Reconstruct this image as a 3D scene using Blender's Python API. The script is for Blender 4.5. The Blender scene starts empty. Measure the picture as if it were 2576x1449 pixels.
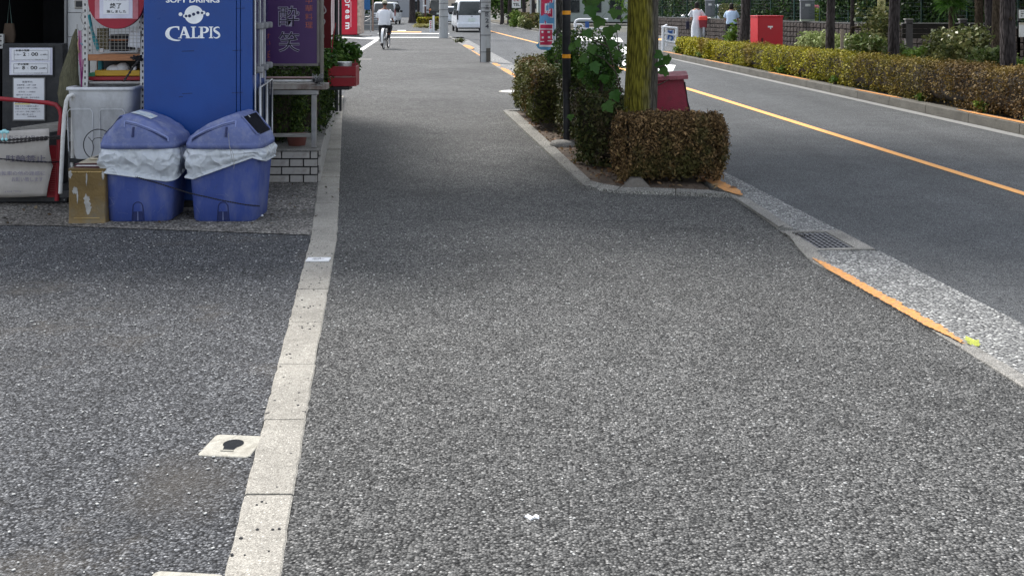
import bpy, bmesh, math, random
import numpy as np
from mathutils import Vector, Matrix

random.seed(7)
rng = np.random.default_rng(7)
S = bpy.context.scene
COL = S.collection
R = math.radians

# ------------------------------------------------------------------ camera, light, exposure
cam = bpy.data.cameras.new('camera')
cam.lens = 38.0
cam.sensor_width = 36.0
cam.shift_x = 0.0
cam.shift_y = -0.2743
cam.clip_start = 0.05
cam.clip_end = 3000
camo = bpy.data.objects.new('camera', cam)
COL.objects.link(camo)
camo.location = (0, 0, 1.462)
camo.rotation_euler = (R(90), 0, 0)
S.camera = camo

LIGHT = Vector((0.44, -0.62, -1.0)).normalized()      # direction sunlight travels
W = bpy.data.worlds.new('World')
S.world = W
W.use_nodes = True
nt = W.node_tree
nt.nodes.clear()
sky = nt.nodes.new('ShaderNodeTexSky')
sky.sky_type = 'NISHITA'
sky.sun_disc = False
sky.sun_elevation = math.asin(-LIGHT.z)
sky.sun_rotation = math.atan2(-LIGHT.x, -LIGHT.y)
sky.air_density = 1.0
sky.dust_density = 1.6
sky.ozone_density = 1.0
bg = nt.nodes.new('ShaderNodeBackground')
bg.inputs['Strength'].default_value = 0.10
wo = nt.nodes.new('ShaderNodeOutputWorld')
hs = nt.nodes.new('ShaderNodeHueSaturation'); hs.inputs['Saturation'].default_value = 0.42      # thin cloud greys the sky
nt.links.new(sky.outputs[0], hs.inputs['Color']); nt.links.new(hs.outputs[0], bg.inputs[0])
nt.links.new(bg.outputs[0], wo.inputs[0])

sl = bpy.data.lights.new('sun', 'SUN')
sl.energy = 1.5
sl.angle = R(10)
sl.color = (1.0, 0.965, 0.92)
so = bpy.data.objects.new('sun', sl)
COL.objects.link(so)
so.rotation_euler = LIGHT.to_track_quat('-Z', 'Y').to_euler()
so.location = (-4, 6, 12)

S.view_settings.view_transform = 'Standard'
S.view_settings.look = 'None'
S.view_settings.gamma = 1
S.view_settings.use_curve_mapping = False
S.view_settings.exposure = 1.68

# ------------------------------------------------------------------ measuring helpers
F, U0, V0, HC = 2719.0, 1288.0, 18.0, 1.462
def P(u, v, Y):
    return Vector(((u-U0)/F*Y, Y, HC-(v-V0)/F*Y))
def G(u, v, z=0.0):
    Y = (HC-.012-z)*F/(v-V0)          # paved level is 12 mm
    return Vector(((u-U0)/F*Y, Y, z))
def interp(tab, y):
    return float(np.interp(y, [a for a, b in tab], [b for a, b in tab]))

# ------------------------------------------------------------------ materials
MATS = {}
def nodes(m):
    m.use_nodes = True
    t = m.node_tree
    return t, t.nodes['Principled BSDF'], t.nodes['Material Output']
def ramp(t, stops, interp_='LINEAR'):
    r = t.nodes.new('ShaderNodeValToRGB')
    r.color_ramp.interpolation = interp_
    e = r.color_ramp.elements
    while len(e) < len(stops): e.new(0.5)
    for k, (p, c) in enumerate(stops):
        e[k].position = p
        e[k].color = (*c, 1) if len(c) == 3 else c
    return r
def coord(t, kind='Object'):
    return t.nodes.new('ShaderNodeTexCoord').outputs[kind]
def noise(t, src, scale, detail=4, rough=.55, vec=None):
    n = t.nodes.new('ShaderNodeTexNoise')
    n.inputs['Scale'].default_value = scale
    n.inputs['Detail'].default_value = detail
    n.inputs['Roughness'].default_value = rough
    if vec:
        mp = t.nodes.new('ShaderNodeMapping'); mp.inputs['Scale'].default_value = vec
        t.links.new(src, mp.inputs[0]); src = mp.outputs[0]
    t.links.new(src, n.inputs['Vector'])
    return n.outputs['Fac']
def mixc(t, fac, a, b, mode='MIX'):
    m = t.nodes.new('ShaderNodeMix'); m.data_type = 'RGBA'; m.blend_type = mode
    for sock, v in ((m.inputs[0], fac), (m.inputs[6], a), (m.inputs[7], b)):
        if isinstance(v, bpy.types.NodeSocket): t.links.new(v, sock)
        elif isinstance(v, (int, float)): sock.default_value = v
        else: sock.default_value = (*v, 1)
    return m.outputs[2]
def bump(t, b, h, strength, dist):
    n = t.nodes.new('ShaderNodeBump')
    n.inputs['Strength'].default_value = strength
    n.inputs['Distance'].default_value = dist
    t.links.new(h, n.inputs['Height'])
    t.links.new(n.outputs[0], b.inputs['Normal'])
def sub(c, k): return tuple(max(0, x*k) for x in c)

def mat(name, c, rough=.6, metal=0, var=.15, scale=8, dirt=None, dirt_amt=.35, dirt_scale=3, bmp=.15, bscale=60, vec=None, spec=.4):
    """a plain painted / plastic / cloth surface with mottling, dirt and fine relief"""
    if name in MATS: return MATS[name]
    m = bpy.data.materials.new(name); t, b, o = nodes(m)
    s = coord(t)
    n = noise(t, s, scale, 5, .6, vec)
    rr = ramp(t, [(.3, sub(c, 1-var)), (.7, tuple(min(1, x*(1+var)) for x in c))])
    t.links.new(n, rr.inputs[0]); out = rr.outputs[0]
    if dirt:
        n2 = noise(t, s, dirt_scale, 8, .7, vec)
        r2 = ramp(t, [(.48, (0, 0, 0)), (.72, (dirt_amt,)*3)])
        t.links.new(n2, r2.inputs[0])
        out = mixc(t, r2.outputs[0], out, dirt)
    t.links.new(out, b.inputs['Base Color'])
    nr = noise(t, s, 4, 6, .7); mr_ = t.nodes.new('ShaderNodeMapRange'); mr_.inputs[1].default_value = .3; mr_.inputs[2].default_value = .7; mr_.inputs[3].default_value = max(.05, rough-.12); mr_.inputs[4].default_value = min(1, rough+.14); t.links.new(nr, mr_.inputs[0]); t.links.new(mr_.outputs[0], b.inputs['Roughness'])
    b.inputs['Metallic'].default_value = metal
    b.inputs['Specular IOR Level'].default_value = spec
    if bmp:
        bump(t, b, noise(t, s, bscale, 3), bmp, .01)
    MATS[name] = m
    return m

def m_aggregate(name, dark, mid, light, cell=105, tone=(.8, 1.15), tint=None, bs=.9, patch=.5, rough=.85, edge=True, wet=None, pscale=.35, hi=.97, bind=.95, mott=.6, spots=False, streak=False):
    """asphalt / exposed aggregate: individual stones in a dark binder, broad tone patches"""
    m = bpy.data.materials.new(name); t, b, o = nodes(m)
    s = coord(t)
    # a little warp so the cells are irregular
    v = t.nodes.new('ShaderNodeTexVoronoi'); v.inputs['Scale'].default_value = cell
    v.inputs['Randomness'].default_value = 1
    t.links.new(s, v.inputs['Vector'])
    sep = t.nodes.new('ShaderNodeSeparateColor'); t.links.new(v.outputs['Color'], sep.inputs[0])
    r = ramp(t, [(0, dark), (.45, mid), (.86, tuple((x+y)/2 for x, y in zip(mid, light))), (hi, light), (1, sub(light, 1.5))])
    t.links.new(sep.outputs[0], r.inputs[0]); c = r.outputs[0]
    # binder between stones
    e = ramp(t, [(.0, (1.1,)*3), (.38, (.98,)*3), (.62, (.5,)*3), (.85, (.12,)*3)])
    t.links.new(v.outputs['Distance'], e.inputs[0])
    c = mixc(t, bind, c, e.outputs[0], 'MULTIPLY')
    n = noise(t, s, 28, 4, .7)
    e2 = ramp(t, [(.3, (.55,)*3), (.7, (1.3,)*3)]); t.links.new(n, e2.inputs[0])
    c = mixc(t, mott, c, e2.outputs[0], 'MULTIPLY')
    n3 = noise(t, s, pscale, 6, .62)
    e3 = ramp(t, [(.32, (tone[0],)*3), (.68, (tone[1],)*3)]); t.links.new(n3, e3.inputs[0])
    c = mixc(t, 1.0, c, e3.outputs[0], 'MULTIPLY')
    n4 = noise(t, s, 3.1, 5, .6)
    e4 = ramp(t, [(.35, (.88,)*3), (.65, (1.08,)*3)]); t.links.new(n4, e4.inputs[0])
    c = mixc(t, 1.0, c, e4.outputs[0], 'MULTIPLY')
    if spots:      # old gum and oil spots
        v2 = t.nodes.new('ShaderNodeTexVoronoi'); v2.inputs['Scale'].default_value = 2.3; t.links.new(s, v2.inputs['Vector'])
        e6 = ramp(t, [(.03, (.62,)*3), (.055, (1,)*3)]); t.links.new(v2.outputs['Distance'], e6.inputs[0]); c = mixc(t, .8, c, e6.outputs[0], 'MULTIPLY')
        n6 = noise(t, s, .8, 7, .7); e7 = ramp(t, [(.57, (1,)*3), (.66, (.74,)*3), (.72, (.95,)*3)]); t.links.new(n6, e7.inputs[0]); c = mixc(t, .8, c, e7.outputs[0], 'MULTIPLY')
    if streak:     # wheel paths worn along the road
        n7 = noise(t, s, 1.6, 4, .5, (1, .05, 1)); e8 = ramp(t, [(.35, (.86,)*3), (.65, (1.12,)*3)]); t.links.new(n7, e8.inputs[0]); c = mixc(t, 1, c, e8.outputs[0], 'MULTIPLY')
    if tint:
        n5 = noise(t, s, 1.3, 6, .7)
        e5 = ramp(t, [(.55, (0,)*3), (.75, (.6,)*3)]); t.links.new(n5, e5.inputs[0])
        c = mixc(t, e5.outputs[0], c, tint)
    t.links.new(c, b.inputs['Base Color'])
    b.inputs['Roughness'].default_value = rough
    b.inputs['Specular IOR Level'].default_value = .25
    inv = t.nodes.new('ShaderNodeMath'); inv.operation = 'MULTIPLY_ADD'
    inv.inputs[1].default_value = -1; inv.inputs[2].default_value = 1
    t.links.new(v.outputs['Distance'], inv.inputs[0])
    bump(t, b, inv.outputs[0], bs, .006)
    MATS[name] = m
    return m

def m_leaf(name, cols, rough=.6, trans=.2, patch=None, pscale=1.5, along=None, spec=.18):
    """foliage: colour varies leaf by leaf (face attribute rnd); patch = dry areas; along=(x0,x1,cols2) blends to a second set along world Y"""
    m = bpy.data.materials.new(name); t, b, o = nodes(m)
    a = t.nodes.new('ShaderNodeAttribute'); a.attribute_name = 'rnd'
    k = len(cols)
    r = ramp(t, [(i/(k-1), c) for i, c in enumerate(cols)]); t.links.new(a.outputs['Fac'], r.inputs[0])
    c = r.outputs[0]
    s = coord(t)
    if along:
        y0, y1, cols2 = along
        r2 = ramp(t, [(i/(len(cols2)-1), q) for i, q in enumerate(cols2)]); t.links.new(a.outputs['Fac'], r2.inputs[0])
        gm = t.nodes.new('ShaderNodeNewGeometry'); sx = t.nodes.new('ShaderNodeSeparateXYZ'); t.links.new(gm.outputs['Position'], sx.inputs[0])
        nn = noise(t, s, .9, 4)
        ad = t.nodes.new('ShaderNodeMath'); ad.operation = 'MULTIPLY_ADD'; ad.inputs[1].default_value = 6; t.links.new(nn, ad.inputs[0]); t.links.new(sx.outputs[1], ad.inputs[2])
        mr = t.nodes.new('ShaderNodeMapRange'); mr.inputs[1].default_value = y0+3; mr.inputs[2].default_value = y1+3
        t.links.new(ad.outputs[0], mr.inputs[0])
        c = mixc(t, mr.outputs[0], c, r2.outputs[0])
    if patch:
        n = noise(t, s, pscale, 5, .6)
        e = ramp(t, [(.5, (0,)*3), (.64, (.85,)*3)]); t.links.new(n, e.inputs[0])
        c = mixc(t, e.outputs[0], c, patch)
    t.links.new(c, b.inputs['Base Color'])
    b.inputs['Roughness'].default_value = rough
    b.inputs['Specular IOR Level'].default_value = spec
    tr = t.nodes.new('ShaderNodeBsdfTranslucent'); t.links.new(c, tr.inputs[0])
    mx = t.nodes.new('ShaderNodeMixShader'); mx.inputs[0].default_value = trans
    t.links.new(b.outputs[0], mx.inputs[1]); t.links.new(tr.outputs[0], mx.inputs[2]); t.links.new(mx.outputs[0], o.inputs[0])
    MATS[name] = m
    return m

def m_bark(name, c1, c2, moss=None, mossdir=(-.45, -.9, 0), vs=14):
    m = bpy.data.materials.new(name); t, b, o = nodes(m)
    s = coord(t)
    n = noise(t, s, vs, 6, .65, (1, 1, .22))
    r = ramp(t, [(.32, c1), (.68, c2)]); t.links.new(n, r.inputs[0]); c = r.outputs[0]
    w = t.nodes.new('ShaderNodeTexVoronoi'); w.inputs['Scale'].default_value = vs*6
    mp = t.nodes.new('ShaderNodeMapping'); mp.inputs['Scale'].default_value = (1, 1, .2); t.links.new(s, mp.inputs[0]); t.links.new(mp.outputs[0], w.inputs['Vector'])
    e = ramp(t, [(.0, (1.2,)*3), (.35, (.95,)*3), (.75, (.28,)*3)]); t.links.new(w.outputs['Distance'], e.inputs[0])
    if moss:
        g = t.nodes.new('ShaderNodeNewGeometry')
        d = t.nodes.new('ShaderNodeVectorMath'); d.operation = 'DOT_PRODUCT'; d.inputs[1].default_value = mossdir
        t.links.new(g.outputs['Normal'], d.inputs[0])
        n2 = noise(t, s, 6, 6, .7, (1, 1, .35))
        ad = t.nodes.new('ShaderNodeMath'); ad.operation = 'MULTIPLY_ADD'; ad.inputs[1].default_value = 1.3
        t.links.new(n2, ad.inputs[0]); t.links.new(d.outputs['Value'], ad.inputs[2])
        e2 = ramp(t, [(.0, (0,)*3), (1.0, (1,)*3)])
        mr = t.nodes.new('ShaderNodeMapRange'); mr.inputs[1].default_value = .85; mr.inputs[2].default_value = 1.35
        t.links.new(ad.outputs[0], mr.inputs[0])
        c = mixc(t, mr.outputs[0], c, moss)
    c = mixc(t, .8, c, e.outputs[0], 'MULTIPLY')
    t.links.new(c, b.inputs['Base Color'])
    b.inputs['Roughness'].default_value = .9
    b.inputs['Specular IOR Level'].default_value = .15
    bump(t, b, w.outputs['Distance'], 1.0, -.03)
    MATS[name] = m
    return m

M_SHOOT = mat('pale_twig', (.22,.17,.10), .9, var=.4, scale=30, bmp=0)
# ------------------------------------------------------------------ mesh helpers
class MB:
    def __init__(s): s.v = []; s.f = []; s.m = []; s.s = []
    def add(s, vs, fs, mi=0, smooth=False):
        k = len(s.v); s.v += [tuple(x) for x in vs]
        for f in fs: s.f.append(tuple(i+k for i in f)); s.m.append(mi); s.s.append(smooth)
        return s
    def box(s, a, b, mi=0, rot=None, at=None):
        (x0, y0, z0), (x1, y1, z1) = a, b
        vs = [Vector(p) for p in ((x0,y0,z0),(x1,y0,z0),(x1,y1,z0),(x0,y1,z0),(x0,y0,z1),(x1,y0,z1),(x1,y1,z1),(x0,y1,z1))]
        if rot is not None: vs = [rot @ p for p in vs]
        if at is not None: vs = [p+Vector(at) for p in vs]
        return s.add(vs, [(0,3,2,1),(4,5,6,7),(0,1,5,4),(1,2,6,5),(2,3,7,6),(3,0,4,7)], mi)
    def loft(s, rings, mi=0, smooth=True, cap=(True, True), close=True):
        n = len(rings[0]); vs = [p for r in rings for p in r]; fs = []
        for i in range(len(rings)-1):
            for j in range(n if close else n-1):
                a = i*n+j; b = i*n+(j+1) % n
                fs.append((a, b, b+n, a+n))
        s.add(vs, fs, mi, smooth)
        if cap[0]: s.add(rings[0], [tuple(reversed(range(n)))], mi)
        if cap[1]: s.add(rings[-1], [tuple(range(n))], mi)
        return s
    def tube(s, pts, r, n=8, mi=0, close=False, smooth=True):
        pts = [Vector(p) for p in pts]; rs = r if isinstance(r, (list, tuple)) else [r]*len(pts)
        rings = []; ref = None
        for i, p in enumerate(pts):
            if close: d = pts[(i+1) % len(pts)]-pts[i-1]
            else: d = pts[min(i+1, len(pts)-1)]-pts[max(i-1, 0)]
            d = d.normalized() if d.length > 1e-9 else Vector((0, 0, 1))
            if ref is None:
                ref = d.orthogonal().normalized()
            ref = (ref-d*ref.dot(d)); ref = ref.normalized() if ref.length > 1e-6 else d.orthogonal().normalized()
            q = d.cross(ref)
            rings.append([p+(ref*math.cos(2*math.pi*k/n)+q*math.sin(2*math.pi*k/n))*rs[i] for k in range(n)])
        if close:
            rings.append(rings[0]); s.loft(rings, mi, smooth, (False, False))
        else: s.loft(rings, mi, smooth)
        return s
    def grid(s, P_, mi=0, smooth=True):
        """P_[i][j] points"""
        n = len(P_); m = len(P_[0]); vs = [p for r in P_ for p in r]
        return s.add(vs, [(i*m+j, i*m+j+1, (i+1)*m+j+1, (i+1)*m+j) for i in range(n-1) for j in range(m-1)], mi, smooth)
    def lathe(s, prof, n=20, mi=0, at=(0,0,0), smooth=True, cap=(True, True)):
        return s.loft([[Vector(at)+Vector((r*math.cos(2*math.pi*k/n), r*math.sin(2*math.pi*k/n), z)) for k in range(n)] for r, z in prof], mi, smooth, cap)
    def ball(s, c, r, n=10, mi=0):
        rx, ry, rz = (r, r, r) if not isinstance(r, (tuple, list)) else r
        rings = []
        for i in range(1, n):
            a = math.pi*i/n
            rings.append([Vector(c)+Vector((rx*math.sin(a)*math.cos(2*math.pi*k/(n*2)), ry*math.sin(a)*math.sin(2*math.pi*k/(n*2)), -rz*math.cos(a))) for k in range(n*2)])
        return s.loft(rings, mi, True)
    def mesh(s, name):
        me = bpy.data.meshes.new(name); me.from_pydata(s.v, [], s.f)
        me.polygons.foreach_set('material_index', s.m); me.polygons.foreach_set('use_smooth', s.s); me.update()
        return me

def obj(name, mb, mats=None, parent=None, bevel=0, loc=None, label=None):
    me = mb.mesh(name) if isinstance(mb, MB) else mb
    if mats is not None:
        for q in (mats if isinstance(mats, (list, tuple)) else [mats]): me.materials.append(q)
    o = bpy.data.objects.new(name, me); COL.objects.link(o)
    if parent is not None: o.parent = parent
    if loc is not None: o.location = loc
    if label: o['label'] = label
    if bevel:
        b = o.modifiers.new('Bevel', 'BEVEL'); b.width = bevel; b.segments = 2; b.limit_method = 'ANGLE'
    return o
def tag(o, label, cat, group=None, kind=None):
    o['label'] = label; o['category'] = cat
    if group: o['group'] = group
    if kind: o['kind'] = kind
    return o
def struct(o): o['kind'] = 'structure'; return o
def thing(name, label, cat, loc=(0,0,0), rz=0, group=None):
    o = bpy.data.objects.new(name, None); COL.objects.link(o); o.empty_display_size = .1
    o.location = loc; o.rotation_euler = (0, 0, rz)
    return tag(o, label, cat, group)
def piece(name, me, parent, loc=(0,0,0), rz=0, sc=None, rot=None):
    o = bpy.data.objects.new(name, me); COL.objects.link(o); o.parent = parent; o.location = loc
    o.rotation_euler = rot if rot else (0, 0, rz)
    if sc: o.scale = sc
    return o
def copy_tree(o, parent=None):
    c = o.copy(); COL.objects.link(c); c.parent = parent
    for ch in [q for q in bpy.data.objects if q.parent == o]: copy_tree(ch, c)
    return c
def rr(w, d, r, n=5, cx=0, cy=0):
    out = []
    for (sx, sy, a0) in ((1,1,0),(-1,1,90),(-1,-1,180),(1,-1,270)):
        for k in range(n+1):
            a = R(a0+90*k/n)
            out.append((cx+sx*(w/2-r)+r*math.cos(a), cy+sy*(d/2-r)+r*math.sin(a)))
    return out
def ring(loop, z): return [Vector((x, y, z)) for x, y in loop]
def sheet(name, pts, z, m, kind='structure', parent=None, thick=0):
    mb = MB(); n = len(pts)
    mb.add([(p[0], p[1], z) for p in pts], [tuple(range(n))])
    if thick:
        mb.add([(p[0], p[1], z-thick) for p in pts]+[(p[0], p[1], z) for p in pts], [(i, (i+1) % n, (i+1) % n+n, i+n) for i in range(n)])
    me = mb.mesh(name)
    bm = bmesh.new(); bm.from_mesh(me); bmesh.ops.triangulate(bm, faces=[f for f in bm.faces if len(f.verts) > 4]); bmesh.ops.recalc_face_normals(bm, faces=bm.faces)
    for f in bm.faces:
        if f.calc_center_median().z > z-1e-5 and f.normal.z < 0: f.normal_flip()
    bm.to_mesh(me); bm.free()
    o = obj(name, me, m, parent)
    if kind and parent is None: o['kind'] = kind
    return o
def strip(name, fL, fR, ys, z, m, parent=None, wob=0):
    """ground strip between two x(Y) functions"""
    mb = MB()
    mb.grid([[(fL(y), y, z), (fR(y), y, z)] for y in ys], smooth=False)
    mb.f = [tuple(reversed(f)) if False else f for f in mb.f]
    o = obj(name, mb, m, parent)
    me = o.data
    if me.polygons[0].normal.z < 0: me.flip_normals()
    if parent is None: struct(o)
    return o

# text --------------------------------------------------------
_tc = {}
def text_mesh(body, h=None, w=None, bold=0):
    cu = bpy.data.curves.new('t', 'FONT'); cu.body = body; cu.align_x = 'CENTER'; cu.align_y = 'CENTER'
    cu.size = 1; cu.offset = bold; cu.resolution_u = 3
    o = bpy.data.objects.new('t', cu); COL.objects.link(o)
    dg = bpy.context.evaluated_depsgraph_get(); dg.update()
    me = bpy.data.meshes.new_from_object(o.evaluated_get(dg))
    bpy.data.objects.remove(o); bpy.data.curves.remove(cu)
    n = len(me.vertices)
    if not n: return me
    co = np.empty(n*3); me.vertices.foreach_get('co', co); co = co.reshape(-1, 3)
    mn, mx = co.min(0), co.max(0); c = (mn+mx)/2; sz = mx-mn
    sy = h/sz[1] if h else w/sz[0]; sx = w/sz[0] if w else sy
    out = np.zeros_like(co); out[:, 0] = (co[:, 0]-c[0])*sx; out[:, 2] = (co[:, 1]-c[1])*sy; out[:, 1] = 0
    me.vertices.foreach_set('co', out.ravel()); me.update(); me.materials.clear()
    return me
def text(body, m, parent, loc, h=None, w=None, bold=0, name='lettering', rot=None):
    o = obj(name, text_mesh(body, h, w, bold), m, parent, loc=loc)
    if rot: o.rotation_euler = rot
    return o

# foliage ------------------------------------------------------
def leaf_mesh(name, pts, size, aspect=.55, up=.3, jitter=.35, outward=None, rnd=None):
    """pts Nx3; one folded diamond per point"""
    n = len(pts); pts = np.asarray(pts, float)
    a = rng.normal(size=(n, 3)); a /= np.linalg.norm(a, axis=1)[:, None]
    nn = rng.normal(size=(n, 3))
    if outward is not None: nn = nn*.6+outward
    nn[:, 2] += up
    nn /= np.linalg.norm(nn, axis=1)[:, None]
    a -= nn*(a*nn).sum(1)[:, None]; a /= np.linalg.norm(a, axis=1)[:, None]+1e-9
    b = np.cross(nn, a)
    s = size*(1+jitter*rng.normal(size=n)).clip(.4, 2)
    L = a*s[:, None]*.5; Wd = b*(s*aspect)[:, None]*.5; fold = nn*(s*.12)[:, None]
    v = np.empty((n, 4, 3)); v[:, 0] = pts-L; v[:, 1] = pts+Wd+fold; v[:, 2] = pts+L; v[:, 3] = pts-Wd+fold
    me = bpy.data.meshes.new(name)
    me.vertices.add(n*4); me.loops.add(n*4); me.polygons.add(n)
    me.vertices.foreach_set('co', v.ravel())
    me.loops.foreach_set('vertex_index', np.arange(n*4, dtype=np.int32))
    me.polygons.foreach_set('loop_start', np.arange(0, n*4, 4, dtype=np.int32))
    me.polygons.foreach_set('loop_total', np.full(n, 4, dtype=np.int32))
    at = me.attributes.new('rnd', 'FLOAT', 'FACE')
    at.data.foreach_set('value', rng.random(n) if rnd is None else np.clip(rnd, 0, 1))
    me.update(calc_edges=True); me.validate()
    return me

def lumps(p, k=1.0, seed=0):
    r = np.random.default_rng(seed); out = np.zeros(len(p))
    for i in range(7):
        w = r.normal(size=3)*k*(1+i*.6); out += np.sin(p@w+r.random()*6)/(1+i*.5)
    return out/3.2

def hedge(name, label, path, w, z0, ztop, n, size, m, core, cat='hedge', group=None, rough=.05, aspect=.6, power=4, seed=1, stems=0, up=.4, shoots=0, gaps=.0):
    """clipped hedge along a path; ztop = number or list per path point"""
    path = [Vector((p[0], p[1], 0)) for p in path]
    zt = ztop if isinstance(ztop, (list, tuple)) else [ztop]*len(path)
    seg = [0]
    for i in range(1, len(path)): seg.append(seg[-1]+(path[i]-path[i-1]).length)
    L = seg[-1]
    org = path[0].copy(); org.z = z0
    t = thing(name, label, cat, org, group=group)
    px = np.array([p.x for p in path]); py = np.array([p.y for p in path]); sg = np.array(seg); zt = np.array(zt, float)
    # distribute: ends + sides
    d = rng.random(n)*(L+w)-w/2
    hmean = float(np.mean(ztop if isinstance(ztop, (list, tuple)) else [ztop]))-z0
    tt = rng.random(n)*(2*hmean+w*1.35); side = tt < 2*hmean
    cx = np.where(side, np.where(tt < hmean, -1, 1), (rng.random(n)*2-1)); cz = np.where(side, rng.random(n)*2-1, np.where(rng.random(n) < .82, 1, -1))
    nrm_ = (np.abs(cx)**power+np.abs(cz)**power)**(1/power)
    inside = 1-np.abs(rng.normal(size=n))*.09
    cx = cx/nrm_*inside; cz = cz/nrm_*inside
    dd = np.clip(d, 0, L)
    X = np.interp(dd, sg, px); Y = np.interp(dd, sg, py); ZT = np.interp(dd, sg, zt)
    tx = np.interp(np.clip(dd+.05, 0, L), sg, px)-np.interp(np.clip(dd-.05, 0, L), sg, px)
    ty = np.interp(np.clip(dd+.05, 0, L), sg, py)-np.interp(np.clip(dd-.05, 0, L), sg, py)
    ln = np.hypot(tx, ty)+1e-9; tx /= ln; ty /= ln
    over = (d-dd)/(w/2)            # -1..1 in the end caps
    capf = (1-np.abs(over)**power)**(1/power) if True else 1
    lat = cx*w/2*np.where(over != 0, 1, 1)
    # end faces: spread points over the end plane
    isend = np.abs(over) > 0
    endr = rng.random(n)
    lat = np.where(isend, (rng.random(n)*2-1)*w/2*.96, lat)
    cz = np.where(isend, rng.random(n)*2-1, cz)
    ev = np.where(isend, np.sign(over)*w/2*.42*(1-np.abs(lat/(w/2))**3*.7)*(1-np.abs(cz)**3*.75)*(1-np.abs(rng.normal(size=n))*.2), 0)
    H = (ZT-z0)/2
    x = X+tx*ev+(-ty)*lat; y = Y+ty*ev+tx*lat; z = z0+H+cz*H
    pts = np.stack([x, y, z], 1)
    lu = lumps(pts, 2.6, seed)*rough
    out = np.stack([(-ty)*cx+tx*np.sign(over)*isend, tx*cx+ty*np.sign(over)*isend, cz*.8], 1)
    pts += out*(lu+rng.normal(size=n)*rough*.35)[:, None]
    pts[:, 2] = np.maximum(pts[:, 2], z0+.005)
    if gaps:
        keep = ~((lumps(pts, 7, seed+9) > .35) & (pts[:, 2] < z0+gaps*(zt.mean()-z0)*(1+.5*lumps(pts, 3, seed+8)))) & ~(lumps(pts, 9, seed+10) > .86)
        pts = pts[keep]; out = out[keep]; n = len(pts)
    rv = rng.random(n)*.75+.25*(lumps(pts, 5, seed+3)*.5+.5)
    o = obj('foliage', leaf_mesh('foliage', pts-np.array(org), size, aspect, up, jitter=.5, outward=out*.5, rnd=rv), m, t)
    if shoots:
        ms = MB(); idx = rng.integers(0, n, shoots)
        for i_ in idx:
            p_ = Vector(pts[i_]-np.array(org)); d_ = Vector(out[i_]).normalized()+Vector((random.gauss(0, .5), random.gauss(0, .5), random.uniform(0, .8))); d_.normalize()
            l_ = size*random.uniform(1.2, 3.2); ms.tube([p_-d_*l_*.8, p_+d_*l_*.4+Vector((0, 0, l_*.1))], [size*.05, size*.025], 3)
        q_ = obj('shoots', ms, M_SHOOT, t); q_['kind'] = 'stuff'
    # twig core
    mb = MB(); rings = []
    k = max(3, int(L/.4)+2)
    for i in range(k):
        q = L*i/(k-1); a = Vector((float(np.interp(q, sg, px)), float(np.interp(q, sg, py)), 0)); zt_ = float(np.interp(q, sg, zt))
        q2 = min(L, q+.05); q1 = max(0, q2-.1)
        dr = Vector((float(np.interp(q2, sg, px)-np.interp(q1, sg, px)), float(np.interp(q2, sg, py)-np.interp(q1, sg, py)), 0)).normalized()
        nrm = Vector((-dr.y, dr.x, 0)); hh = (zt_-z0)
        rg = []
        for (cx_, cz_) in rr(w*.78, hh*.8, min(w, hh)*.2, 3): rg.append(a+nrm*cx_+Vector((0, 0, z0+hh*.5+cz_))-org)
        rings.append(rg)
    mb.loft(rings, smooth=True)
    obj('twigs', mb, core, t)
    if stems:
        ms = MB()
        for i in range(stems):
            q = L*random.random(); a = Vector((float(np.interp(q, sg, px)), float(np.interp(q, sg, py)), z0))-org
            a += Vector((random.uniform(-.25, .25)*w, random.uniform(-.25, .25)*w, 0))
            ms.tube([a, a+Vector((random.uniform(-.05, .05), random.uniform(-.05, .05), .15)), a+Vector((random.uniform(-.12, .12), random.uniform(-.12, .12), .3))], [.012, .009, .006], 5)
        obj('stem', ms, core, t)['kind'] = 'stuff'
    return t

def shrub(name, label, c, r, n, size, m, core, cat='shrub', group=None, aspect=.55, nclump=14, up=.5, seed=0, stems=5, spread=.33, droop=0):
    """loose shrub: leaf clumps through an ellipsoid volume, on visible stems"""
    c = Vector(c); t = thing(name, label, cat, (c.x, c.y, c.z), group=group)
    rx, ry, rz = r
    r2 = np.random.default_rng(seed+11)
    cl = r2.normal(size=(nclump, 3)); cl /= np.linalg.norm(cl, axis=1)[:, None]; cl *= (r2.random(nclump)**.4*.75)[:, None]
    cl = cl*np.array([rx, ry, rz])+np.array([0, 0, rz])
    which = r2.integers(0, nclump, n)
    p = r2.normal(size=(n, 3)); p /= np.linalg.norm(p, axis=1)[:, None]; p *= (r2.random(n)**.4)[:, None]*spread*1.3
    pts = cl[which]+p*np.array([rx, ry, rz])*(.7+.6*r2.random(nclump))[which][:, None]
    pts[:, 2] = np.maximum(pts[:, 2], .01)
    tone = r2.random(nclump)[which]*.45+.55*r2.random(n)
    obj('foliage', leaf_mesh('foliage', pts, size, aspect, up, rnd=tone), m, t)
    mb = MB()
    for i in range(stems):
        e = Vector(cl[i % nclump]); a = Vector((random.uniform(-.15, .15)*rx, random.uniform(-.15, .15)*ry, 0))
        mb.tube([a, a.lerp(e, .5)+Vector((0, 0, rz*.1)), e], [.012, .009, .005], 5)
    obj('stem', mb, core, t)
    return t

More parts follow.
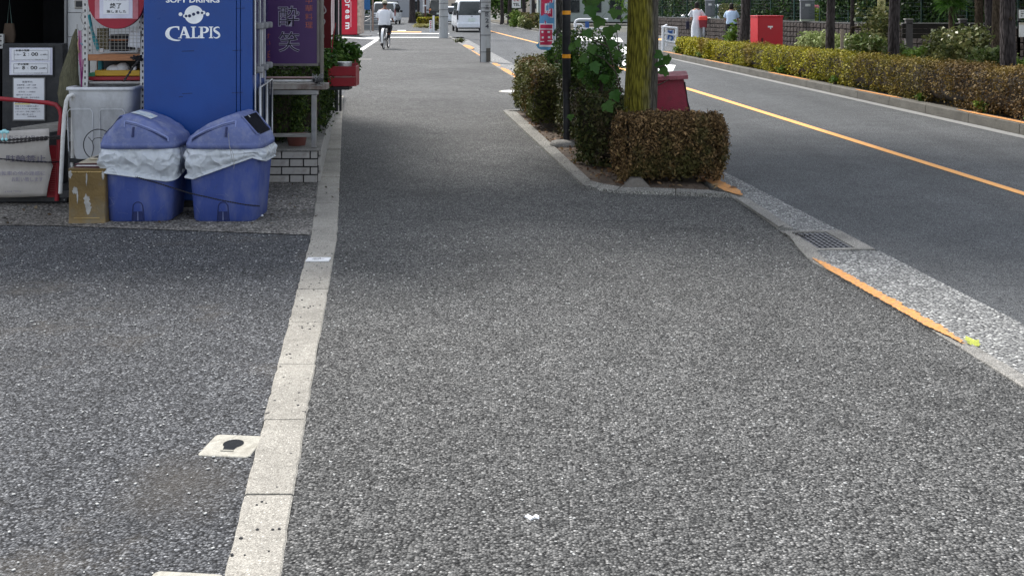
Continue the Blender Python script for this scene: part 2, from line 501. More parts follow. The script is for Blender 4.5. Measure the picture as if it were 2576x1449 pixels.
def tree(name, label, base, r, H, lean, bark, leafm, crown, nleaf, lsize, group=None, cat='tree', nring=40, nside=28, rough=.03, flare=.25, nclump=22, seed=0, cut=None):
    """trunk with relief, limbs rising into a crown of leaf clumps; crown=(dx,dy,z,rx,ry,rz)"""
    b = Vector(base); t = thing(name, label, cat, b, group=group)
    rs = random.Random(seed); mb = MB(); rings = []
    ph = [rs.random()*6 for _ in range(8)]
    for i in range(nring):
        q = i/(nring-1); z = q*H
        rad = r*(1-.28*q)*(1+flare*math.exp(-z/.18))
        cx = lean[0]*z+.02*math.sin(z*1.7+ph[0]); cy = lean[1]*z+.02*math.sin(z*1.3+ph[1])
        rg = []
        for k in range(nside):
            a = 2*math.pi*k/nside
            d = 1+rough*(math.sin(3*a+ph[2]+z*.8)+.6*math.sin(7*a+ph[3]+z*2.1)+.5*math.sin(11*a+z*5+ph[4]))+rough*.6*rs.uniform(-1, 1)
            rg.append(Vector((cx+rad*d*math.cos(a), cy+rad*d*math.sin(a), z)))
        rings.append(rg)
    mb.loft(rings); obj('trunk', mb, bark, t)
    dx, dy, cz, rx, ry, rz = crown
    cc = np.array([dx, dy, cz]); r2 = np.random.default_rng(seed+5)
    cl = r2.normal(size=(nclump, 3)); cl /= np.linalg.norm(cl, axis=1)[:, None]; cl *= (r2.random(nclump)**.35*.85)[:, None]
    cl = cl*np.array([rx, ry, rz])+cc
    top = Vector((lean[0]*H, lean[1]*H, H*.97))
    ml = MB()
    for i in range(min(nclump, 12)):
        e = Vector(cl[i]); mid = top.lerp(e, .5)+Vector((0, 0, .15*rz))
        ml.tube([top-Vector((0, 0, .3)), mid, e], [r*.42, r*.26, r*.08], 7)
    obj('limb', ml, bark, t)
    which = r2.integers(0, nclump, nleaf)
    p = r2.normal(size=(nleaf, 3))*.27
    pts = cl[which]+p*np.array([rx, ry, rz])
    tone = r2.random(nclump)[which]*.4+.6*r2.random(nleaf)
    obj('crown', leaf_mesh('crown', pts, lsize, .8, .5, rnd=tone), leafm, t)
    return t

# ------------------------------------------------------------------ palette
A_WALK = m_aggregate('asphalt_pavement', (.020,.020,.020), (.117,.117,.112), (.32,.315,.30), cell=132, tone=(.80, 1.16), hi=.97, spots=True)
A_LOT = m_aggregate('asphalt_lot', (.018,.019,.021), (.088,.091,.097), (.30,.305,.31), cell=132, spots=True, tone=(.8, 1.16), tint=(.11,.095,.075), hi=.97)
def lot_stain():      # brown silt washed over the lot below the cover
    t, b, o = nodes(A_LOT); lk = b.inputs['Base Color'].links[0].from_socket; s = coord(t); c0_ = G(455, 1215)
    mp = t.nodes.new('ShaderNodeMapping'); mp.vector_type = 'TEXTURE'; mp.inputs['Location'].default_value = (c0_.x, c0_.y, 0); mp.inputs['Scale'].default_value = (.24, .30, 1); mp.inputs['Rotation'].default_value = (0, 0, R(20)); t.links.new(s, mp.inputs[0])
    ln = t.nodes.new('ShaderNodeVectorMath'); ln.operation = 'LENGTH'; t.links.new(mp.outputs[0], ln.inputs[0])
    n = noise(t, s, 6, 6, .65); ad = t.nodes.new('ShaderNodeMath'); ad.operation = 'MULTIPLY_ADD'; ad.inputs[1].default_value = 1.1; t.links.new(n, ad.inputs[0]); t.links.new(ln.outputs['Value'], ad.inputs[2])
    r = ramp(t, [(.45, (.6,)*3), (1.0, (.0,)*3)]); mr = t.nodes.new('ShaderNodeMath'); mr.operation = 'MULTIPLY'; mr.inputs[1].default_value = .65; t.links.new(ad.outputs[0], mr.inputs[0]); t.links.new(mr.outputs[0], r.inputs[0])
    t.links.new(mixc(t, r.outputs[0], lk, (.078,.070,.060)), b.inputs['Base Color'])
lot_stain()
A_ROAD = m_aggregate('asphalt_road', (.07,.074,.078), (.125,.131,.136), (.205,.21,.208), cell=170, tone=(.88, 1.1), bs=.4, hi=.98, pscale=.25, streak=True)
A_GUT = m_aggregate('washed_gravel_concrete', (.13,.13,.13), (.29,.29,.28), (.55,.55,.52), cell=85, tone=(.85, 1.1), bs=.7, hi=.93)
A_APRON = m_aggregate('worn_concrete', (.12,.11,.10), (.24,.225,.20), (.48,.455,.41), cell=75, tone=(.6, 1.15), bs=.5, tint=(.07,.065,.06), pscale=1.4, hi=.95)
M_CURB = m_aggregate('curb_concrete', (.30,.278,.238), (.41,.385,.335), (.51,.485,.42), cell=210, tone=(.8, 1.08), bs=.3, bind=.35, mott=.35, tint=(.30,.28,.24), pscale=.9)
M_KERB = m_aggregate('kerb_concrete', (.20,.19,.17), (.30,.29,.265), (.42,.40,.36), cell=180, tone=(.7, 1.12), bs=.35, bind=.45, mott=.4, tint=(.13,.125,.11), pscale=1.1)
M_FARKERB = mat('far_kerb_concrete', (.115,.108,.092), .9, var=.3, scale=3, dirt=(.045,.042,.035), dirt_amt=.85, dirt_scale=6, bmp=.6, bscale=40, vec=(1, 1, 3))
M_ORANGE = mat('orange_line_paint', (.64,.29,.085), .9, var=.28, scale=40, dirt=(.26,.22,.17), dirt_amt=1.0, dirt_scale=48, bmp=.6, bscale=70)
M_YLINE = mat('centre_line_paint', (.86,.42,.13), .75, var=.08, scale=10, dirt=(.3,.2,.1), dirt_amt=.25, dirt_scale=30, bmp=.3)
M_WLINE = mat('white_line_paint', (.78,.78,.74), .75, var=.06, scale=12, dirt=(.25,.25,.24), dirt_amt=.5, dirt_scale=18, bmp=.3)
M_SOIL = mat('planter_soil', (.10,.072,.05), .95, var=.4, scale=12, dirt=(.05,.036,.026), dirt_amt=.9, dirt_scale=9, bmp=1, bscale=35)
M_BLACKHOLE = mat('dark_pit', (.008,.008,.009), .9, bmp=0)
M_STEELGR = mat('galvanised_grate', (.22,.22,.23), .6, .4, var=.2, scale=20)
M_CAST = mat('manhole_concrete', (.42,.40,.34), .95, var=.14, scale=30, dirt=(.20,.18,.14), dirt_amt=.7, dirt_scale=22, bmp=.4, bscale=80)
M_SEAM = mat('dark_seam', (.02,.02,.021), .95, bmp=0)
M_TWIG = mat('twig_brown', (.045,.034,.024), .95, var=.4, scale=20, bmp=.8)

# ------------------------------------------------------------------ ground lines, X as a function of Y (metres from the camera)
GOUT = [(-6, 3.32), (4.96, 2.35), (8.16, 2.02), (9.5, 1.88), (24.6, .33), (49.5, -2.12), (90, -6.3), (160, -13.5)]
GIN = [(-6, 2.72), (4.73, 1.896), (6.19, 1.70), (6.49, 1.715), (6.8, 1.745), (7.0, 1.737), (7.57, 1.713), (8.15, 1.675), (11, 1.33), (19.8, .255), (40.4, -1.87), (52, -3.02)]
FK = [(-6, 7.0), (12.28, 5.82), (17.5, 5.47), (23.5, 5.06), (32.3, 4.45), (63.6, 1.57), (85, -.47), (160, -8)]
CL = [(-6, 5.25), (8.44, 4.0), (17.6, 3.27), (43.1, 1.06), (64, -1.2), (160, -10.6)]
CURBR = [(-6, .55), (2.755, -.59), (4.32, -.79), (6.77, -1.095), (17, -2.66), (24, -3.6)]
gout = lambda y: interp(GOUT, y); gin = lambda y: interp(GIN, y); fk = lambda y: interp(FK, y)
cl = lambda y: interp(CL, y); cr = lambda y: interp(CURBR, y)
cl_l = lambda y: cr(y)-(.125+.006*min(y, 10))
ys = lambda a, b, n: [a+(b-a)*i/(n-1) for i in range(n)]

# one sheet to the horizon, lower than the paved sheets
g = sheet('ground', [(-700, -60), (700, -60), (700, 1200), (-700, 1200)], -.35, mat('far_ground', (.10,.10,.085), .95, var=.3, scale=.2, bmp=0))
# side street + everything paved behind
sheet('side_street', [(-40, 51), (-2.9, 51), (-2.0, 49), (-1.9, 66), (-40, 66)], .006, A_ROAD)
sheet('parking_lot', [(-60, 17.0), (-2.66, 17.0), (-3.6, 24), (-4.96, 33.9), (-6.0, 47.7), (-6.2, 52), (-60, 52)], .0085, A_LOT)
strip('road', gout, fk, ys(-6, 160, 84), .0, A_ROAD)
sheet('side_road', [(fk(34.2)-.02, 34.2), (fk(60)-.02, 60), (7.3, 62), (60, 75), (60, 30), (15, 28), (9.3, 40)], .002, A_ROAD)
# gutter: two runs with the drain between
strip('gutter', gin, gout, ys(-6, 6.46, 26), .006, A_GUT)
strip('gutter', gin, gout, ys(7.02, 52, 60), .006, A_GUT)
# sidewalk
strip('sidewalk', cr, lambda y: gin(y), ys(-6, 8.2, 40), .012, A_WALK)
def planter_left(y):
    tab = [(8.2, 1.60), (8.23, 1.58), (8.41, .81), (8.72, .568), (14.9, -.126), (14.91, -.126)]
    return interp(tab, y)
strip('sidewalk', cr, planter_left, [8.2, 8.3, 8.41, 8.55, 8.72]+ys(9, 14.9, 20), .012, A_WALK)
def walk_left(y):
    return interp([(14.9, cr(14.9)), (17, -2.66), (24, -3.6), (33.9, -4.96), (47.7, -6.0), (52, -6.3)], y)
strip('sidewalk', walk_left, gin, ys(14.9, 52, 50), .012, A_WALK)
strip('sidewalk', lambda y: gout(y)-4.6, lambda y: gout(y)-.35, ys(66, 160, 30), .012, A_ROAD)
strip('parking_lot', lambda y: -14, lambda y: cl_l(y), ys(-6, 7.4, 30), .0095, A_LOT)
# concrete apron in front of the shop
sheet('shop_apron', [(-9, 7.25), (-3.1, 7.17), (cl_l(6.87)-.002, 6.87), (cl_l(8.9)-.002, 8.92), (cl_l(12)-.01, 12), (-9, 12)], .0145, A_APRON)

# seams across the asphalt
for (v, ua, ub, w_) in ((550, 862, 1690, .012), (574, 1690, 1985, .012), (157, 890, 1208, .03), (265, 865, 1310, .018)):
    a, b = G(ua, v), G(ub, v+(8 if v == 550 else 0)); mb = MB(); k = 40; pa = []
    for i in range(k):
        q = a.lerp(b, i/(k-1)); q.y += random.uniform(-.02, .02); ww = w_*random.uniform(.2, 1)
        pa.append([(q.x, q.y-ww/2, .0135), (q.x, q.y+ww/2, .0135)])
    mb.grid(pa, smooth=False); o = obj('asphalt_seam', mb, M_SEAM); struct(o)

# left curb: single blocks with open joints
def blocks(name_, fl, fr, y0, y1, step, zt, zb, m, parent, joint=.008, names='kerb_block', jit=.003, rag=0):
    y = y0
    while y < y1:
        e = min(y+step, y1); a, b = y+joint/2, e-joint/2
        dz = random.uniform(-jit, jit); k = 3 if rag == 0 else 12
        mb = MB(); rings = []
        for i in range(k):
            q = a+(b-a)*i/(k-1)
            a_, b_ = fl(q)+random.uniform(-rag, rag), fr(q)+random.uniform(-rag, rag)
            rings.append([Vector((a_, q, zb)), Vector((b_, q, zb)), Vector((b_, q, zt+dz-.004)), Vector((b_-.006, q, zt+dz)), Vector((a_+.006, q, zt+dz)), Vector((a_, q, zt+dz-.004))])
        mb.loft(rings, smooth=False)
        obj(names, mb, m, parent); y = e
curb = thing('curb', 'long line of pale flush concrete curb blocks left of the sidewalk', 'curb', (0, 0, 0))
curb['kind'] = 'structure'
yj = [2.0, 2.62, 3.21, 3.79, 4.38, 4.97, 5.55, 6.12, 6.78, 7.38, 7.98, 8.58, 9.18]
for a, b in zip(yj[:-1], yj[1:]):
    blocks('c', cl_l, cr, a, b, 9, .0165, -.1, M_CURB, curb, .007, jit=.0015, rag=.0032)
blocks('c', cl_l, cr, -1.6, 2.0, .6, .0165, -.1, M_CURB, curb, .007, rag=.003)
blocks('c', cl_l, cr, 9.18, 17.6, .6, .0165, -.1, M_CURB, curb, .007, rag=.003)
# dark flecks (bits of grit) lying on the curb and asphalt
mb = MB()
for i in range(130):
    y = 2.7+4.4*random.random()**.8; x = random.uniform(cl_l(y)+.004, cr(y)-.004); s_ = random.uniform(.0016, .0042)
    mb.box((-s_, -s_, 0), (s_, s_, s_*.7), rot=Matrix.Rotation(random.random()*3, 3, 'Z'), at=(x, y, .0155))
o = obj('road_grit', mb, mat('grit_black', (.03,.03,.032), .9, bmp=0)); tag(o, 'loose black grit scattered over the pale curb', 'grit', kind='stuff')
mb = MB()
for i in range(2600):
    y = random.uniform(2.6, 7)**1; x = random.uniform(-4, 2.6); s_ = random.uniform(.002, .005)
    if cl_l(y)-.01 < x < cr(y)+.01 or x > gin(y)-.02: continue
    mb.box((-s_, -s_*.7, 0), (s_, s_*.7, s_*.6), rot=Matrix.Rotation(random.random()*3, 3, 'Z'), at=(x, y, .0115))
o = obj('loose_chippings', mb, mat('chip_pale', (.42,.42,.40), .8, var=.3, scale=40, bmp=0)); tag(o, 'small pale stone chippings scattered on the asphalt', 'gravel', kind='stuff')

# thin kerb strip between sidewalk and gutter, partly painted orange
kb = thing('kerb', 'narrow worn kerb with broken orange paint between sidewalk and gutter', 'kerb'); kb['kind'] = 'structure'
gk = lambda y: gin(y)+(.075 if y < 6.3 else .10)
def skip_blocks(y0, y1, m, zt=.02, nm='kerb_block'): blocks('k', gin, gk, y0, y1, .6, zt, -.1, m, kb, .006, nm)
skip_blocks(-1, 4.6, M_KERB); skip_blocks(4.6, 6.2, M_KERB); skip_blocks(6.2, 6.62, M_KERB, .022)
skip_blocks(7.05, 8.2, M_KERB, .024); skip_blocks(8.2, 52, M_KERB, .03)
def paint(y0, y1, fl, fr, z, m, n=40, rag=.012, parent=None, name='orange_paint'):
    mb = MB(); k = []
    for i in range(n):
        y = y0+(y1-y0)*i/(n-1); e = min(1, 5*min(i, n-1-i)/n+.15)
        a, b = fl(y), fr(y); c = (a+b)/2
        k.append([(c+(a-c)*e+random.uniform(-rag, rag)*.4, y, z), (c+(b-c)*e+random.uniform(-rag, rag), y, z)])
    mb.grid(k, smooth=False)
    o = obj(name, mb, m, parent)
    if o.data.polygons[0].normal.z < 0: o.data.flip_normals()
    return o
paint(4.62, 6.2, lambda y: gin(y)-.008, lambda y: gin(y)+.058, .0262, M_ORANGE, 130, .012, kb)
paint(8.2, 9.2, lambda y: gin(y)+.005, lambda y: gin(y)+.13, .0362, M_ORANGE, 20, .01, kb)
for (a, b, w_) in ((22.4, 25.4, .14), (21.2, 22.3, .1), (36.5, 40.5, .26), (30.5, 35.5, .07), (16.5, 20.6, .06), (26.0, 27.5, .14)):
    paint(a, b, lambda y: gin(y)+.004, lambda y: gin(y)+w_, .0362, M_ORANGE, 14, .02, kb)
# crumbled concrete beside the drain
mb = MB()
pts = [(2190,649),(2216,668),(2238,698),(2268,731),(2300,735),(2330,742),(2290,712),(2262,690),(2245,668)]
q = [G(x*.89663, y*.89663) for x, y in pts]
sheet('broken_concrete', [(p.x, p.y) for p in q], .0215, M_KERB)
pts = [(2060,560),(2100,566),(2140,590),(2165,606),(2200,640),(2185,645),(2123,603)]
q = [G(x*.89663, y*.89663) for x, y in pts]
sheet('broken_concrete', [(p.x, p.y) for p in q], .0325, M_KERB)

# storm drain
c0 = G(2013, 585.5); c1 = G(2135, 617.4); cc = (c0+c1)/2; cc.z = 0
cc = Vector((1.935, 6.74, 0)); rzg = math.atan2(.065, 1)*1.3
dr = thing('storm_drain', 'square steel drain grate in a concrete frame at the gutter', 'drain', cc, rzg)
mb = MB(); mb.box((-.105, -.225, -.2), (.105, .225, -.19)); 
for a, b in (((-.115, -.235, -.2), (-.105, .235, .0)), ((.105, -.235, -.2), (.115, .235, .0)), ((-.105, -.235, -.2), (.105, -.225, 0)), ((-.105, .225, -.2), (.105, .235, 0))): mb.box(a, b)
obj('pit', mb, M_BLACKHOLE, dr)
mb = MB()
for a, b in (((-.19, -.275, -.1), (-.115, .275, .012)), ((.115, -.275, -.1), (.22, .275, .012)), ((-.115, -.275, -.1), (.115, -.235, .012)), ((-.115, .235, -.1), (.115, .275, .012))): mb.box(a, b)
obj('concrete_frame', mb, M_KERB, dr)
bar = MB(); bar.box((-.0035, -.222, -.006), (.0035, .222, .0)); bm_ = bar.mesh('long_bar'); bm_.materials.append(M_STEELGR)
for i in range(7): piece('long_bar', bm_, dr, (-.1+i*.0333, 0, .008))
bar = MB(); bar.box((-.102, -.003, -.004), (.102, .003, -.0)); bm_ = bar.mesh('cross_bar'); bm_.materials.append(M_STEELGR)
for i in range(9): piece('cross_bar', bm_, dr, (0, -.2+i*.05, .0065))
mb = MB()
for i in range(60):
    a = random.uniform(0, 1)**1.5; p = Vector((1.735+a*.13+random.gauss(0, .012), 6.86-.02*a+random.gauss(0, .035), .02)); s_ = random.uniform(.003, .009)
    mb.ball(p, (s_, s_, s_*.4), 3)
o = obj('leaf_litter', mb, mat('wet_dirt', (.03,.026,.022), .9, var=.4, scale=30)); tag(o, 'dark wet dirt washed up against the drain grate', 'dirt', kind='stuff')

# centre line and other road paint
paint(-6, 160, lambda y: cl(y)-.075, lambda y: cl(y)+.075, .0045, M_YLINE, 160, .004, name='centre_line').__setitem__('kind', 'structure')
def mark(pts, z, m=M_WLINE, nm='road_marking'):
    q = [G(u, v) for u, v in pts]; return sheet(nm, [(p.x, p.y) for p in q], z, m)
mark([(1640, 160), (1700, 164), (1692, 181), (1622, 176)], .0045)
mark([(1440, 92), (1560, 96), (1568, 106), (1442, 103)], .0065)
mark([(1575, 148), (1618, 150), (1600, 170), (1552, 166)], .0045)
mark([(1566, 118), (1600, 120), (1592, 140), (1556, 137)], .0045)
mark([(1652, 98), (1668, 98), (1670, 102), (1652, 102)], .0065, M_YLINE)
mark([(890, 134.4), (903, 134.4), (953, 101.5), (944, 100)], .0165)
mark([(850, 92.2), (953, 99), (950, 101), (850, 95.2)], .0165)
mark([(903, 93), (985, 94.5), (1128, 94.6), (1128, 96), (985, 96), (950, 100.2), (944, 100)], .0165)
mark([(985, 79.6), (1060, 80.4), (1060, 82.4), (985, 81.6)], .0105, M_YLINE)
mark([(950, 84.0), (1130, 84.6), (1130, 86.2), (950, 85.6)], .0105)
mark([(865, 149.3), (935, 149.3), (935, 151.2), (865, 151.2)], .0165, M_KERB, 'concrete_joint')
mark([(1000, 77), (1020, 77), (1022, 79), (1000, 79)], .0165)

# pale handhole covers in the lot
def handhole(label, x, y, rz, s=.172):
    t = thing('utility_cover', label, 'utility cover', (x, y, .0062), rz, 'small pale utility covers beside the curb')
    mb = MB(); mb.loft([ring(rr(s, s, .016), 0), ring(rr(s, s, .016), .005), ring(rr(s-.006, s-.006, .014), .007)], smooth=False); obj('plate', mb, M_CAST, t)
    mb = MB(); n = 22; lp = []
    for k in range(n):
        a = R(-62)+R(304)*k/(n-1); lp.append((.0345*math.sin(a+math.pi-R(90))*0+.034*math.cos(a), .034*math.sin(a)))
    lp = [(.034*math.cos(R(-50)+R(280)*k/(n-1)), .012+.034*math.sin(R(-50)+R(280)*k/(n-1))) for k in range(n)]
    lp += [(-.017, -.042), (.017, -.042)]
    mb.add([(px_, py_, .0085) for px_, py_ in lp], [tuple(range(len(lp)))])
    obj('keyhole', mb, mat('keyhole_iron', (.014,.016,.02), .8, 0, bmp=.2, spec=.1), t)
    mb = MB(); mb.box((-.021, -.05, .007), (.021, -.044, .0105)); obj('hinge_lug', mb, M_CAST, t)
    return t
c = (G(507, 1144.5, .005)+G(641, 1144.5, .005)+G(653.6, 1091, .005)+G(533.6, 1089.6, .005))/4
handhole('small pale square utility cover with a black keyhole beside the curb', c.x, c.y, -.10)
handhole('pale utility cover cut off by the bottom edge of the photo', G(384, 1432).x+.092, G(472, 1432).y-.105, -.10, .182)

# white card with a dark arrow mark
a, b, c_, d = [G(x*.89663, y*.89663) for x, y in ((868, 740), (915.5, 739), (918, 726.5), (871, 728.5))]
t = thing('white_plate', 'small white plate with a dark zigzag mark lying on the curb', 'plate', ((a+c_)/2).to_tuple()[:2]+(.0175,), 0)
mb = MB(); mb.box((-.066, -.038, 0), (.066, .038, .009)); obj('plate', mb, mat('bright_white', (.86,.86,.86), .4, var=.03, bmp=0), t, .002)
mb = MB()
pl = [(-.03, -.022), (-.005, -.004), (.004, .018), (-.034, -.012), (-.028, -.004), (.012, .027), (.012, .0), (.034, .002), (.012, -.012), (.004, -.004), (-.002, -.022)]
for (p0, p1, w_) in (((-.032, -.016), (.008, .014), .006), ((.008, .014), (.012, -.006), .006), ((.012, -.006), (.034, -.002), .004), ((-.02, -.024), (.004, -.018), .005), ((.004, -.018), (.006, -.004), .004), ((-.032, .02), (-.014, .016), .004)):
    d_ = (Vector(p1)-Vector(p0)).normalized()*w_*.5; n_ = Vector((-d_.y, d_.x)); P0, P1 = Vector(p0), Vector(p1)
    mb.add([(*(P0+n_), .0098), (*(P1+n_), .0098), (*(P1-n_), .0098), (*(P0-n_), .0098)], [(3, 2, 1, 0)])
obj('zigzag_mark', mb, mat('ink', (.03,.03,.03), .7, bmp=0), t)

# litter and leaf
p = G(1338, 1303); mb = MB()
ol = [(-.022,.006),(-.012,.012),(.002,.010),(.014,.014),(.022,.004),(.02,-.006),(.008,-.004),(-.004,-.014),(-.009,-.004)]
mb.loft([[Vector((x, y, 0)) for x, y in ol], [Vector((x*.9, y*.9, .004+.003*math.sin(i*2.2))) for i, (x, y) in enumerate(ol)]], smooth=False)
o = obj('paper_scrap', mb, mat('bright_white', (1, 1, 1)), loc=(p.x, p.y, .0125)); tag(o, 'torn white scrap of paper on the near asphalt', 'litter')
def lobed(n_lobe=5, depth=.42, res=8):
    pts = []
    N = n_lobe*res
    for i in range(N+1):
        a = R(-60)+R(300)*i/N+R(-0)
        a = R(-55)+R(290)*i/N
        r_ = .62+.38*abs(math.cos((i/N)*math.pi*n_lobe/1-math.pi/2*(n_lobe % 2 == 0)))**1.4
        r_ *= .75+.25*math.sin(R(290)*i/N*1+R(0)) if False else 1
        pts.append((r_*math.cos(a), r_*math.sin(a)))
    return pts
def leaf_big(name):
    """five-lobed leaf, stalk end at origin, tip towards +Y, unit length"""
    prof = [(0, 0), (.16, -.06), (.36, -.03), (.55, .10), (.47, .22), (.60, .34), (.66, .52), (.48, .52), (.34, .58), (.30, .70), (.20, .84), (0, 1.04)]
    lp = prof+[(-x, y) for x, y in reversed(prof[1:-1])]
    mb = MB(); n = len(lp)
    zf = lambda x, y: .16*abs(x)-.22*(y-.45)**2+.03*math.sin(x*14+y*9)
    vs = [(x, y, zf(x, y)) for x, y in lp]+[(0, .42, 0)]
    mb.add(vs, [(i, (i+1) % n, n) for i in range(n)], 0, True)
    mb.tube([(0, 0, zf(0, 0)), (0, -.3, -.12), (.02, -.55, -.3)], .012, 4)
    me = mb.mesh(name)
    at = me.attributes.new('rnd', 'FLOAT', 'FACE'); at.data.foreach_set('value', rng.random(len(me.polygons))*.2+.4)
    return me
LEAFM = leaf_big('leaf')
p = G(2455, 865); o = obj('fallen_leaf', LEAFM.copy(), mat('yellow_leaf', (.52,.55,.10), .6, var=.25, scale=8), loc=(p.x-.02, p.y-.03, .016)); o.scale = (.062,)*3; o.rotation_euler = (R(24), R(10), R(15))
tag(o, 'single yellow green leaf lying in the gutter', 'leaf')
# round manhole
p = G(1303, 231); t = thing('manhole_cover', 'round pale manhole cover on the sidewalk behind the hedges', 'manhole cover', (p.x, p.y, .0125))
mb = MB(); mb.lathe([(.33, 0), (.33, .004), (.30, .004)], 36, smooth=False); obj('rim', mb, M_CAST, t)
mb = MB(); mb.lathe([(.285, .0), (.285, .006)], 36, smooth=False); obj('lid', mb, mat('cover_pale', (.68,.69,.68), .6, var=.35, scale=9, dirt=(.2,.2,.2), dirt_amt=.8, dirt_scale=14, bmp=.6), t)

# ================================================================== LEFT SIDE
M_WHITE = mat('bright_white', (1, 1, 1))
INK = mat('ink', (.03,.03,.03))
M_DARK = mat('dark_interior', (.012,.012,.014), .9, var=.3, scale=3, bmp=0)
M_SIDING = mat('white_siding', (.60,.60,.59), .7, var=.08, scale=2, dirt=(.3,.29,.27), dirt_amt=.5, dirt_scale=5, vec=(1,1,.4))
M_BLACKPL = mat('black_plastic', (.018,.019,.022), .5, var=.3, scale=12, dirt=(.12,.11,.1), dirt_amt=.25, dirt_scale=9)
M_STEEL = mat('dull_steel', (.38,.38,.38), .4, .75, var=.2, scale=14, dirt=(.12,.08,.05), dirt_amt=.5, dirt_scale=7)
M_WENAMEL = mat('white_enamel', (.66,.66,.64), .4, var=.06, scale=8, dirt=(.2,.13,.08), dirt_amt=.5, dirt_scale=16)
M_REDEN = mat('red_enamel', (.30,.018,.028), .45, var=.15, scale=8, dirt=(.12,.03,.03), dirt_amt=.6, dirt_scale=12)
M_PAPER = mat('paper', (.72,.73,.76), .6, var=.04, scale=5, bmp=0)
M_WOOD = mat('weathered_wood', (.27,.26,.24), .85, var=.3, scale=10, vec=(1, 8, 8), bmp=.5)
M_WOODOR = mat('orange_wood', (.42,.19,.09), .7, var=.25, scale=9, vec=(1, 8, 8), dirt=(.2,.1,.05), dirt_amt=.5)

# ---- building -------------------------------------------------
bl = thing('shop_building', 'dark fronted shop with white siding behind the vending machine', 'building', (-3.6, 9.05, 0))
def bp(name, a, b, m, bevel=0): 
    mb = MB(); mb.box(a, b); return obj(name, mb, m, bl, bevel)
M_WALLD = mat('dark_wall', (.05,.05,.055), .85, var=.2, scale=3, bmp=.3)
# local coords relative to (-3.6, 9.05)
bp('wall', (-2.2, .06, 0), (-1.15, .2, 5.2), M_WALLD)
bp('wall', (-.13, .06, 0), (1.05, .2, 5.2), M_WALLD)
bp('wall', (-1.15, .06, 2.35), (-.13, .2, 5.2), M_WALLD)
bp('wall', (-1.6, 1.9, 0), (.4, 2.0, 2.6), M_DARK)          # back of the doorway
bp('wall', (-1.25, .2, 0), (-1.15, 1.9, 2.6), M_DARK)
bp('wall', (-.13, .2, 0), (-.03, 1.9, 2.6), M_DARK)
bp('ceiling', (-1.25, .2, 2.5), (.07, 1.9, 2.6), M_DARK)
mb = MB(); mb.add([(.9, .2, 0), (1.05, .2, 0), (.0, 7.2, 0), (-7, 7.2, 0), (-7, .2, 0), (.9, .2, 5.2), (1.05, .2, 5.2), (.0, 7.2, 5.2), (-7, 7.2, 5.2), (-7, .2, 5.2)], [(1, 2, 7, 6), (2, 3, 8, 7), (3, 4, 9, 8)])
obj('wall', mb, M_WALLD, bl)
mb = MB(); mb.loft([[Vector(p) for p in ((-7, -.3, z), (1.25, -.3, z), (.15, 7.3, z), (-7, 7.3, z))] for z in (5.2, 5.35)], smooth=False); obj('roof', mb, mat('roof_grey', (.2,.2,.2), .9), bl)
sb = MB(); sb.box((-.0, 0, 0), (1.18, .03, .197)); sbm = sb.mesh('siding_board'); sbm.materials.append(M_SIDING)
for i in range(18):
    piece('siding_board', sbm, bl, (-.13, .028+random.uniform(0, .003), .0+i*.202))
bp('door_frame', (-.15, .0, 0), (-.133, .12, 2.35), mat('frame_grey', (.22,.22,.22), .5), .004)
# things hanging in the doorway
t = thing('hanging_bag', 'small brown bag hanging in the dark doorway', 'bag', P(24, 60, 9.6)); mb = MB()
mb.loft([ring(rr(.09, .04, .015), -.17), ring(rr(.11, .05, .02), -.1), ring(rr(.08, .035, .015), .0)]); obj('sack', mb, mat('brown_cloth', (.10,.07,.05), .9), t)
mb = MB(); mb.tube([(-.02, 0, 0), (0, 0, .2), (.02, 0, 0)], .004, 5); mb.tube([(0, 0, .2), (0, 0, .6)], .003, 5); obj('cord', mb, mat('green_cord', (.10,.16,.14), .8), t)
t = thing('wall_box', 'pale plastic fitting on the doorway edge at far left', 'fitting', P(4, 95, 9.5)); mb = MB()
mb.box((-.03, 0, -.10), (.015, .03, .03)); obj('cover', mb, M_WENAMEL, t, .004)
for z_ in (-.07, -.03, .01):
    mb = MB(); mb.box((-.016, -.004, z_-.006), (0, -.001, z_+.006)); obj('button', mb, INK, t)

# ---- notice board on stand ------------------------------------
nb = thing('notice_board', 'black standing board with two white opening hours notices', 'notice board', (P(82, 300, 8.35).x, 8.35, .013))
mb = MB(); mb.box((-.235, 0, 0), (.235, .10, 1.165)); obj('board', mb, M_BLACKPL, nb, .006)
nx = nb.location.x; nz = nb.location.z
def N(u, v, dy=-.004): p = P(u, v, 8.35); return (p.x-nx, dy, p.z-nz)
def panel(name, u0, v0_, u1, v1, y0, y1, m, parent, org, Y, bevel=0):
    a, b = P(u0, v1, Y)-Vector(org), P(u1, v0_, Y)-Vector(org)
    mb = MB(); mb.box((a.x, y0, a.z), (b.x, y1, b.z)); return obj(name, mb, m, parent, bevel)
norg = (nx, 8.35, nz)
panel('notice_frame', 23, 118, 136, 193, -.012, -.0, M_BLACKPL, nb, norg, 8.35)
panel('notice_frame', 34, 196, 115, 304, -.012, -.0, mat('frame_grey', (0, 0, 0)), nb, norg, 8.35)
panel('notice_sheet', 26, 121, 134, 189, -.015, -.0125, mat('lilac_paper', (.60,.60,.70), .5, bmp=0), nb, norg, 8.35)
panel('notice_sheet', 37, 198, 113, 301, -.015, -.0125, M_PAPER, nb, norg, 8.35)
for (v0_, v1, uu0, uu1) in ((124, 153, 32, 129), (157, 187, 31, 128)):
    panel('notice_card', uu0, v0_, uu1, v1, -.018, -.0155, M_PAPER, nb, norg, 8.35)
GREY = mat('print_grey', (.16,.16,.19), .7, bmp=0)
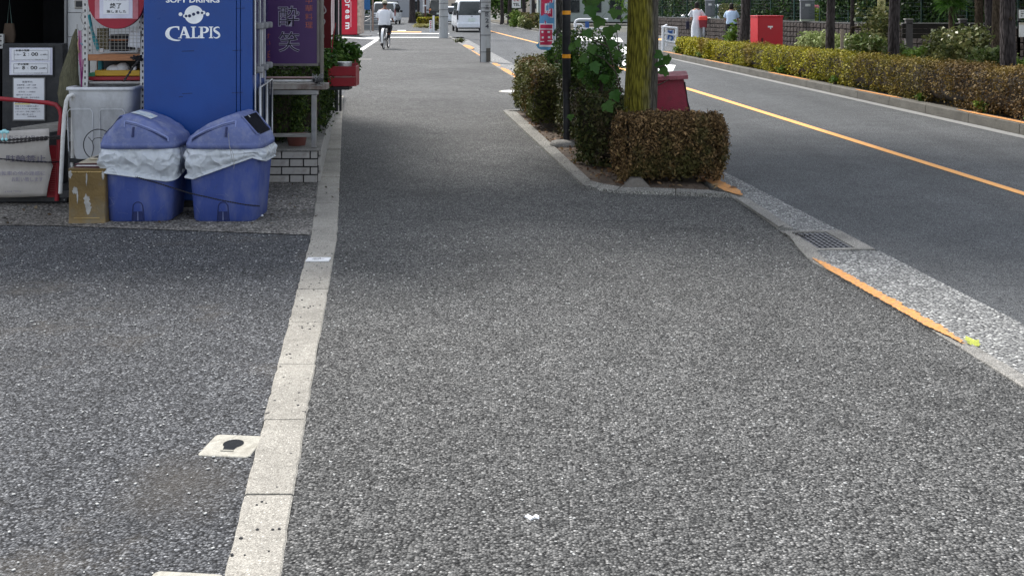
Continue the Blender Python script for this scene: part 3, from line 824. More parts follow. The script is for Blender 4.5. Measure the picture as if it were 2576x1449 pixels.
def fr(u0, v0_, u1, v1, w_=.0025):
    a, b = N(u0, v1, -.0185), N(u1, v0_, -.0185); mb = MB()
    for p, q in (((a[0], a[2]), (b[0], a[2]+w_)), ((a[0], b[2]-w_), (b[0], b[2])), ((a[0], a[2]+w_), (a[0]+w_, b[2]-w_)), ((b[0]-w_, a[2]+w_), (b[0], b[2]-w_))):
        mb.box((p[0], -.0188, p[1]), (q[0], -.0182, q[1]))
    obj('printed_frame', mb, GREY, nb)
fr(38, 127, 124, 151); fr(37, 161, 123, 185)
s835 = 8.35/F
def nt_(body, u, v, hpx, wpx=None, m=INK, bold=.01, dy=-.0195): text(body, m, nb, N(u, v, dy), hpx*s835, wpx*s835 if wpx else None, bold)
nt_('お昼の営業', 60, 127.5, 5, 34, bold=.03); nt_('2', 64, 137, 9, 7, bold=.03); nt_(':', 75, 138, 5, None); nt_('00', 90, 137, 9, 17, bold=.02)
nt_('11:30〜', 47, 138, 4, 18, GREY); nt_('(14時)', 113, 138.5, 5, 17); nt_('ラストオーダー', 103, 150.5, 3, 24)
nt_('夜の営業', 61, 162, 5, 28, bold=.03); nt_('8', 62, 171, 9, 7, bold=.03); nt_(':', 73, 172, 5, None); nt_('00', 88, 171, 9, 17, bold=.02)
nt_('5:00〜', 46, 172, 4, 16, GREY); nt_('(20時)', 111, 172.5, 5, 18); nt_('ラストオーダー', 101, 184.5, 3, 24)
for i, (s_, v, w_, h_, uo) in enumerate([('営業案内', 206.5, 25, 5, 71), ('営業時間…11時〜20時', 214.5, 49, 4, 69), ('(昼夜中 14時〜17時)', 222, 50, 4, 71), ('定休日――水曜日', 231.5, 42, 4, 70), ('臨時させて頂きます', 239, 38, 4, 63), ('第2日曜、祝日も休み', 245.5, 47, 3.5, 78),
        ('お願い', 259, 24, 3.5, 52), ('店舗 マスクの着用をお願い', 267.5, 59, 4, 70), ('予めくださいませお願い', 274, 62, 4, 71), ('ございます。何卒ご理解ご了承', 281, 64, 4, 72), ('宜しくお願い致します。', 288, 44, 4, 66), ('料理 酔笑', 293.5, 22, 3.5, 83)]):
    nt_(s_, uo, v, h_, w_, GREY, .012, -.0165)
panel('yellow_stripe', 39, 260, 78, 263.5, -.0162, -.0155, mat('pale_yellow', (.7,.6,.25), .6, bmp=0), nb, norg, 8.35)

# ---- red hand truck, with its cardboard notice ----------------
HY = 7.95
ht = thing('hand_truck', 'red tube platform trolley standing folded at the far left', 'trolley', (P(70, 500, HY).x, HY, .013)); ho = ht.location.copy()
hp = lambda u, v, dy=0: P(u, v, HY)-ho+Vector((0, dy, 0))
mb = MB(); pts = [hp(-60, 510), hp(-60, 290), hp(-52, 262), hp(-30, 250), hp(0, 249)]+[hp(120, 259.5), hp(140, 264), hp(150, 275), hp(154, 292), hp(149, 345), hp(147, 400), hp(143, 505)]
mb.tube(pts, .0165, 10); obj('tube_handle', mb, M_REDEN, ht)
slat = MB(); slat.box((-.014, -.004, -.19), (.014, .004, .19)); sm = slat.mesh('slat'); sm.materials.append(M_REDEN)
for i, u in enumerate((122, 131, 140)): piece('slat', sm, ht, hp(u, 432, .012))
rib = MB(); rib.box((-.026, -.004, -.002), (.026, .0, .002)); rm = rib.mesh('rib'); rm.materials.append(mat('red_enamel_light', (.42,.09,.09), .5))
for i in range(15): piece('rib', rm, ht, hp(135, 402+i*5.6, -.001+.008-.003))
mb = MB(); mb.box((-.42, .02, .005), (.28, .55, .085)); obj('platform', mb, M_BLACKPL, ht, .01)
for x_, y_ in ((-.36, .1), (.2, .1), (-.36, .46), (.2, .46)):
    mb = MB(); mb.tube([(x_-.012, y_, -.0), (x_+.012, y_, -.0)], .013, 12); obj('wheel', mb, M_BLACKPL, ht)
# bolts
for (u, v) in ((161, 480), (162, 503), (178, 503)):
    mb = MB(); mb.ball(hp(u, v, .0), .006, 4); obj('bolt', mb, M_STEEL, ht)
# cardboard
CY = 7.86
t = thing('cardboard_notice', 'grey cardboard sheet with handwritten no bicycle parking notice', 'notice', (P(40, 400, CY).x, CY, P(40, 400, CY).z)); co_ = t.location.copy()
g_ = []
for i in range(17):
    v = 325+165*i/16; row = []
    for j in range(15):
        q = j/14; ur = 124+5*math.sin(i/16*3)-(6 if i > 9 else 0)*((i-9)/7); u = -70+(ur+70)*q; vv = v+(2+4*math.sin(q*3)) * (i/16)
        if i == 0: vv = 338-14*q
        p = P(u, vv, CY)-co_; p.y = .015*math.sin(q*4+i*.3)+.012*math.cos(i*.7)-.02*(i/16)**2
        if 8.2 < i < 9.8: p.y += .02
        row.append(p)
    g_.append(row)
mb = MB(); mb.grid(g_); o = obj('sheet', mb, mat('grey_card', (.42,.39,.36), .85, var=.12, scale=3, dirt=(.28,.25,.22), dirt_amt=.6, dirt_scale=5), t)
so_ = o.modifiers.new('Solidify', 'SOLIDIFY'); so_.thickness = .004
FELT = mat('faded_felt_pen', (.12,.11,.14), .8, bmp=0); FELT2 = mat('faded_felt_pen_pale', (.25,.23,.27), .8, bmp=0)
sC = CY/F
def ct(b, u, v, h, w, m): p = P(u, v, CY)-co_; text(b, m, t, (p.x, -.048, p.z), h*sC, w*sC, .015, 'handwriting')
ct('駐輪禁止', 72, 397, 17, 100, FELT); ct('自転車の他の迷惑に', 60, 434, 11, 122, FELT2); ct('お願い致します', 76, 449, 12, 78, FELT2); ct('(以下)', 40, 480, 5, 40, FELT2); ct('おことわり', 62, 343, 7, 66, FELT)
# ropes
def rope(name, label, pts, r, m, twist=70, cat='rope', parent=None):
    pts = [Vector(p) for p in pts]; mb = MB(); L = 0; dense = []
    for a, b in zip(pts[:-1], pts[1:]):
        n = max(2, int((b-a).length/.006))
        for i in range(n): dense.append(a.lerp(b, i/n))
    dense.append(pts[-1])
    org = dense[0].copy()
    for s_ in range(2):
        q = []
        for i, p in enumerate(dense):
            a = i*.006*twist*1.6+s_*math.pi; d = (dense[min(i+1, len(dense)-1)]-dense[max(i-1, 0)]).normalized(); n1 = d.orthogonal().normalized(); n2 = d.cross(n1)
            q.append(p-org+(n1*math.cos(a)+n2*math.sin(a))*r*.55)
        mb.tube(q, r*.6, 5)
    o = obj(name, mb, m, parent, loc=org)
    if parent is None: tag(o, label, cat)
    return o
M_ROPE = mat('dark_rope', (.045,.04,.04), .9, var=.5, scale=60); M_ROPE2 = mat('black_rope', (.015,.015,.02), .85)
rope('rope', 'thick twisted dark rope across the cardboard notice', [P(-40, 352, 7.78), P(20, 353, 7.79), P(90, 348, 7.79), P(152, 344, 7.9)], .009, M_ROPE)
rope('rope', 'lower thick rope strand hanging against the cardboard notice', [P(-40, 358, 7.78), P(30, 360, 7.79), P(90, 353, 7.79), P(152, 349, 7.9)], .008, M_ROPE)
rope('rope', 'thin black cord pressed across the middle of the cardboard', [P(-40, 398, 7.785), P(10, 401, 7.79), P(70, 407, 7.79), P(128, 409, 7.82), P(150, 408, 7.93)], .005, M_ROPE2)
# blue charm
t = thing('cloud_charm', 'pale blue cloud shaped charm with two hanging balls', 'charm', P(11, 333, 7.76)); mb = MB()
for dx, dz, r_ in ((-.02, 0, .016), (0, .006, .02), (.02, 0, .016)): mb.ball((dx, 0, dz), (r_, .01, r_*.8), 6)
M_CY = mat('pale_blue', (.35,.68,.72), .5, var=.1); obj('cloud', mb, M_CY, t)
for dx in (-.014, .014):
    mb = MB(); mb.tube([(dx, 0, -.01), (dx, 0, -.045)], .0025, 5); mb.ball((dx, 0, -.052), .0115, 6); obj('hanging_ball', mb, M_CY, t)
# weathered plank behind the cardboard
t = thing('wood_plank', 'weathered grey plank leaning behind the cardboard notice', 'plank', P(100, 325, 8.05)); mb = MB()
mb.box((-.21, 0, -.035), (.21, .02, .035), rot=Matrix.Rotation(R(-8), 3, 'Y')); obj('plank', mb, M_WOOD, t)
# white bent handle
t = thing('trolley_handle', 'white bent tube handle of a cart beside the red trolley', 'cart handle', P(160, 480, 7.75)); to = t.location.copy()
mb = MB(); mb.tube([P(u, v, 7.75)-to for u, v in ((152, 487), (155, 420), (158, 350), (162, 290), (167, 255), (173, 243), (181, 239))]+[P(184, 243, 7.78)-to, P(184, 262, 7.82)-to, P(183, 420, 7.9)-to], .0145, 10); obj('bent_tube', mb, M_WENAMEL, t)
mb = MB(); mb.box((-.03, 0, -.05), (.10, .03, .0)); obj('foot_bracket', mb, M_BLACKPL, t, .004)
t = thing('plank', 'upright grey timber piece between the cart handle and grey tub', 'plank', P(188, 380, 8.1)); mb = MB(); mb.box((-.028, 0, -.25), (.028, .03, .33)); obj('timber', mb, M_WOOD, t)
t = thing('folded_crates', 'jumble of folded dark crates beside the grey tub', 'crate', P(200, 420, 8.3))
for i, (dx, dz, w_, h_, m_) in enumerate(((-.02, .1, .10, .2, M_BLACKPL), (.03, .22, .05, .16, mat('teal_plastic', (.03,.22,.28), .5)), (.05, .33, .06, .12, M_WENAMEL), (.02, -.05, .12, .15, M_BLACKPL), (.06, .06, .03, .3, M_STEEL))):
    mb = MB(); mb.box((-w_/2, 0, -h_/2), (w_/2, .03, h_/2), rot=Matrix.Rotation(R(random.uniform(-14, 14)), 3, 'Y')); obj('crate_panel', mb, m_, t, .003, (dx, i*.035, dz))
# net bag
t = thing('net_bag', 'limp olive green net bag hanging from the shelf hook', 'bag', P(188, 72, 8.0)); to = t.location.copy()
rings = []
for (u, v, w_, d_) in ((192, 74, 4, .01), (188, 95, 14, .02), (184, 125, 22, .04), (179, 160, 32, .07), (175, 195, 46, .10), (173, 235, 54, .11), (173, 262, 50, .10), (175, 285, 40, .07), (178, 296, 18, .04)):
    p = P(u, v, 8.0)-to; rg = []
    for k in range(26):
        a = 2*math.pi*k/26; f = 1+.10*math.sin(5*a+v*.05)+.06*math.sin(9*a)
        rg.append(p+Vector((w_*8/F/2*math.cos(a)*f, d_/2*math.sin(a)*f, 0)))
    rings.append(rg)
mb = MB(); mb.loft(rings); obj('net', mb, mat('olive_net', (.105,.10,.06), .9, var=.35, scale=30, vec=(3, 3, .6), bmp=1, bscale=90), t)
t = thing('coloured_straps', 'pink purple and blue straps hanging beside the net bag', 'straps', P(201, 78, 7.92)); to = t.location.copy()
for i, (c_, u, v1) in enumerate((((.38,.12,.22), 199, 165), ((.25,.03,.16), 203, 220), ((.18,.28,.36), 203, 110), ((.30,.22,.12), 197, 135), ((.42,.2,.30), 205, 180))):
    mb = MB(); mb.tube([P(199+i, 78, 7.92)-to, P(u-1, 110, 7.915)-to, P(u, (v1+110)/2, 7.91)-to, P(u+2, v1, 7.91)-to, P(u+5, (v1+110)/2+5, 7.91)-to], .0055, 5); obj('strap', mb, mat('strap%d' % i, c_, .8), t)
# hook
t = thing('wire_hook', 'bent wire hook on the perforated shelf upright', 'hook', P(214, 35, 7.97)); to = t.location.copy()
mb = MB(); mb.tube([P(u, v, 7.97)-to for u, v in ((214, 31), (206, 33), (203, 45), (207, 58), (212, 66), (209, 76), (200, 81), (194, 72), (194, 62))], .003, 6); obj('wire', mb, M_STEEL, t)

# camera box
t = thing('security_camera', 'small grey boxed camera lamp on the white siding', 'camera', P(199, 12, 8.85)); mb = MB()
mb.box((-.042, 0, -.04), (.042, .14, .04)); obj('housing', mb, mat('warm_grey_metal', (.30,.28,.25), .5), t, .01)
mb = MB(); mb.box((-.026, -.006, -.020), (.026, .0, .026)); obj('lens', mb, M_BLACKPL, t, .003)
mb = MB(); mb.tube([(-.035, .05, .05), (-.035, .05, .3)], .008, 6); obj('cable', mb, M_BLACKPL, t)

# ---- shelf rack ------------------------------------------------
sh = thing('shelf_rack', 'white perforated steel shelf rack crowded with kitchen things', 'shelf', (P(287, 400, 8.05).x, 8.05, .013)); sho = sh.location.copy()
sp = lambda u, v, Y=8.05: P(u, v, Y)-sho
up = MB(); up.box((-.019, 0, 0), (.019, .004, 1.9)); up.box((-.019, .004, 0), (-.015, .035, 1.9)); upm = up.mesh('upright'); upm.materials.append(M_WENAMEL)
hole = MB()
for i in range(40): hole.box((-.005, -.0012, .06+i*.045), (.005, .0, .078+i*.045))
hm = hole.mesh('slot_holes'); hm.materials.append(INK)
for (u, Y) in ((214, 8.0), (359, 8.0), (226, 8.55), (352, 8.55)):
    q = piece('upright', upm, sh, (sp(u, 400, Y).x, Y-8.05, 0)); h2 = piece('slot_holes', hm, q); h2['kind'] = 'stuff'
a, b = sp(216, 151, 8.02), sp(358, 136, 8.02)
mb = MB(); mb.box((a.x, a.y, a.z), (b.x, .5, a.z+.03)); obj('shelf_board', mb, M_WOODOR, sh, .004)
mb = MB(); mb.box((a.x, a.y-.012, a.z-.008), (b.x, a.y-.002, a.z+.04)); obj('shelf_edge', mb, M_WOODOR, sh, .003)
mb = MB(); z2 = sp(0, 205).z; mb.box((a.x, a.y, z2-.02), (b.x, .5, z2)); obj('shelf_board', mb, M_STEEL, sh, .004)
mb = MB(); z3 = 1.72; mb.box((a.x, a.y, z3), (b.x, .5, z3+.02)); obj('shelf_board', mb, M_STEEL, sh, .004)
# wire basket front
mb = MB()
for i in range(15):
    u = 222+i*9.4; mb.tube([sp(u, 66, 7.985), sp(u, 134, 7.985)], .0016, 4)
for i in range(8):
    v = 72+i*9; mb.tube([sp(220, v, 7.983), sp(354, v, 7.983)], .0016, 4)
obj('wire_mesh', mb, mat('dull_wire', (.42,.40,.36), .5, .5), sh)
def item(name, label, cat, u0, v0_, u1, v1, Y, dep, m, bevel=.005, group=None, tilt=0, part='body'):
    c_ = P((u0+u1)/2, v1, Y); t = thing(name, label, cat, c_, group=group); w_ = (u1-u0)*Y/F; h_ = (v1-v0_)*Y/F
    mb = MB(); mb.box((-w_/2, 0, 0), (w_/2, dep, h_), rot=Matrix.Rotation(R(tilt), 3, 'Y') if tilt else None); obj(part, mb, m, t, bevel); return t
item('back_panel', 'dark panel closing the back of the shelf rack', 'panel', 222, 140, 352, 200, 8.5, .01, M_BLACKPL)
t = item('food_tray', 'red tray at the bottom of the shelf rack', 'tray', 222, 194, 352, 203, 8.06, .3, M_REDEN, part='tray')
t = item('food_tray', 'yellow tray stacked on the red tray', 'tray', 238, 178, 352, 192, 8.08, .28, mat('yellow_plastic', (.55,.33,.03), .5), part='tray')
t = item('plastic_cup', 'green corner of a plastic box left of the yellow tray', 'box', 222, 184, 238, 194, 8.07, .1, mat('green_plastic', (.05,.25,.13), .5), part='box')
t = thing('cloth_bundle', 'pale cloth bundle lying on the yellow tray', 'cloth', P(290, 178, 8.15)); mb = MB(); mb.ball((0, .02, .0), (.075, .06, .045), 8); mb.ball((.05, .02, .01), (.05, .05, .05), 8); obj('cloth', mb, M_PAPER, t)
t = thing('cup', 'small white cup on the shelf beside the cloth bundle', 'cup', P(338, 178, 8.12)); mb = MB(); mb.lathe([(.014, 0), (.018, .03), (.016, .03), (.012, .004)], 14); obj('cup', mb, M_WHITE, t)
t = thing('turquoise_tool', 'long turquoise plastic tool leaning inside the wire rack', 'tool', P(225, 40, 8.1)); to = t.location.copy()
mb = MB(); mb.tube([P(224, 38, 8.1)-to, P(232, 80, 8.1)-to, P(240, 105, 8.1)-to, P(247, 128, 8.1)-to], [.012, .011, .018, .012], 6); obj('blade', mb, mat('turquoise', (.04,.32,.36), .5), t)
item('rattan_panel', 'woven tan basket side standing in the rack', 'basket', 244, 72, 272, 126, 8.2, .02, m_aggregate('rattan', (.05,.04,.02), (.3,.26,.15), (.5,.42,.25), cell=260), 0, part='weave')
item('paper_sheet', 'white leaflet clipped to the wire mesh', 'leaflet', 322, 78, 354, 120, 8.0, .003, M_PAPER, 0, tilt=4, part='sheet')
item('dark_box', 'dark box behind the wire mesh', 'box', 275, 88, 318, 130, 8.3, .2, M_BLACKPL)
item('wood_tray', 'orange wooden tray edge behind the wire mesh', 'tray', 266, 100, 318, 104, 8.22, .1, M_WOODOR, part='tray')
item('jar', 'small white jar by the wire mesh bottom', 'jar', 248, 123, 259, 133, 8.1, .03, M_WHITE)
item('teal_bottle', 'dark teal bottle under the orange shelf board', 'bottle', 246, 152, 256, 178, 8.2, .04, mat('teal_plastic', (0, 0, 0)))
item('white_crate_side', 'pale crate under the orange shelf board', 'crate', 226, 152, 244, 190, 8.3, .1, M_WENAMEL)
rope('rope', 'twisted dark rope hanging from the shelf edge to the grey tub', [P(352, 150, 7.95), P(335, 170, 7.93), P(322, 190, 7.9), P(311, 206, 7.88)], .008, M_ROPE)
for (u, v) in ((345, 147),):
    t = thing('rope_knot', 'knot of black rope on the shelf corner', 'knot', P(u, v, 7.95)); mb = MB()
    for k in range(5): mb.tube([(random.uniform(-.05, .04), random.uniform(-.01, .01), random.uniform(-.02, .02)) for _ in range(5)], .007, 6)
    obj('rope_loop', mb, M_ROPE2, t)

# ---- round red sign with paper ---------------------------------
rs_ = thing('round_sign', 'large round red sign with a white closing notice taped on', 'sign', P(292, 3, 7.9)); ro = rs_.location.copy()
mb = MB(); n = 64; r_ = 71*7.9/F
mb.loft([[Vector((r_*k2*math.cos(2*math.pi*k/n), y_, r_*k2*math.sin(2*math.pi*k/n))) for k in range(n)] for y_, k2 in ((.03, 1), (.004, 1), (0, .985))], smooth=False); obj('disc', mb, mat('matt_red', (.33,.022,.040), .65, var=.1, scale=4, dirt=(.2,.03,.04), dirt_amt=.5), rs_)
def rp(name, u0, v0_, u1, v1, dy, m): 
    a, b = P(u0, v1, 7.9)-ro, P(u1, v0_, 7.9)-ro; mb = MB(); mb.box((a.x, dy-.001, a.z), (b.x, dy, b.z)); return obj(name, mb, m, rs_)
rp('tape_film', 239, -60, 348, 49, -.002, mat('pink_film', (.45,.14,.17), .3, var=.3, scale=3, dirt=(.6,.3,.32), dirt_amt=.6, dirt_scale=4))
rp('paper_border', 251, -60, 334, 47, -.004, mat('lilac_paper', (0, 0, 0))); rp('paper', 261, -55, 325, 37, -.006, M_PAPER)
s79 = 7.9/F
for b_, u, v, h_, w_ in (('終了', 292, 15.5, 14, 29), ('致しました', 294, 30, 7.5, 49), ('本日の営業は', 292, -2, 8, 56)):
    p = P(u, v, 7.9)-ro; text(b_, INK, rs_, (p.x, -.0085, p.z), h_*s79, w_*s79, .02)

# ---- grey tub on its stand -------------------------------------
tb = thing('grey_tub', 'large dirty grey rectangular plastic tub with a rolled rim', 'tub', (P(283, 300, 8.06).x, 8.06, P(283, 402, 7.8).z)); zt_ = P(0, 222, 7.78).z-tb.location.z
M_TUB = mat('grey_tub_plastic', (.56,.57,.59), .5, var=.12, scale=6, dirt=(.2,.2,.2), dirt_amt=.6, dirt_scale=5, vec=(1, 1, .5))
W_ = .47; D_ = .56
mb = MB(); outer = [ring(rr(W_*k, D_*k, .06), z) for z, k in ((0, .84), (.03, .87), (zt_*.72, .955), (zt_*.73, .975), (zt_, .99))]
inner = [ring(rr(W_*k-.012, D_*k-.012, .055), z) for z, k in ((zt_, .97), (zt_*.5, .90), (.03, .84))]
mb.loft(outer, cap=(True, False)); mb.loft(inner, cap=(False, True)); obj('basin', mb, M_TUB, tb)
mb = MB(); mb.loft([ring(rr(W_*.97, D_*.97, .055), zt_-.002), ring(rr(W_*1.0, D_, .06), zt_+.006), ring(rr(W_*1.05, D_*1.04, .07), zt_+.002), ring(rr(W_*1.06, D_*1.05, .07), zt_-.018), ring(rr(W_*.99, D_*.99, .06), zt_-.022)], cap=(False, False)); obj('rim', mb, M_TUB, tb)
for dx in (-.13, .10):
    mb = MB(); mb.tube([(dx-.09, -D_*.466, .06), (dx-.095, -D_*.48, zt_*.66), (dx-.08, -D_*.482, zt_*.70), (dx+.07, -D_*.482, zt_*.70), (dx+.085, -D_*.48, zt_*.66), (dx+.08, -D_*.466, .06)], .004, 5); obj('moulded_rib', mb, M_TUB, tb)
t = thing('tub_stand', 'dark low stand carrying the grey tub', 'stand', (tb.location.x, 8.1, .013)); h_ = tb.location.z-.013
for x_ in (-.2, .2):
    for y_ in (-.2, .2):
        mb = MB(); mb.box((x_-.02, y_-.02, 0), (x_+.02, y_+.02, h_-.03)); obj('leg', mb, M_BLACKPL, t)
mb = MB(); mb.box((-.24, -.24, h_-.03), (.24, .24, h_)); obj('top', mb, M_BLACKPL, t)
# round wire (fan guard) leaning on the tub
t = thing('wire_ring', 'thin round wire hoop leaning on the grey tub', 'wire hoop', P(248, 402, 7.62)); to = t.location.copy()
mb = MB(); mb.tube([P(248+38*math.cos(2*math.pi*k/30), 365+39*math.sin(2*math.pi*k/30), 7.66)-to for k in range(30)], .0035, 6, close=True); obj('hoop', mb, M_BLACKPL, t)
mb = MB(); mb.tube([P(u, v, 7.655)-to for u, v in ((222, 345), (232, 357), (236, 370), (233, 385), (228, 402))], .0025, 5); mb.tube([P(u, v, 7.655)-to for u, v in ((232, 357), (238, 349), (250, 347), (262, 350))], .0025, 5); obj('spoke', mb, M_BLACKPL, t)

# ---- oil can + trays -------------------------------------------
oc = thing('oil_can', 'tarnished gold square oil can with a paint smear', 'can', (-2.852, 7.36, .013), R(2)); CW, CH = .252, .365
mb = MB(); zs = [(0, 1.0), (.004, 1.0), (.012, .985), (.05, .975), (CH-.05, .975), (CH-.03, .99), (CH-.012, .985), (CH, 1.0)]
mb.loft([ring(rr(CW*k, CW*k, .018), z) for z, k in zs]); M_CAN = mat('tarnished_gold', (.20,.135,.055), .42, .35, var=.22, scale=5, dirt=(.16,.15,.12), dirt_amt=.9, dirt_scale=4, bmp=.2)
obj('can_body', mb, M_CAN, oc)
mb = MB(); mb.tube([(-.085, -CW*.488, .035), (.085, -CW*.488, .035)], .0035, 6); mb.tube([(-.1, -CW*.494, CH-.022), (.1, -CW*.494, CH-.022)], .005, 6); obj('seam_bead', mb, mat('gold_bright', (.38,.27,.11), .35, .5), oc)
def blotch(cx, cz, rx_, rz_, seed):
    r2 = random.Random(seed); n = 26; return [(cx+rx_*math.cos(2*math.pi*k/n)*r2.uniform(.55, 1.15), cz+rz_*math.sin(2*math.pi*k/n)*r2.uniform(.55, 1.1)) for k in range(n)]
for (cx_, cz_, rx_, rz_, sd) in ((.0, .15, .024, .05, 1), (.01, .11, .022, .05, 2), (-.075, .22, .020, .03, 3), (-.06, .18, .006, .05, 4), (.0, .30, .006, .05, 5), (-.108, .33, .014, .03, 6), (.108, .32, .010, .035, 7)):
    l = blotch(cx_, cz_, rx_, rz_, sd); mb = MB(); mb.add([(x, -CW*.4905-sd*.0003, z) for x, z in l], [tuple(range(len(l)))]); obj('paint_smear', mb, mat('smear_grey', (.34,.33,.31), .6, var=.3, scale=20), oc)
t = thing('tray_stack', 'stack of thin dark and pale trays lying on the oil can', 'trays', (-2.83, 7.40, .013+CH))
for i, (m_, dx) in enumerate(((mat('maroon', (.06,.01,.02), .4), .01), (M_WENAMEL, .02), (mat('maroon', (0, 0, 0)), .0), (mat('cream', (.45,.40,.3), .5), .02))):
    mb = MB(); mb.box((-.13, -.12, 0), (.13, .18, .007)); obj('tray', mb, m_, t, .003, (dx, i*.012, i*.0085)).rotation_euler = (0, 0, R(i*3-4))
t = thing('open_case', 'black open case with pale rim lying on the trays', 'case', (-2.79, 7.5, .013+CH+.036)); mb = MB(); mb.box((-.11, -.1, 0), (.13, .14, .012)); obj('rim', mb, mat('cream', (0, 0, 0)), t, .004); mb = MB(); mb.box((-.08, -.08, .012), (.11, .12, .016)); obj('inside', mb, M_BLACKPL, t)

# ---- blue bins --------------------------------------------------
M_BIN = mat('bin_blue', (.038,.066,.25), .5, var=.14, scale=3, dirt=(.13,.15,.28), dirt_amt=.8, dirt_scale=7, vec=(1,1,.35), bmp=.15)
M_LID = mat('lid_blue_faded', (.105,.135,.30), .6, var=.18, scale=5, dirt=(.25,.27,.38), dirt_amt=.9, dirt_scale=9, bmp=.2)
M_RIB = mat('rib_blue_pale', (.20,.24,.46), .6, var=.1)
M_HOLE = mat('bin_opening_dark', (.012,.013,.018), .95, bmp=0, spec=.05)
M_BINDK = mat('bin_blue_dark', (.012,.02,.09), .5)
def m_bag():
    m = bpy.data.materials.new('white_bin_bag'); t, b, o = nodes(m); b.inputs['Base Color'].default_value = (.70,.74,.78,1); b.inputs['Roughness'].default_value = .22; b.inputs['Specular IOR Level'].default_value = .7
    tr = t.nodes.new('ShaderNodeBsdfTranslucent'); tr.inputs[0].default_value = (.75,.8,.85,1)
    mx = t.nodes.new('ShaderNodeMixShader'); mx.inputs[0].default_value = .25; t.links.new(b.outputs[0], mx.inputs[1]); t.links.new(tr.outputs[0], mx.inputs[2]); t.links.new(mx.outputs[0], o.inputs[0])
    s = coord(t); nz = t.nodes.new('ShaderNodeTexNoise'); nz.inputs['Scale'].default_value = 7; t.links.new(s, nz.inputs['Vector'])
    ad = t.nodes.new('ShaderNodeVectorMath'); ad.operation = 'MULTIPLY_ADD'; ad.inputs[1].default_value = (.16, .16, .16); t.links.new(nz.outputs['Color'], ad.inputs[0]); t.links.new(s, ad.inputs[2])
    vv = t.nodes.new('ShaderNodeTexVoronoi'); vv.feature = 'F1'; vv.inputs['Scale'].default_value = 11; t.links.new(ad.outputs[0], vv.inputs['Vector'])
    n1 = t.nodes.new('ShaderNodeBump'); n1.inputs['Strength'].default_value = .9; n1.inputs['Distance'].default_value = .045; t.links.new(vv.outputs['Distance'], n1.inputs['Height'])
    n = noise(t, s, 45, 3, .6, (1, 1, .5)); n2 = t.nodes.new('ShaderNodeBump'); n2.inputs['Strength'].default_value = .35; n2.inputs['Distance'].default_value = .01; t.links.new(n, n2.inputs['Height']); t.links.new(n1.outputs[0], n2.inputs['Normal'])
    t.links.new(n2.outputs[0], b.inputs['Normal']); t.links.new(n2.outputs[0], tr.inputs['Normal']); return m
M_BAG = m_bag()
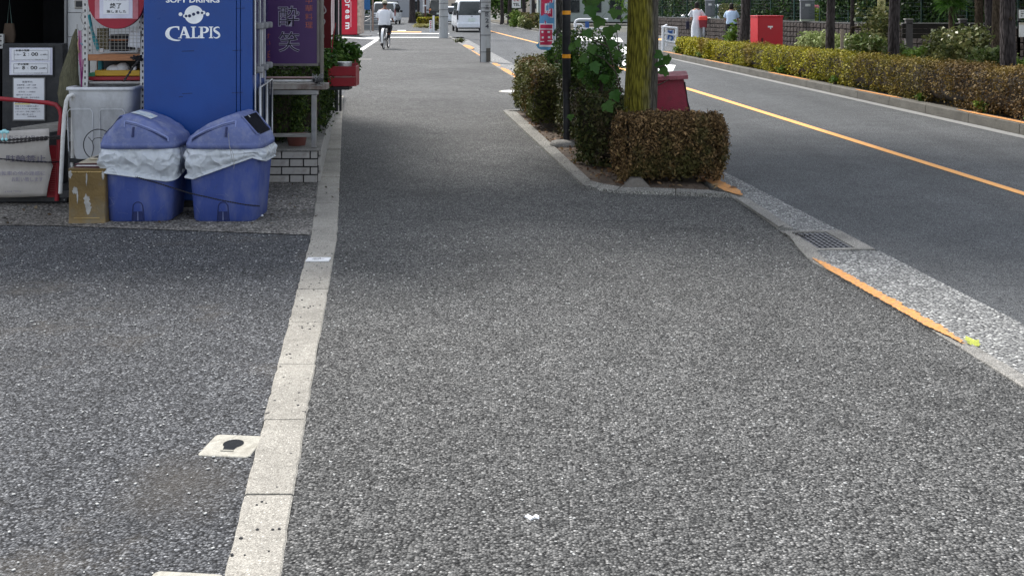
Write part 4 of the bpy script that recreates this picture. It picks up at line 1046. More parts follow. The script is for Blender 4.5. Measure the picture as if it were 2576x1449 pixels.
def bin_(label, x, y, rz, flip, hem, lidrz=0):
    t = thing('waste_bin', label, 'waste bin', (x, y, .013), rz, 'blue waste bins in front of the vending machine')
    W0, D0, W1, D1, Hh = .43, .39, .50, .44, .50
    mb = MB(); mb.loft([ring(rr(W0-.02, D0-.02, .06, 10), 0), ring(rr(W0, D0, .07, 10), .012)]+[ring(rr(W0+(W1-W0)*q, D0+(D1-D0)*q, .07, 10), .012+(Hh-.012)*q) for q in (.25, .5, .75, 1)]); obj('bin_body', mb, M_BIN, t)
    for k_ in range(9):       # scratches in the plastic
        z_ = random.uniform(.05, .3); x_ = random.uniform(-.18, .18); a_ = random.uniform(-1.2, 1.2); l_ = random.uniform(.02, .07); sc2 = MB()
        yb_ = lambda z: -(D0+(D1-D0)*z/Hh)/2-.0012
        sc2.tube([(x_+l_*(q-.5)*math.cos(a_), yb_(z_+l_*(q-.5)*math.sin(a_)), z_+l_*(q-.5)*math.sin(a_)+.004*math.sin(q*3)) for q in (0, .5, 1)], .0009, 4); obj('scratch', sc2, M_LID, t)
    # moulded foot recess
    yb = lambda z: -(D0+(D1-D0)*z/Hh)/2
    arch = [(-.04, .008), (-.033, .10)]+[(-.033*math.cos(math.pi*k/8), .10+.034*math.sin(math.pi*k/8)) for k in range(1, 8)]+[(.033, .10), (.04, .008)]
    mb = MB(); mb.tube([(px_, yb(z)+.0005, z) for px_, z in arch], .0035, 6); obj('arch_moulding', mb, M_BINDK, t)
    mb = MB(); mb.add([(-.034, yb(.008)-.002, .008), (.034, yb(.008)-.002, .008), (.03, yb(.07)-.002, .07), (-.03, yb(.07)-.002, .07)], [(0, 1, 2, 3)]); mb.add([(-.003, yb(.008)-.005, .008), (.003, yb(.008)-.005, .008), (.003, yb(.07)-.005, .07), (-.003, yb(.07)-.005, .07)], [(0, 1, 2, 3)], 1)
    obj('foot_recess', mb, [M_BINDK, M_LID], t)
    # lid: hipped height field over a rounded rectangle
    l = bpy.data.objects.new('lid', None)
    LW, LD = .525, .47
    def hx(s_):   # s in -1..1, steep face at s=-1 (flip mirrors)
        return float(np.interp(s_, [-1, -.96, -.45, -.38, -.3, 0, .4, .8, .93, 1], [.055, .07, .207, .221, .224, .205, .160, .095, .072, .05]))
    nx_, ny_ = 44, 24; rows = []
    for i in range(nx_+1):
        a = -1+2*i/nx_; row = []
        for j in range(ny_+1):
            b = -1+2*j/ny_
            # squircle footprint
            e = 6; k = 1/max(1e-9, (abs(a)**e+abs(b)**e)**(1/e))*max(abs(a), abs(b)) if (a or b) else 1
            X_, Y_ = a*k*LW/2, b*k*LD/2
            z = min(hx(a), .06+(1-abs(b))*LD/2*3.2)
            z = min(z, hx(a)-.0*abs(b))
            if max(abs(a), abs(b)) > .999: z = .03
            row.append((X_*flip, Y_, Hh+z))
        rows.append(row)
    mb = MB(); mb.grid(rows)
    per = [rows[i][0] for i in range(nx_+1)]+[rows[nx_][j] for j in range(1, ny_+1)]+[rows[i][ny_] for i in range(nx_-1, -1, -1)]+[rows[0][j] for j in range(ny_-1, 0, -1)]
    k1 = [Vector((p[0], p[1], Hh+.03)) for p in per]; k2 = [Vector((p[0]*1.012, p[1]*1.012, Hh+.028)) for p in per]; k3 = [Vector((p[0]*1.012, p[1]*1.012, Hh-.006)) for p in per]; k4 = [Vector((p[0]*.97, p[1]*.97, Hh-.006)) for p in per]
    mb.loft([k1, k2, k3, k4], cap=(False, True))
    lid = obj('lid', mb, M_LID, t); 
    # mould lines: arc rib, slot, opening
    def surf(a, b, lift=.003):
        e = 6; k = 1/((abs(a)**e+abs(b)**e)**(1/e))*max(abs(a), abs(b)); z = min(hx(a), .06+(1-abs(b))*LD/2*3.2); return Vector((a*k*LW/2*flip, b*k*LD/2, Hh+z+lift))
    def front(a, f):
        z = hx(a)*f; b = -(1-max(0, (z-.06))/(LD/2*3.2)); e = 6; k = 1/((abs(a)**e+abs(b)**e)**(1/e))*max(abs(a), abs(b)); return Vector((a*k*LW/2*flip, b*k*LD/2, Hh+z))
    mb = MB(); arc = [front(-.33+1.15*k/16, .80-.06*(k/16)) for k in range(17)]
    mb.tube([front(-.33, .62)]+arc+[front(.84, .5)], .0065, 6); obj('moulded_rib', mb, M_RIB, lid)
    mb = MB(); mb.tube([p-Vector((0, .002, .016)) for p in arc], .004, 6); obj('rib_groove', mb, M_BINDK, lid)
    mb = MB(); mb.tube([front(-.10, .66), front(-.10, .36)], .0085, 6); obj('latch_slot', mb, M_BINDK, lid)
    # throw-in opening in the steep face
    mb = MB(); q = [surf(-.92, -.80, .005), surf(-.92, .80, .005), surf(-.47, .78, .005), surf(-.47, -.78, .005)]
    mb.grid([[surf(-.92+.45*i/6, -.8+1.6*j/8, .005) for j in range(9)] for i in range(7)], smooth=False); obj('opening', mb, M_HOLE, lid)
    mb = MB(); mb.tube(q, .008, 6, close=True); obj('opening_frame', mb, M_LID, lid)
    q = [surf(-.22, -.3, .004), surf(.12, -.32, .004), surf(.12, -.60, .004), surf(-.2, -.56, .004)]
    if flip > 0:
        mb = MB(); mb.add([surf(-.3+.52*i/8, b, .004) for b in (-.46, .3) for i in range(9)], [(i, i+1, i+10, i+9) for i in range(8)]); obj('sticker', mb, mat('worn_sticker', (.62,.66,.66), .5, var=.2, scale=30, dirt=(.1,.3,.5), dirt_amt=.9, dirt_scale=25), lid)
    else:
        mb = MB(); mb.add([surf(-.46, -.2, .006), surf(-.46, .45, .006), surf(-.54, .45, .006), surf(-.54, -.2, .006)], [(0, 1, 2, 3)]); obj('sticker', mb, mat('worn_sticker', (0, 0, 0)), lid)
    # bag skirt
    mb = MB(); nA, nR = 200, 22; loop = rr(W1+.004, D1+.004, .06, 49)[:200]; rows = []
    r2 = np.random.default_rng(3+int(flip)); ph = r2.random(12)*6
    for i in range(nR):
        q = i/(nR-1); row = []
        for k in range(nA):
            x_, y_ = loop[k]; a = math.atan2(y_, x_); L_ = hem(a)
            nrm = Vector((x_, y_, 0)).normalized()
            corner = math.exp(-((math.degrees(a)+22)/16)**2) if flip < 0 else 0
            bulge = .004+.016*math.sin(math.pi*min(1, q*1.1))**1.2+.006*q+.045*corner*q
            wr = (.011*abs(math.sin(a*5+ph[0]+q*2.2+.6*math.sin(q*5)))+.013*abs(math.sin(a*7+ph[1]-q*4.4))+.006*math.sin(a*21+ph[2]+q*5)+.005*abs(math.sin(q*7+a*4+ph[3]))-.010)*min(1, q*3)
            edge = .010 if q > .93 else 0
            row.append(Vector((x_, y_, 0))*(1-.06*q*L_/.2)+nrm*(bulge+wr+edge)+Vector((0, 0, Hh-.004-L_*q+.006*math.sin(a*7+ph[4])*q)))
        rows.append(row)
    mb.loft(rows, cap=(False, False)); mb.tube([p for p in rows[-1]], .005, 5, close=True)
    obj('bin_bag', mb, M_BAG, t)
    return t
# hem length by angle (a=-90deg is the side facing the camera)
def hem1(a):
    d = math.degrees(a); q = np.interp(d, [-180, -140, -115, -90, -60, -45, 0, 90, 180], [.13, .145, .185, .215, .225, .21, .17, .15, .13]); return float(q)
def hem2(a):
    d = math.degrees(a); q = np.interp(d, [-180, -150, -130, -112, -98, -88, -70, -50, -30, 0, 60, 180], [.15, .18, .205, .17, .10, .055, .045, .05, .09, .115, .1, .15]); return float(q)
bin_('left blue waste bin with bag hanging deep across its front', -2.53, 7.49, R(2), 1, hem1)
bin_('right blue waste bin with dark lid opening turned to the street', -1.945, 7.49, R(-1), -1, hem2)
rope('rope', 'thin black rope sagging across both blue bins', [P(322, 440, 7.27), P(400, 462, 7.22), P(475, 486, 7.22), P(560, 505, 7.2), P(620, 516, 7.2), P(653, 519, 7.3)], .0045, M_ROPE2, 120)
t = thing('bag_string', 'loose string ends hanging down the right blue bin', 'string', P(575, 368, 7.22)); to = t.location.copy()
mb = MB(); mb.tube([P(u, v, 7.2)-to for u, v in ((575, 335), (577, 368), (583, 395), (588, 415))], .0018, 4); mb.tube([P(u, v, 7.2)-to for u, v in ((577, 368), (587, 388), (590, 410), (588, 425))], .0016, 4); obj('string', mb, M_STEEL, t)

# ---- vending machine --------------------------------------------
VR = R(7.0); vm = thing('vending_machine', 'tall blue drink vending machine seen from its plain lettered side', 'vending machine', (P(635, 500, 7.86).x, 7.86, .013), VR)
M_VB = mat('machine_blue', (.009,.058,.265), .36, var=.12, scale=2, dirt=(.012,.04,.2), dirt_amt=.5, dirt_scale=3, bmp=.05, spec=.4)
VW, VD, VH = .765, .98, 1.86
def vb(name, a, b, m, bevel=.004, parent=None): mb = MB(); mb.box(a, b); return obj(name, mb, m, parent or vm, bevel)
vb('cabinet', (-VW, 0, .05), (-.115, VD, VH), M_VB, .008)
vb('door_edge', (-.112, .001, .05), (-.088, VD-.001, VH), M_VB, .003)
vb('door_edge', (-.085, .003, .05), (-.0, VD-.003, VH), M_VB, .006)
vb('plinth', (-VW+.03, .02, 0), (-.03, VD-.02, .05), M_BLACKPL)
# street-side front
M_SILV = mat('silver_trim', (.55,.56,.58), .35, .6, var=.1, scale=8, dirt=(.2,.2,.2), dirt_amt=.4)
vb('display_panel', (.0, .03, .95), (.012, VD-.03, VH-.05), mat('navy_gloss', (.012,.016,.07), .2, bmp=0), .003)
for y0_ in (.03, .36, .69):
    vb('door_post', (.012, y0_, .12), (.022, y0_+.012, VH-.05), M_SILV, .002)
for z_ in (1.28, .96): 
    for y_ in (.09, .42, .75):
        vb('shelf_bracket', (.014, y_, z_), (.07, y_+.05, z_+.05), mat('dull_bracket', (.25,.25,.26), .6, .2), .012)
for y_ in (.05, .52):
    mb = MB(); z0_, z1_ = .33, .86
    mb.tube([(.05, y_, z0_), (.05, y_, z1_), (.05, y_+.40, z1_), (.05, y_+.40, z0_)], .009, 6, close=True); obj('flap_frame', mb, M_SILV, vm)
    vb('flap_glass', (.03, y_+.01, z0_+.01), (.036, y_+.39, z1_-.01), mat('dark_glass', (.02,.025,.04), .1, bmp=0), .001)
vb('coin_panel', (.012, .44, .9), (.03, .56, 1.3), M_SILV, .004)
# dark scuffs where feet and boxes rubbed the panel
sv = 7.84/F
def V(u, v): return ((u-635)*sv, HC-(v-V0)*sv-.013)
mb = MB()
for u0_, u1_, v_ in ((462, 492, 129), (586, 610, 128), (463, 488, 235), (584, 612, 234), (617, 635-40, 22), (455, 465, 243)):
    (xa, za), (xb, zb) = V(min(u0_, u1_), v_), V(max(u0_, u1_), v_); mb.add([(xa, -.0012, za-.004), (xb, -.0012, za-.001), (xb, -.0012, za+.004), (xa, -.0012, za+.001)], [(0, 1, 2, 3)])
obj('scuff_mark', mb, mat('scuff_navy', (.008,.02,.09), .6, bmp=0), vm)

M_LET = mat('vinyl_white', (.86,.90,.93), .5, bmp=0)
def catmull(p, n=10):
    out = []; q = [p[0]]+list(p)+[p[-1]]
    for i in range(1, len(q)-2):
        for k in range(n):
            t_ = k/n; a, b, c, d = [np.array(x, float) for x in q[i-1:i+3]]
            out.append(tuple(.5*((2*b)+(-a+c)*t_+(2*a-5*b+4*c-d)*t_**2+(-a+3*b-3*c+d)*t_**3)))
    out.append(tuple(np.array(q[-2], float))); return out
def ribbon(mb, pts, y=0, mi=0):
    """pts (x,z,width)"""
    pts = catmull(pts); L, Rr = [], []
    for i, (x, z, w_) in enumerate(pts):
        x2, z2, _ = pts[min(i+1, len(pts)-1)]; x1, z1, _ = pts[max(i-1, 0)]; d = Vector((x2-x1, z2-z1)); d = d.normalized() if d.length > 0 else Vector((1, 0)); n_ = Vector((-d.y, d.x))*w_/2
        L.append((x+n_.x, y, z+n_.y)); Rr.append((x-n_.x, y, z-n_.y))
    mb.grid([[a, b] for a, b in zip(L, Rr)], mi, False)
def polyx(mb, l, y=0): mb.add([(x, y, z) for x, z in l], [tuple(range(len(l)))])
def glyph(ch):
    mb = MB()
    if ch == 'C':
        ribbon(mb, [(.80,.97,.02),(.74,.98,.12),(.52,.985,.09),(.28,.86,.17),(.16,.56,.22),(.20,.24,.22),(.40,.02,.16),(.66,-.07,.12),(.86,-.06,.06)]); polyx(mb, [(.70,.99),(.80,1.04),(.80,.74),(.74,.76)], -.0002)
    if ch == 'A':
        polyx(mb, [(.02,0),(.14,.06),(.42,.98),(.34,.98),(.30,.90)][:0] or [(.10,0),(.22,0),(.46,.80),(.40,1.0)]); polyx(mb, [(.36,1.0),(.56,1.0),(.90,.0),(.64,.0)], -.0002); polyx(mb, [(.24,.36),(.70,.36),(.70,.27),(.22,.27)], -.0004); polyx(mb, [(0,0),(.30,0),(.30,.05),(0,.05)], -.0006); polyx(mb, [(.56,0),(.98,0),(.98,.05),(.56,.05)], -.0008)
    if ch == 'L':
        polyx(mb, [(.18,0),(.42,0),(.40,1),(.20,1)]); polyx(mb, [(.08,.93),(.52,.93),(.54,1),(.06,1)], -.0002); polyx(mb, [(.08,0),(.86,0),(.88,.24),(.78,.24),(.70,.09),(.08,.07)], -.0004)
    if ch == 'P':
        polyx(mb, [(.18,0),(.42,0),(.40,1),(.20,1)]); polyx(mb, [(.08,.93),(.45,.93),(.45,1),(.06,1)], -.0002); polyx(mb, [(.06,0),(.54,0),(.52,.07),(.08,.07)], -.0004); ribbon(mb, [(.36,.96,.08),(.56,.955,.1),(.74,.86,.19),(.76,.68,.22),(.64,.52,.13),(.40,.47,.07)], -.0006)
    if ch == 'I':
        polyx(mb, [(.18,0),(.42,0),(.40,1),(.20,1)]); polyx(mb, [(.06,.93),(.54,.93),(.56,1),(.04,1)], -.0002); polyx(mb, [(.04,0),(.56,0),(.54,.07),(.06,.07)], -.0004)
    if ch == 'S':
        ribbon(mb, [(.70,.84,.02),(.62,.96,.08),(.42,.96,.12),(.20,.84,.16),(.22,.66,.2),(.44,.52,.24),(.64,.36,.2),(.66,.16,.16),(.44,.03,.12),(.22,.04,.08),(.12,.18,.03)])
    return mb
def place(ch, u0, u1, v0_, v1):
    (xa, zb), (xb, za) = V(u0, v1), V(u1, v0_); mb = glyph(ch); xs = [p[0] for p in mb.v]; zs_ = [p[2] for p in mb.v]; x0, x1, z0_, z1_ = min(xs), max(xs), min(zs_), max(zs_)
    mb.v = [(xa+(p[0]-x0)/(x1-x0)*(xb-xa), -.0015+p[1], zb+(p[2]-z0_)/(z1_-z0_)*(za-zb)) for p in mb.v]
    o = obj('letter', mb, M_LET, vm); 
for ch, a, b, c_, d in (('C', 422, 459, 67, 104), ('A', 453, 485, 68, 97), ('L', 484, 506, 68, 97), ('P', 503, 528, 68, 97), ('I', 528, 539, 68, 97), ('S', 539, 556, 68, 98)): place(ch, a, b, c_, d)
x_, z_ = V(489, 1.5); text('SOFT DRINKS', M_LET, vm, (x_, -.0016, z_), 13*sv, 131*sv, .03)
def disc(mb, u, v, r_, dy, mi=0, n=36):
    x_, z_ = V(u, v); mb.add([(x_+r_*sv*math.cos(2*math.pi*k/n), dy, z_+r_*sv*math.sin(2*math.pi*k/n)) for k in range(n)], [tuple(range(n))], mi)
mb = MB(); disc(mb, 491.5, 38, 23, -.0012); disc(mb, 459, 37, 4.6, -.0014); disc(mb, 525, 37, 4.6, -.0016); disc(mb, 470, 41.5, 4.8, -.0018); disc(mb, 515, 33, 4.6, -.002)
disc(mb, 472.5, 41.5, 3.3, -.0024, 1, 16); disc(mb, 481, 41, 4, -.0026, 1, 16); disc(mb, 491, 37, 4, -.0028, 1, 16); disc(mb, 501.5, 33, 4, -.003, 1, 16); disc(mb, 511.5, 33.5, 3, -.0032, 1, 16)
obj('emblem', mb, [M_LET, mat('navy_dot', (.01,.02,.08), .5, bmp=0)], vm)

# ---- purple sign --------------------------------------------------
PY = 8.98
ps = thing('purple_sign', 'purple light box sign of a Chinese restaurant with framed edge', 'sign', P(727, 166, PY)); po = ps.location.copy(); spx = PY/F
def pp(name, u0, v0_, u1, v1, y0, y1, m, bevel=.002): a, b = P(u0, v1, PY)-po, P(u1, v0_, PY)-po; mb = MB(); mb.box((a.x, y0, a.z), (b.x, y1, b.z)); return obj(name, mb, m, ps, bevel)
M_FR = mat('bronze_frame', (.17,.155,.14), .45, .4, var=.15, scale=8)
pp('sign_face', 660, -125, 797, 162, .004, .012, mat('purple_acrylic', (.065,.028,.105), .4, var=.1, scale=3, bmp=0), 0)
pp('frame', 658, 161, 800, 167, 0, .16, M_FR); pp('frame', 797, -125, 803, 161, 0, .16, M_FR); pp('frame', 803.5, -125, 808, 200, .03, .13, M_FR); pp('sign_back', 660, -125, 797, 161, .013, .16, M_FR); pp('frame', 658, -131, 803, -125, 0, .16, M_FR)
OUT = mat('outline_lilac', (.34,.31,.40), .5, bmp=0); ORG = mat('dull_orange', (.30,.085,.07), .6, bmp=0)
def pt(b_, u, v, h_, w_, layers):
    for i, (m_, bo) in enumerate(layers):
        p = P(u, v, PY)-po; text(b_, m_, ps, (p.x, .0025-.0012*i, p.z), (h_+bo*2*50)*spx, (w_+bo*2*50)*spx, bo, 'lettering')
pt('酔', 726, 42, 50, 52, [(OUT, .022), (mat('near_black', (.012,.008,.02), .5, bmp=0), -.008)])
pt('笑', 727, 106, 50, 52, [(OUT, .022), (mat('near_black', (0,0,0)), -.008)])
pt('酔笑'[0:0] or '中', 777, 3, 14, 15, [(ORG, .01)]); pt('華', 777, 22, 15, 18, [(ORG, .01)]); pt('料', 777, 43, 15, 18, [(ORG, .01)]); pt('理', 777, 64, 15, 18, [(ORG, .01)])
for ch, v in (('す', 92), ('い', 110), ('し', 126), ('ょ', 141), ('う', 156)): pt(ch, 674, v, 13, 11, [(ORG, .008)])

# ---- steel table under the sign --------------------------------
st = thing('steel_frame', 'worn steel pipe table frame carrying the purple sign', 'frame', (P(727, 372, 8.99).x, 8.99, .28)); so2 = st.location.copy()
def sq(name, u0, v0_, u1, v1, y0, y1, m, Y=8.99, bevel=.003): a, b = P(u0, v1, Y)-so2, P(u1, v0_, Y)-so2; mb = MB(); mb.box((a.x, y0, a.z), (b.x, y1, b.z)); return obj(name, mb, m, st, bevel)
sq('leg', 783, 240, 795, 372, 0, .045, M_STEEL); sq('leg', 660, 240, 667, 372, 0, .045, M_STEEL)
sq('top_rail', 655, 228, 800, 239, -.01, .05, M_STEEL); sq('lower_rail', 667, 337, 783, 346, .01, .04, M_WOOD)
sq('rusty_channel', 655, 211, 822, 226, -.01, .12, mat('rusty_channel', (.36,.33,.30), .6, var=.3, scale=6, dirt=(.10,.035,.02), dirt_amt=.95, dirt_scale=5))
mb = MB(); mb.tube([P(640, 204.5, 8.93)-so2, P(812, 204.5, 8.93)-so2], .0105, 8); obj('white_pipe', mb, M_WENAMEL, st)
mb = MB(); mb.tube([P(640, 196, 8.98)-so2, P(806, 196, 8.98)-so2], .009, 8); obj('thin_pipe', mb, mat('pink_steel', (.42,.28,.27), .4, .3), st)
t = thing('wire_tie', 'tangle of wire tying the pipes at the sign corner', 'wire', P(800, 200, 8.9)); mb = MB()
for k in range(9): mb.tube([(random.uniform(-.05, .05), random.uniform(-.03, .02), random.uniform(-.06, .05)) for _ in range(6)], .003, 5)
mb.tube([(.02, 0, .03), (.03, 0, -.03), (.0, 0, -.05)], .007, 6); obj('wire', mb, M_STEEL, t)
mb = MB(); mb.ball((0, 0, -.01), (.045, .03, .03), 6); obj('clamp', mb, M_BLACKPL, t)

# ---- brick planter ----------------------------------------------
pl_ = thing('brick_planter', 'low white brick planter wall running back along the curb', 'planter', (-1.595, 8.92, .013)); pl_['kind'] = 'thing'
M_BRICK = mat('white_brick', (.40,.38,.35), .75, var=.12, scale=7, dirt=(.18,.16,.14), dirt_amt=.6, dirt_scale=9, bmp=.4, bscale=60)
mb = MB(); L_ = 8.6; sl_ = -.142
dirv = Vector((sl_, 1, 0)).normalized()
mb.loft([[Vector((-.9, .01, z)), Vector((-.008, .008, z)), Vector((-.01, .0, z))+dirv*L_, Vector((-.9, 0, z))+dirv*L_] for z in (0, .24)], smooth=False); obj('core', mb, mat('mortar_black', (.02,.02,.02), .95), pl_)
cr_ = .0655
def brk(w_): m = MB(); m.box((0, 0, 0), (w_, .03, .053)); me = m.mesh('brick'); me.materials.append(M_BRICK); return me
bx = lambda u: (u-803)*8.92/F
rows_ = [[560, 640, 712, 784, 803], [590, 658, 732, 767, 803], [600, 672, 712, 784, 803], [590, 658, 732, 767, 803]]
for r_i, us in enumerate(rows_):
    z = .262-(r_i+1)*cr_+.006
    for a, b in zip(us[:-1], us[1:]): piece('brick', brk((b-a)*8.92/F-.013), pl_, (bx(a), -.012+random.uniform(-.001, .001), z))
bs = brk(.28)
for r_i in range(4):
    z = .262-(r_i+1)*cr_+.006; s0 = .03 if r_i % 2 else .18
    k = 0
    while s0+k*.294 < L_-.3:
        p = dirv*(s0+k*.294); piece('brick', bs, pl_, (p.x+.012+random.uniform(-.001, .001), p.y, z), rot=(0, 0, math.atan2(dirv.y, dirv.x))); k += 1
for r_i in range(4):
    for k in range(26): pass
mb = MB(); mb.loft([[Vector((-.92, -.02, z)), Vector((.018, -.02, z)), Vector((.018, 0, z))+dirv*L_, Vector((-.92, 0, z))+dirv*L_] for z in (.262, .272)], smooth=False); obj('coping', mb, M_KERB, pl_)
t = obj('flower_pot', MB().lathe([(.07, 0), (.09, .10), (.08, .10)], 16), mat('terracotta', (.10,.03,.022), .8), loc=(-1.83, 9.2, .285)); tag(t, 'dark red flower pot on the brick planter by the table leg', 'flower pot')
L_DK = m_leaf('leaf_boxwood', [(.010,.018,.007), (.022,.042,.010), (.05,.085,.014), (.10,.13,.022)])
L_GL = m_leaf('leaf_glossy', [(.018,.045,.012), (.035,.09,.018), (.08,.16,.03), (.15,.22,.06)], rough=.3)
hedge('boxwood_bush', 'dark green boxwood bush behind the steel table frame', [(-2.75, 9.5), (-1.95, 9.55)], .5, .275, [.86, .86], 15000, .024, L_DK, M_TWIG, 'bush', rough=.07, seed=3, up=.3)
hedge('boxwood_bush', 'dark bush spilling over the brick planter beyond the table', [(-2.05, 10.1), (-2.55, 13.2)], .62, .275, [.95, .85], 13000, .03, L_DK, M_TWIG, 'bush', rough=.1, seed=4, up=.3)
hedge('boxwood_bush', 'far end of the dark planting along the brick planter', [(-2.7, 13.6), (-3.15, 17)], .6, .275, [.8, .6], 6000, .035, L_DK, M_TWIG, 'bush', rough=.1, seed=5)
shrub('glossy_shrub', 'taller glossy green shrub beside the red hanging box', P(842, 226, 11.4), (.30, .35, .30), 2600, .055, L_GL, M_TWIG, seed=1)
shrub('glossy_shrub', 'pale tipped green shrub in front of the dark red banner', P(812, 205, 10.6), (.14, .2, .18), 900, .045, L_GL, M_TWIG, seed=2)

# dark red banner sign, dark posts
t = thing('red_banner', 'dark red vertical banner with pale brush writing behind the purple sign', 'banner', P(818, 112, 10.8)); to = t.location.copy()
g_ = [[P(u, v, 10.8)-to+Vector((0, .012*math.sin(v*.08+u*.1), 0)) for u in (800, 808, 816, 824, 833)] for v in (-120, -80, -40, 0, 30, 60, 90, 112, 122)]
mb = MB(); mb.grid(g_); o = obj('cloth', mb, mat('dark_red_cloth', (.10,.006,.008), .85, var=.15, scale=5), t)
mb = MB(); ribbon(mb, [(-.02, .40, .006), (.01, .33, .014), (-.03, .28, .008), (.0, .23, .012), (-.02, .18, .006)], -.02); ribbon(mb, [(-.035, .15, .004), (-.01, .08, .012), (-.03, .02, .006), (-.02, -.02, .01), (-.045, -.05, .004)], -.02); obj('brush_writing', mb, mat('pale_brush', (.35,.30,.30), .7, bmp=0), t)
t = thing('dark_post', 'dark thin sign post with a pink cord beyond the banner', 'post', P(846, 150, 12.5)-Vector((0, 0, .6))); mb = MB(); mb.tube([(0, 0, 0), (0, 0, 3)], .022, 8); mb.tube([(.045, .02, 0), (.045, .02, 3)], .015, 8); obj('post', mb, M_BLACKPL, t)
mb = MB(); mb.tube([(-.03, -.03, 1.5+.1), (-.035, -.03, 1.1), (-.028, -.03, .8), (-.03, -.03, .55)], .004, 5); obj('cord', mb, mat('pink_cord', (.45,.30,.28), .8), t)
# red hanging box with tin
rb = thing('red_box', 'dark red wooden box hung off the rail over the sidewalk', 'box', P(860, 218, 10.5)); 
s105 = 10.5/F; w_ = 70*s105; h_ = 50*s105
for nm, a, b in (('board', (-w_/2, 0, h_*.5+.003), (w_/2, .012, h_)), ('board', (-w_/2, 0, 0), (w_/2-.01, .012, h_*.5-.003)), ('side_board', (-w_/2, .012, 0), (-w_/2+.012, .24, h_)), ('side_board', (w_/2-.012, .012, 0), (w_/2, .24, h_)), ('back_board', (-w_/2+.012, .228, 0), (w_/2-.012, .24, h_+.02)), ('bottom_board', (-w_/2+.012, .012, 0), (w_/2-.012, .228, .012))):
    mb = MB(); mb.box(a, b); obj(nm, mb, M_REDEN, rb, .002)
mb = MB(); mb.tube([(-w_/2, -.004, h_*.48), (0, -.006, h_*.46), (w_/2, -.004, h_*.47)], .0035, 5); mb.tube([(-w_/2, -.004, h_*.48), (-w_/2-.07, -.01, h_*.52), (-w_/2-.1, -.3, h_*.5)], .0035, 5); obj('cord', mb, mat('pink_cord', (0, 0, 0)), rb)
mb = MB(); mb.tube([(-w_/2+.01, .1, h_), (-w_/2+.03, .1, h_+.25), (-w_/2+.06, .1, h_+.42)], .006, 5); mb.tube([(w_/2-.006, .02, h_), (w_/2-.01, .03, h_+.06)], .007, 5); obj('hanger', mb, M_REDEN, rb)
t = thing('tin_can', 'ribbed steel tin standing in the red hanging box', 'tin', (rb.location.x+.0, 10.62, rb.location.z+.014)); mb = MB(); pr = []
for k in range(15): pr.append((.078+(.003 if k % 2 else 0), .0+k*.0155))
mb.lathe(pr, 24); obj('tin', mb, M_STEEL, t)
t = thing('rail_bracket', 'dark bracket under the red hanging box', 'bracket', (rb.location.x-.05, 10.5, rb.location.z-.035)); mb = MB(); mb.box((-.25, -.0, 0), (.12, .22, .03)); obj('bracket', mb, M_BLACKPL, t)
mb = MB(); mb.box((-.2, .05, -.7), (-.17, .08, 0)); obj('strut', mb, M_BLACKPL, t)

# bits of rubbish and dead leaves on the shop apron
npt = 130; xx = rng.uniform(-4.2, -1.35, npt); yy = rng.uniform(7.2, 8.8, npt)
o = obj('apron_litter', leaf_mesh('apron_litter', np.stack([xx, yy, np.full(npt, .02)], 1), .03, .5, 2.5), m_leaf('leaf_dead_dark', [(.04,.03,.02), (.12,.08,.045), (.25,.2,.13)])); tag(o, 'dead leaf bits on the concrete before the shop', 'leaves', kind='stuff')
for (u, v, lab) in ((662, 488, 'white scrap of paper by the brick planter foot'), (655, 545, 'small pale scrap right of the right blue bin')):
    p = G(u, v); mb = MB(); mb.loft([[Vector((x, y, 0)) for x, y in ((-.02,-.01),(.015,-.012),(.022,.008),(-.006,.014))], [Vector((x, y, .01)) for x, y in ((-.012,-.004),(.012,-.008),(.012,.006),(-.004,.008))]], smooth=False); o = obj('paper_scrap', mb, M_PAPER, loc=(p.x, p.y, .016)); tag(o, lab, 'litter')

# ================================================================== PLANTER ISLAND
isl = thing('planter_kerb', 'pale kerb blocks round the tree planter', 'kerb'); isl['kind'] = 'structure'
out_pts = [G(1265, 282), G(1365, 376), G(1465, 470), G(1500, 480), G(1550, 487), G(1700, 491.5), G(1845, 496)]
inn_pts = [G(1300, 284)+Vector((0, -.1, 0)), G(1397, 376), G(1488, 462), G(1518, 470), G(1560, 477), G(1700, 482), G(1790, 486)]
def seg_block(a0, a1, b0, b1, zt=.036, m=None):
    mb = MB(); c = .006
    lo = [Vector((p.x, p.y, -.1)) for p in (a0, a1, b1, b0)]; cen = sum(lo, Vector())/4
    hi = [Vector((p.x, p.y, zt-.006)) for p in (a0, a1, b1, b0)]; tp = [Vector((p.x+(cen.x-p.x)*.05, p.y+(cen.y-p.y)*.02, zt+random.uniform(-.001, .001))) for p in (a0, a1, b1, b0)]
    mb.loft([lo, hi, tp], smooth=False); obj('kerb_block', mb, m or M_CURB2, isl)
M_CURB2 = m_aggregate('planter_kerb_concrete', (.27,.26,.23), (.38,.37,.33), (.52,.50,.46), cell=120, tone=(.7, 1.1), bs=.4, tint=(.2,.19,.16), pscale=1.2)
for i in range(len(out_pts)-1):
    a, b, c_, d = out_pts[i], out_pts[i+1], inn_pts[i], inn_pts[i+1]; L = (b-a).length; n = max(1, round(L/.6)) if i < 2 else 1
    for k in range(n):
        g0, g1 = k/n+.003/L, (k+1)/n-.003/L
        seg_block(a.lerp(b, g0), a.lerp(b, g1), c_.lerp(d, g0), c_.lerp(d, g1))
p0, p1 = G(1265, 281), G(1500, 281.5); q0, q1 = p0+Vector((.05, -.11, 0)), p1+Vector((0, -.11, 0)); seg_block(p0+Vector((0,.0,0)), p1, q0, q1)
sheet('planter_soil', [(p.x, p.y) for p in inn_pts]+[(gin(9.5)+.0, 9.5), (gin(14.8), 14.8), (inn_pts[0].x, 14.82)], .028, M_SOIL)
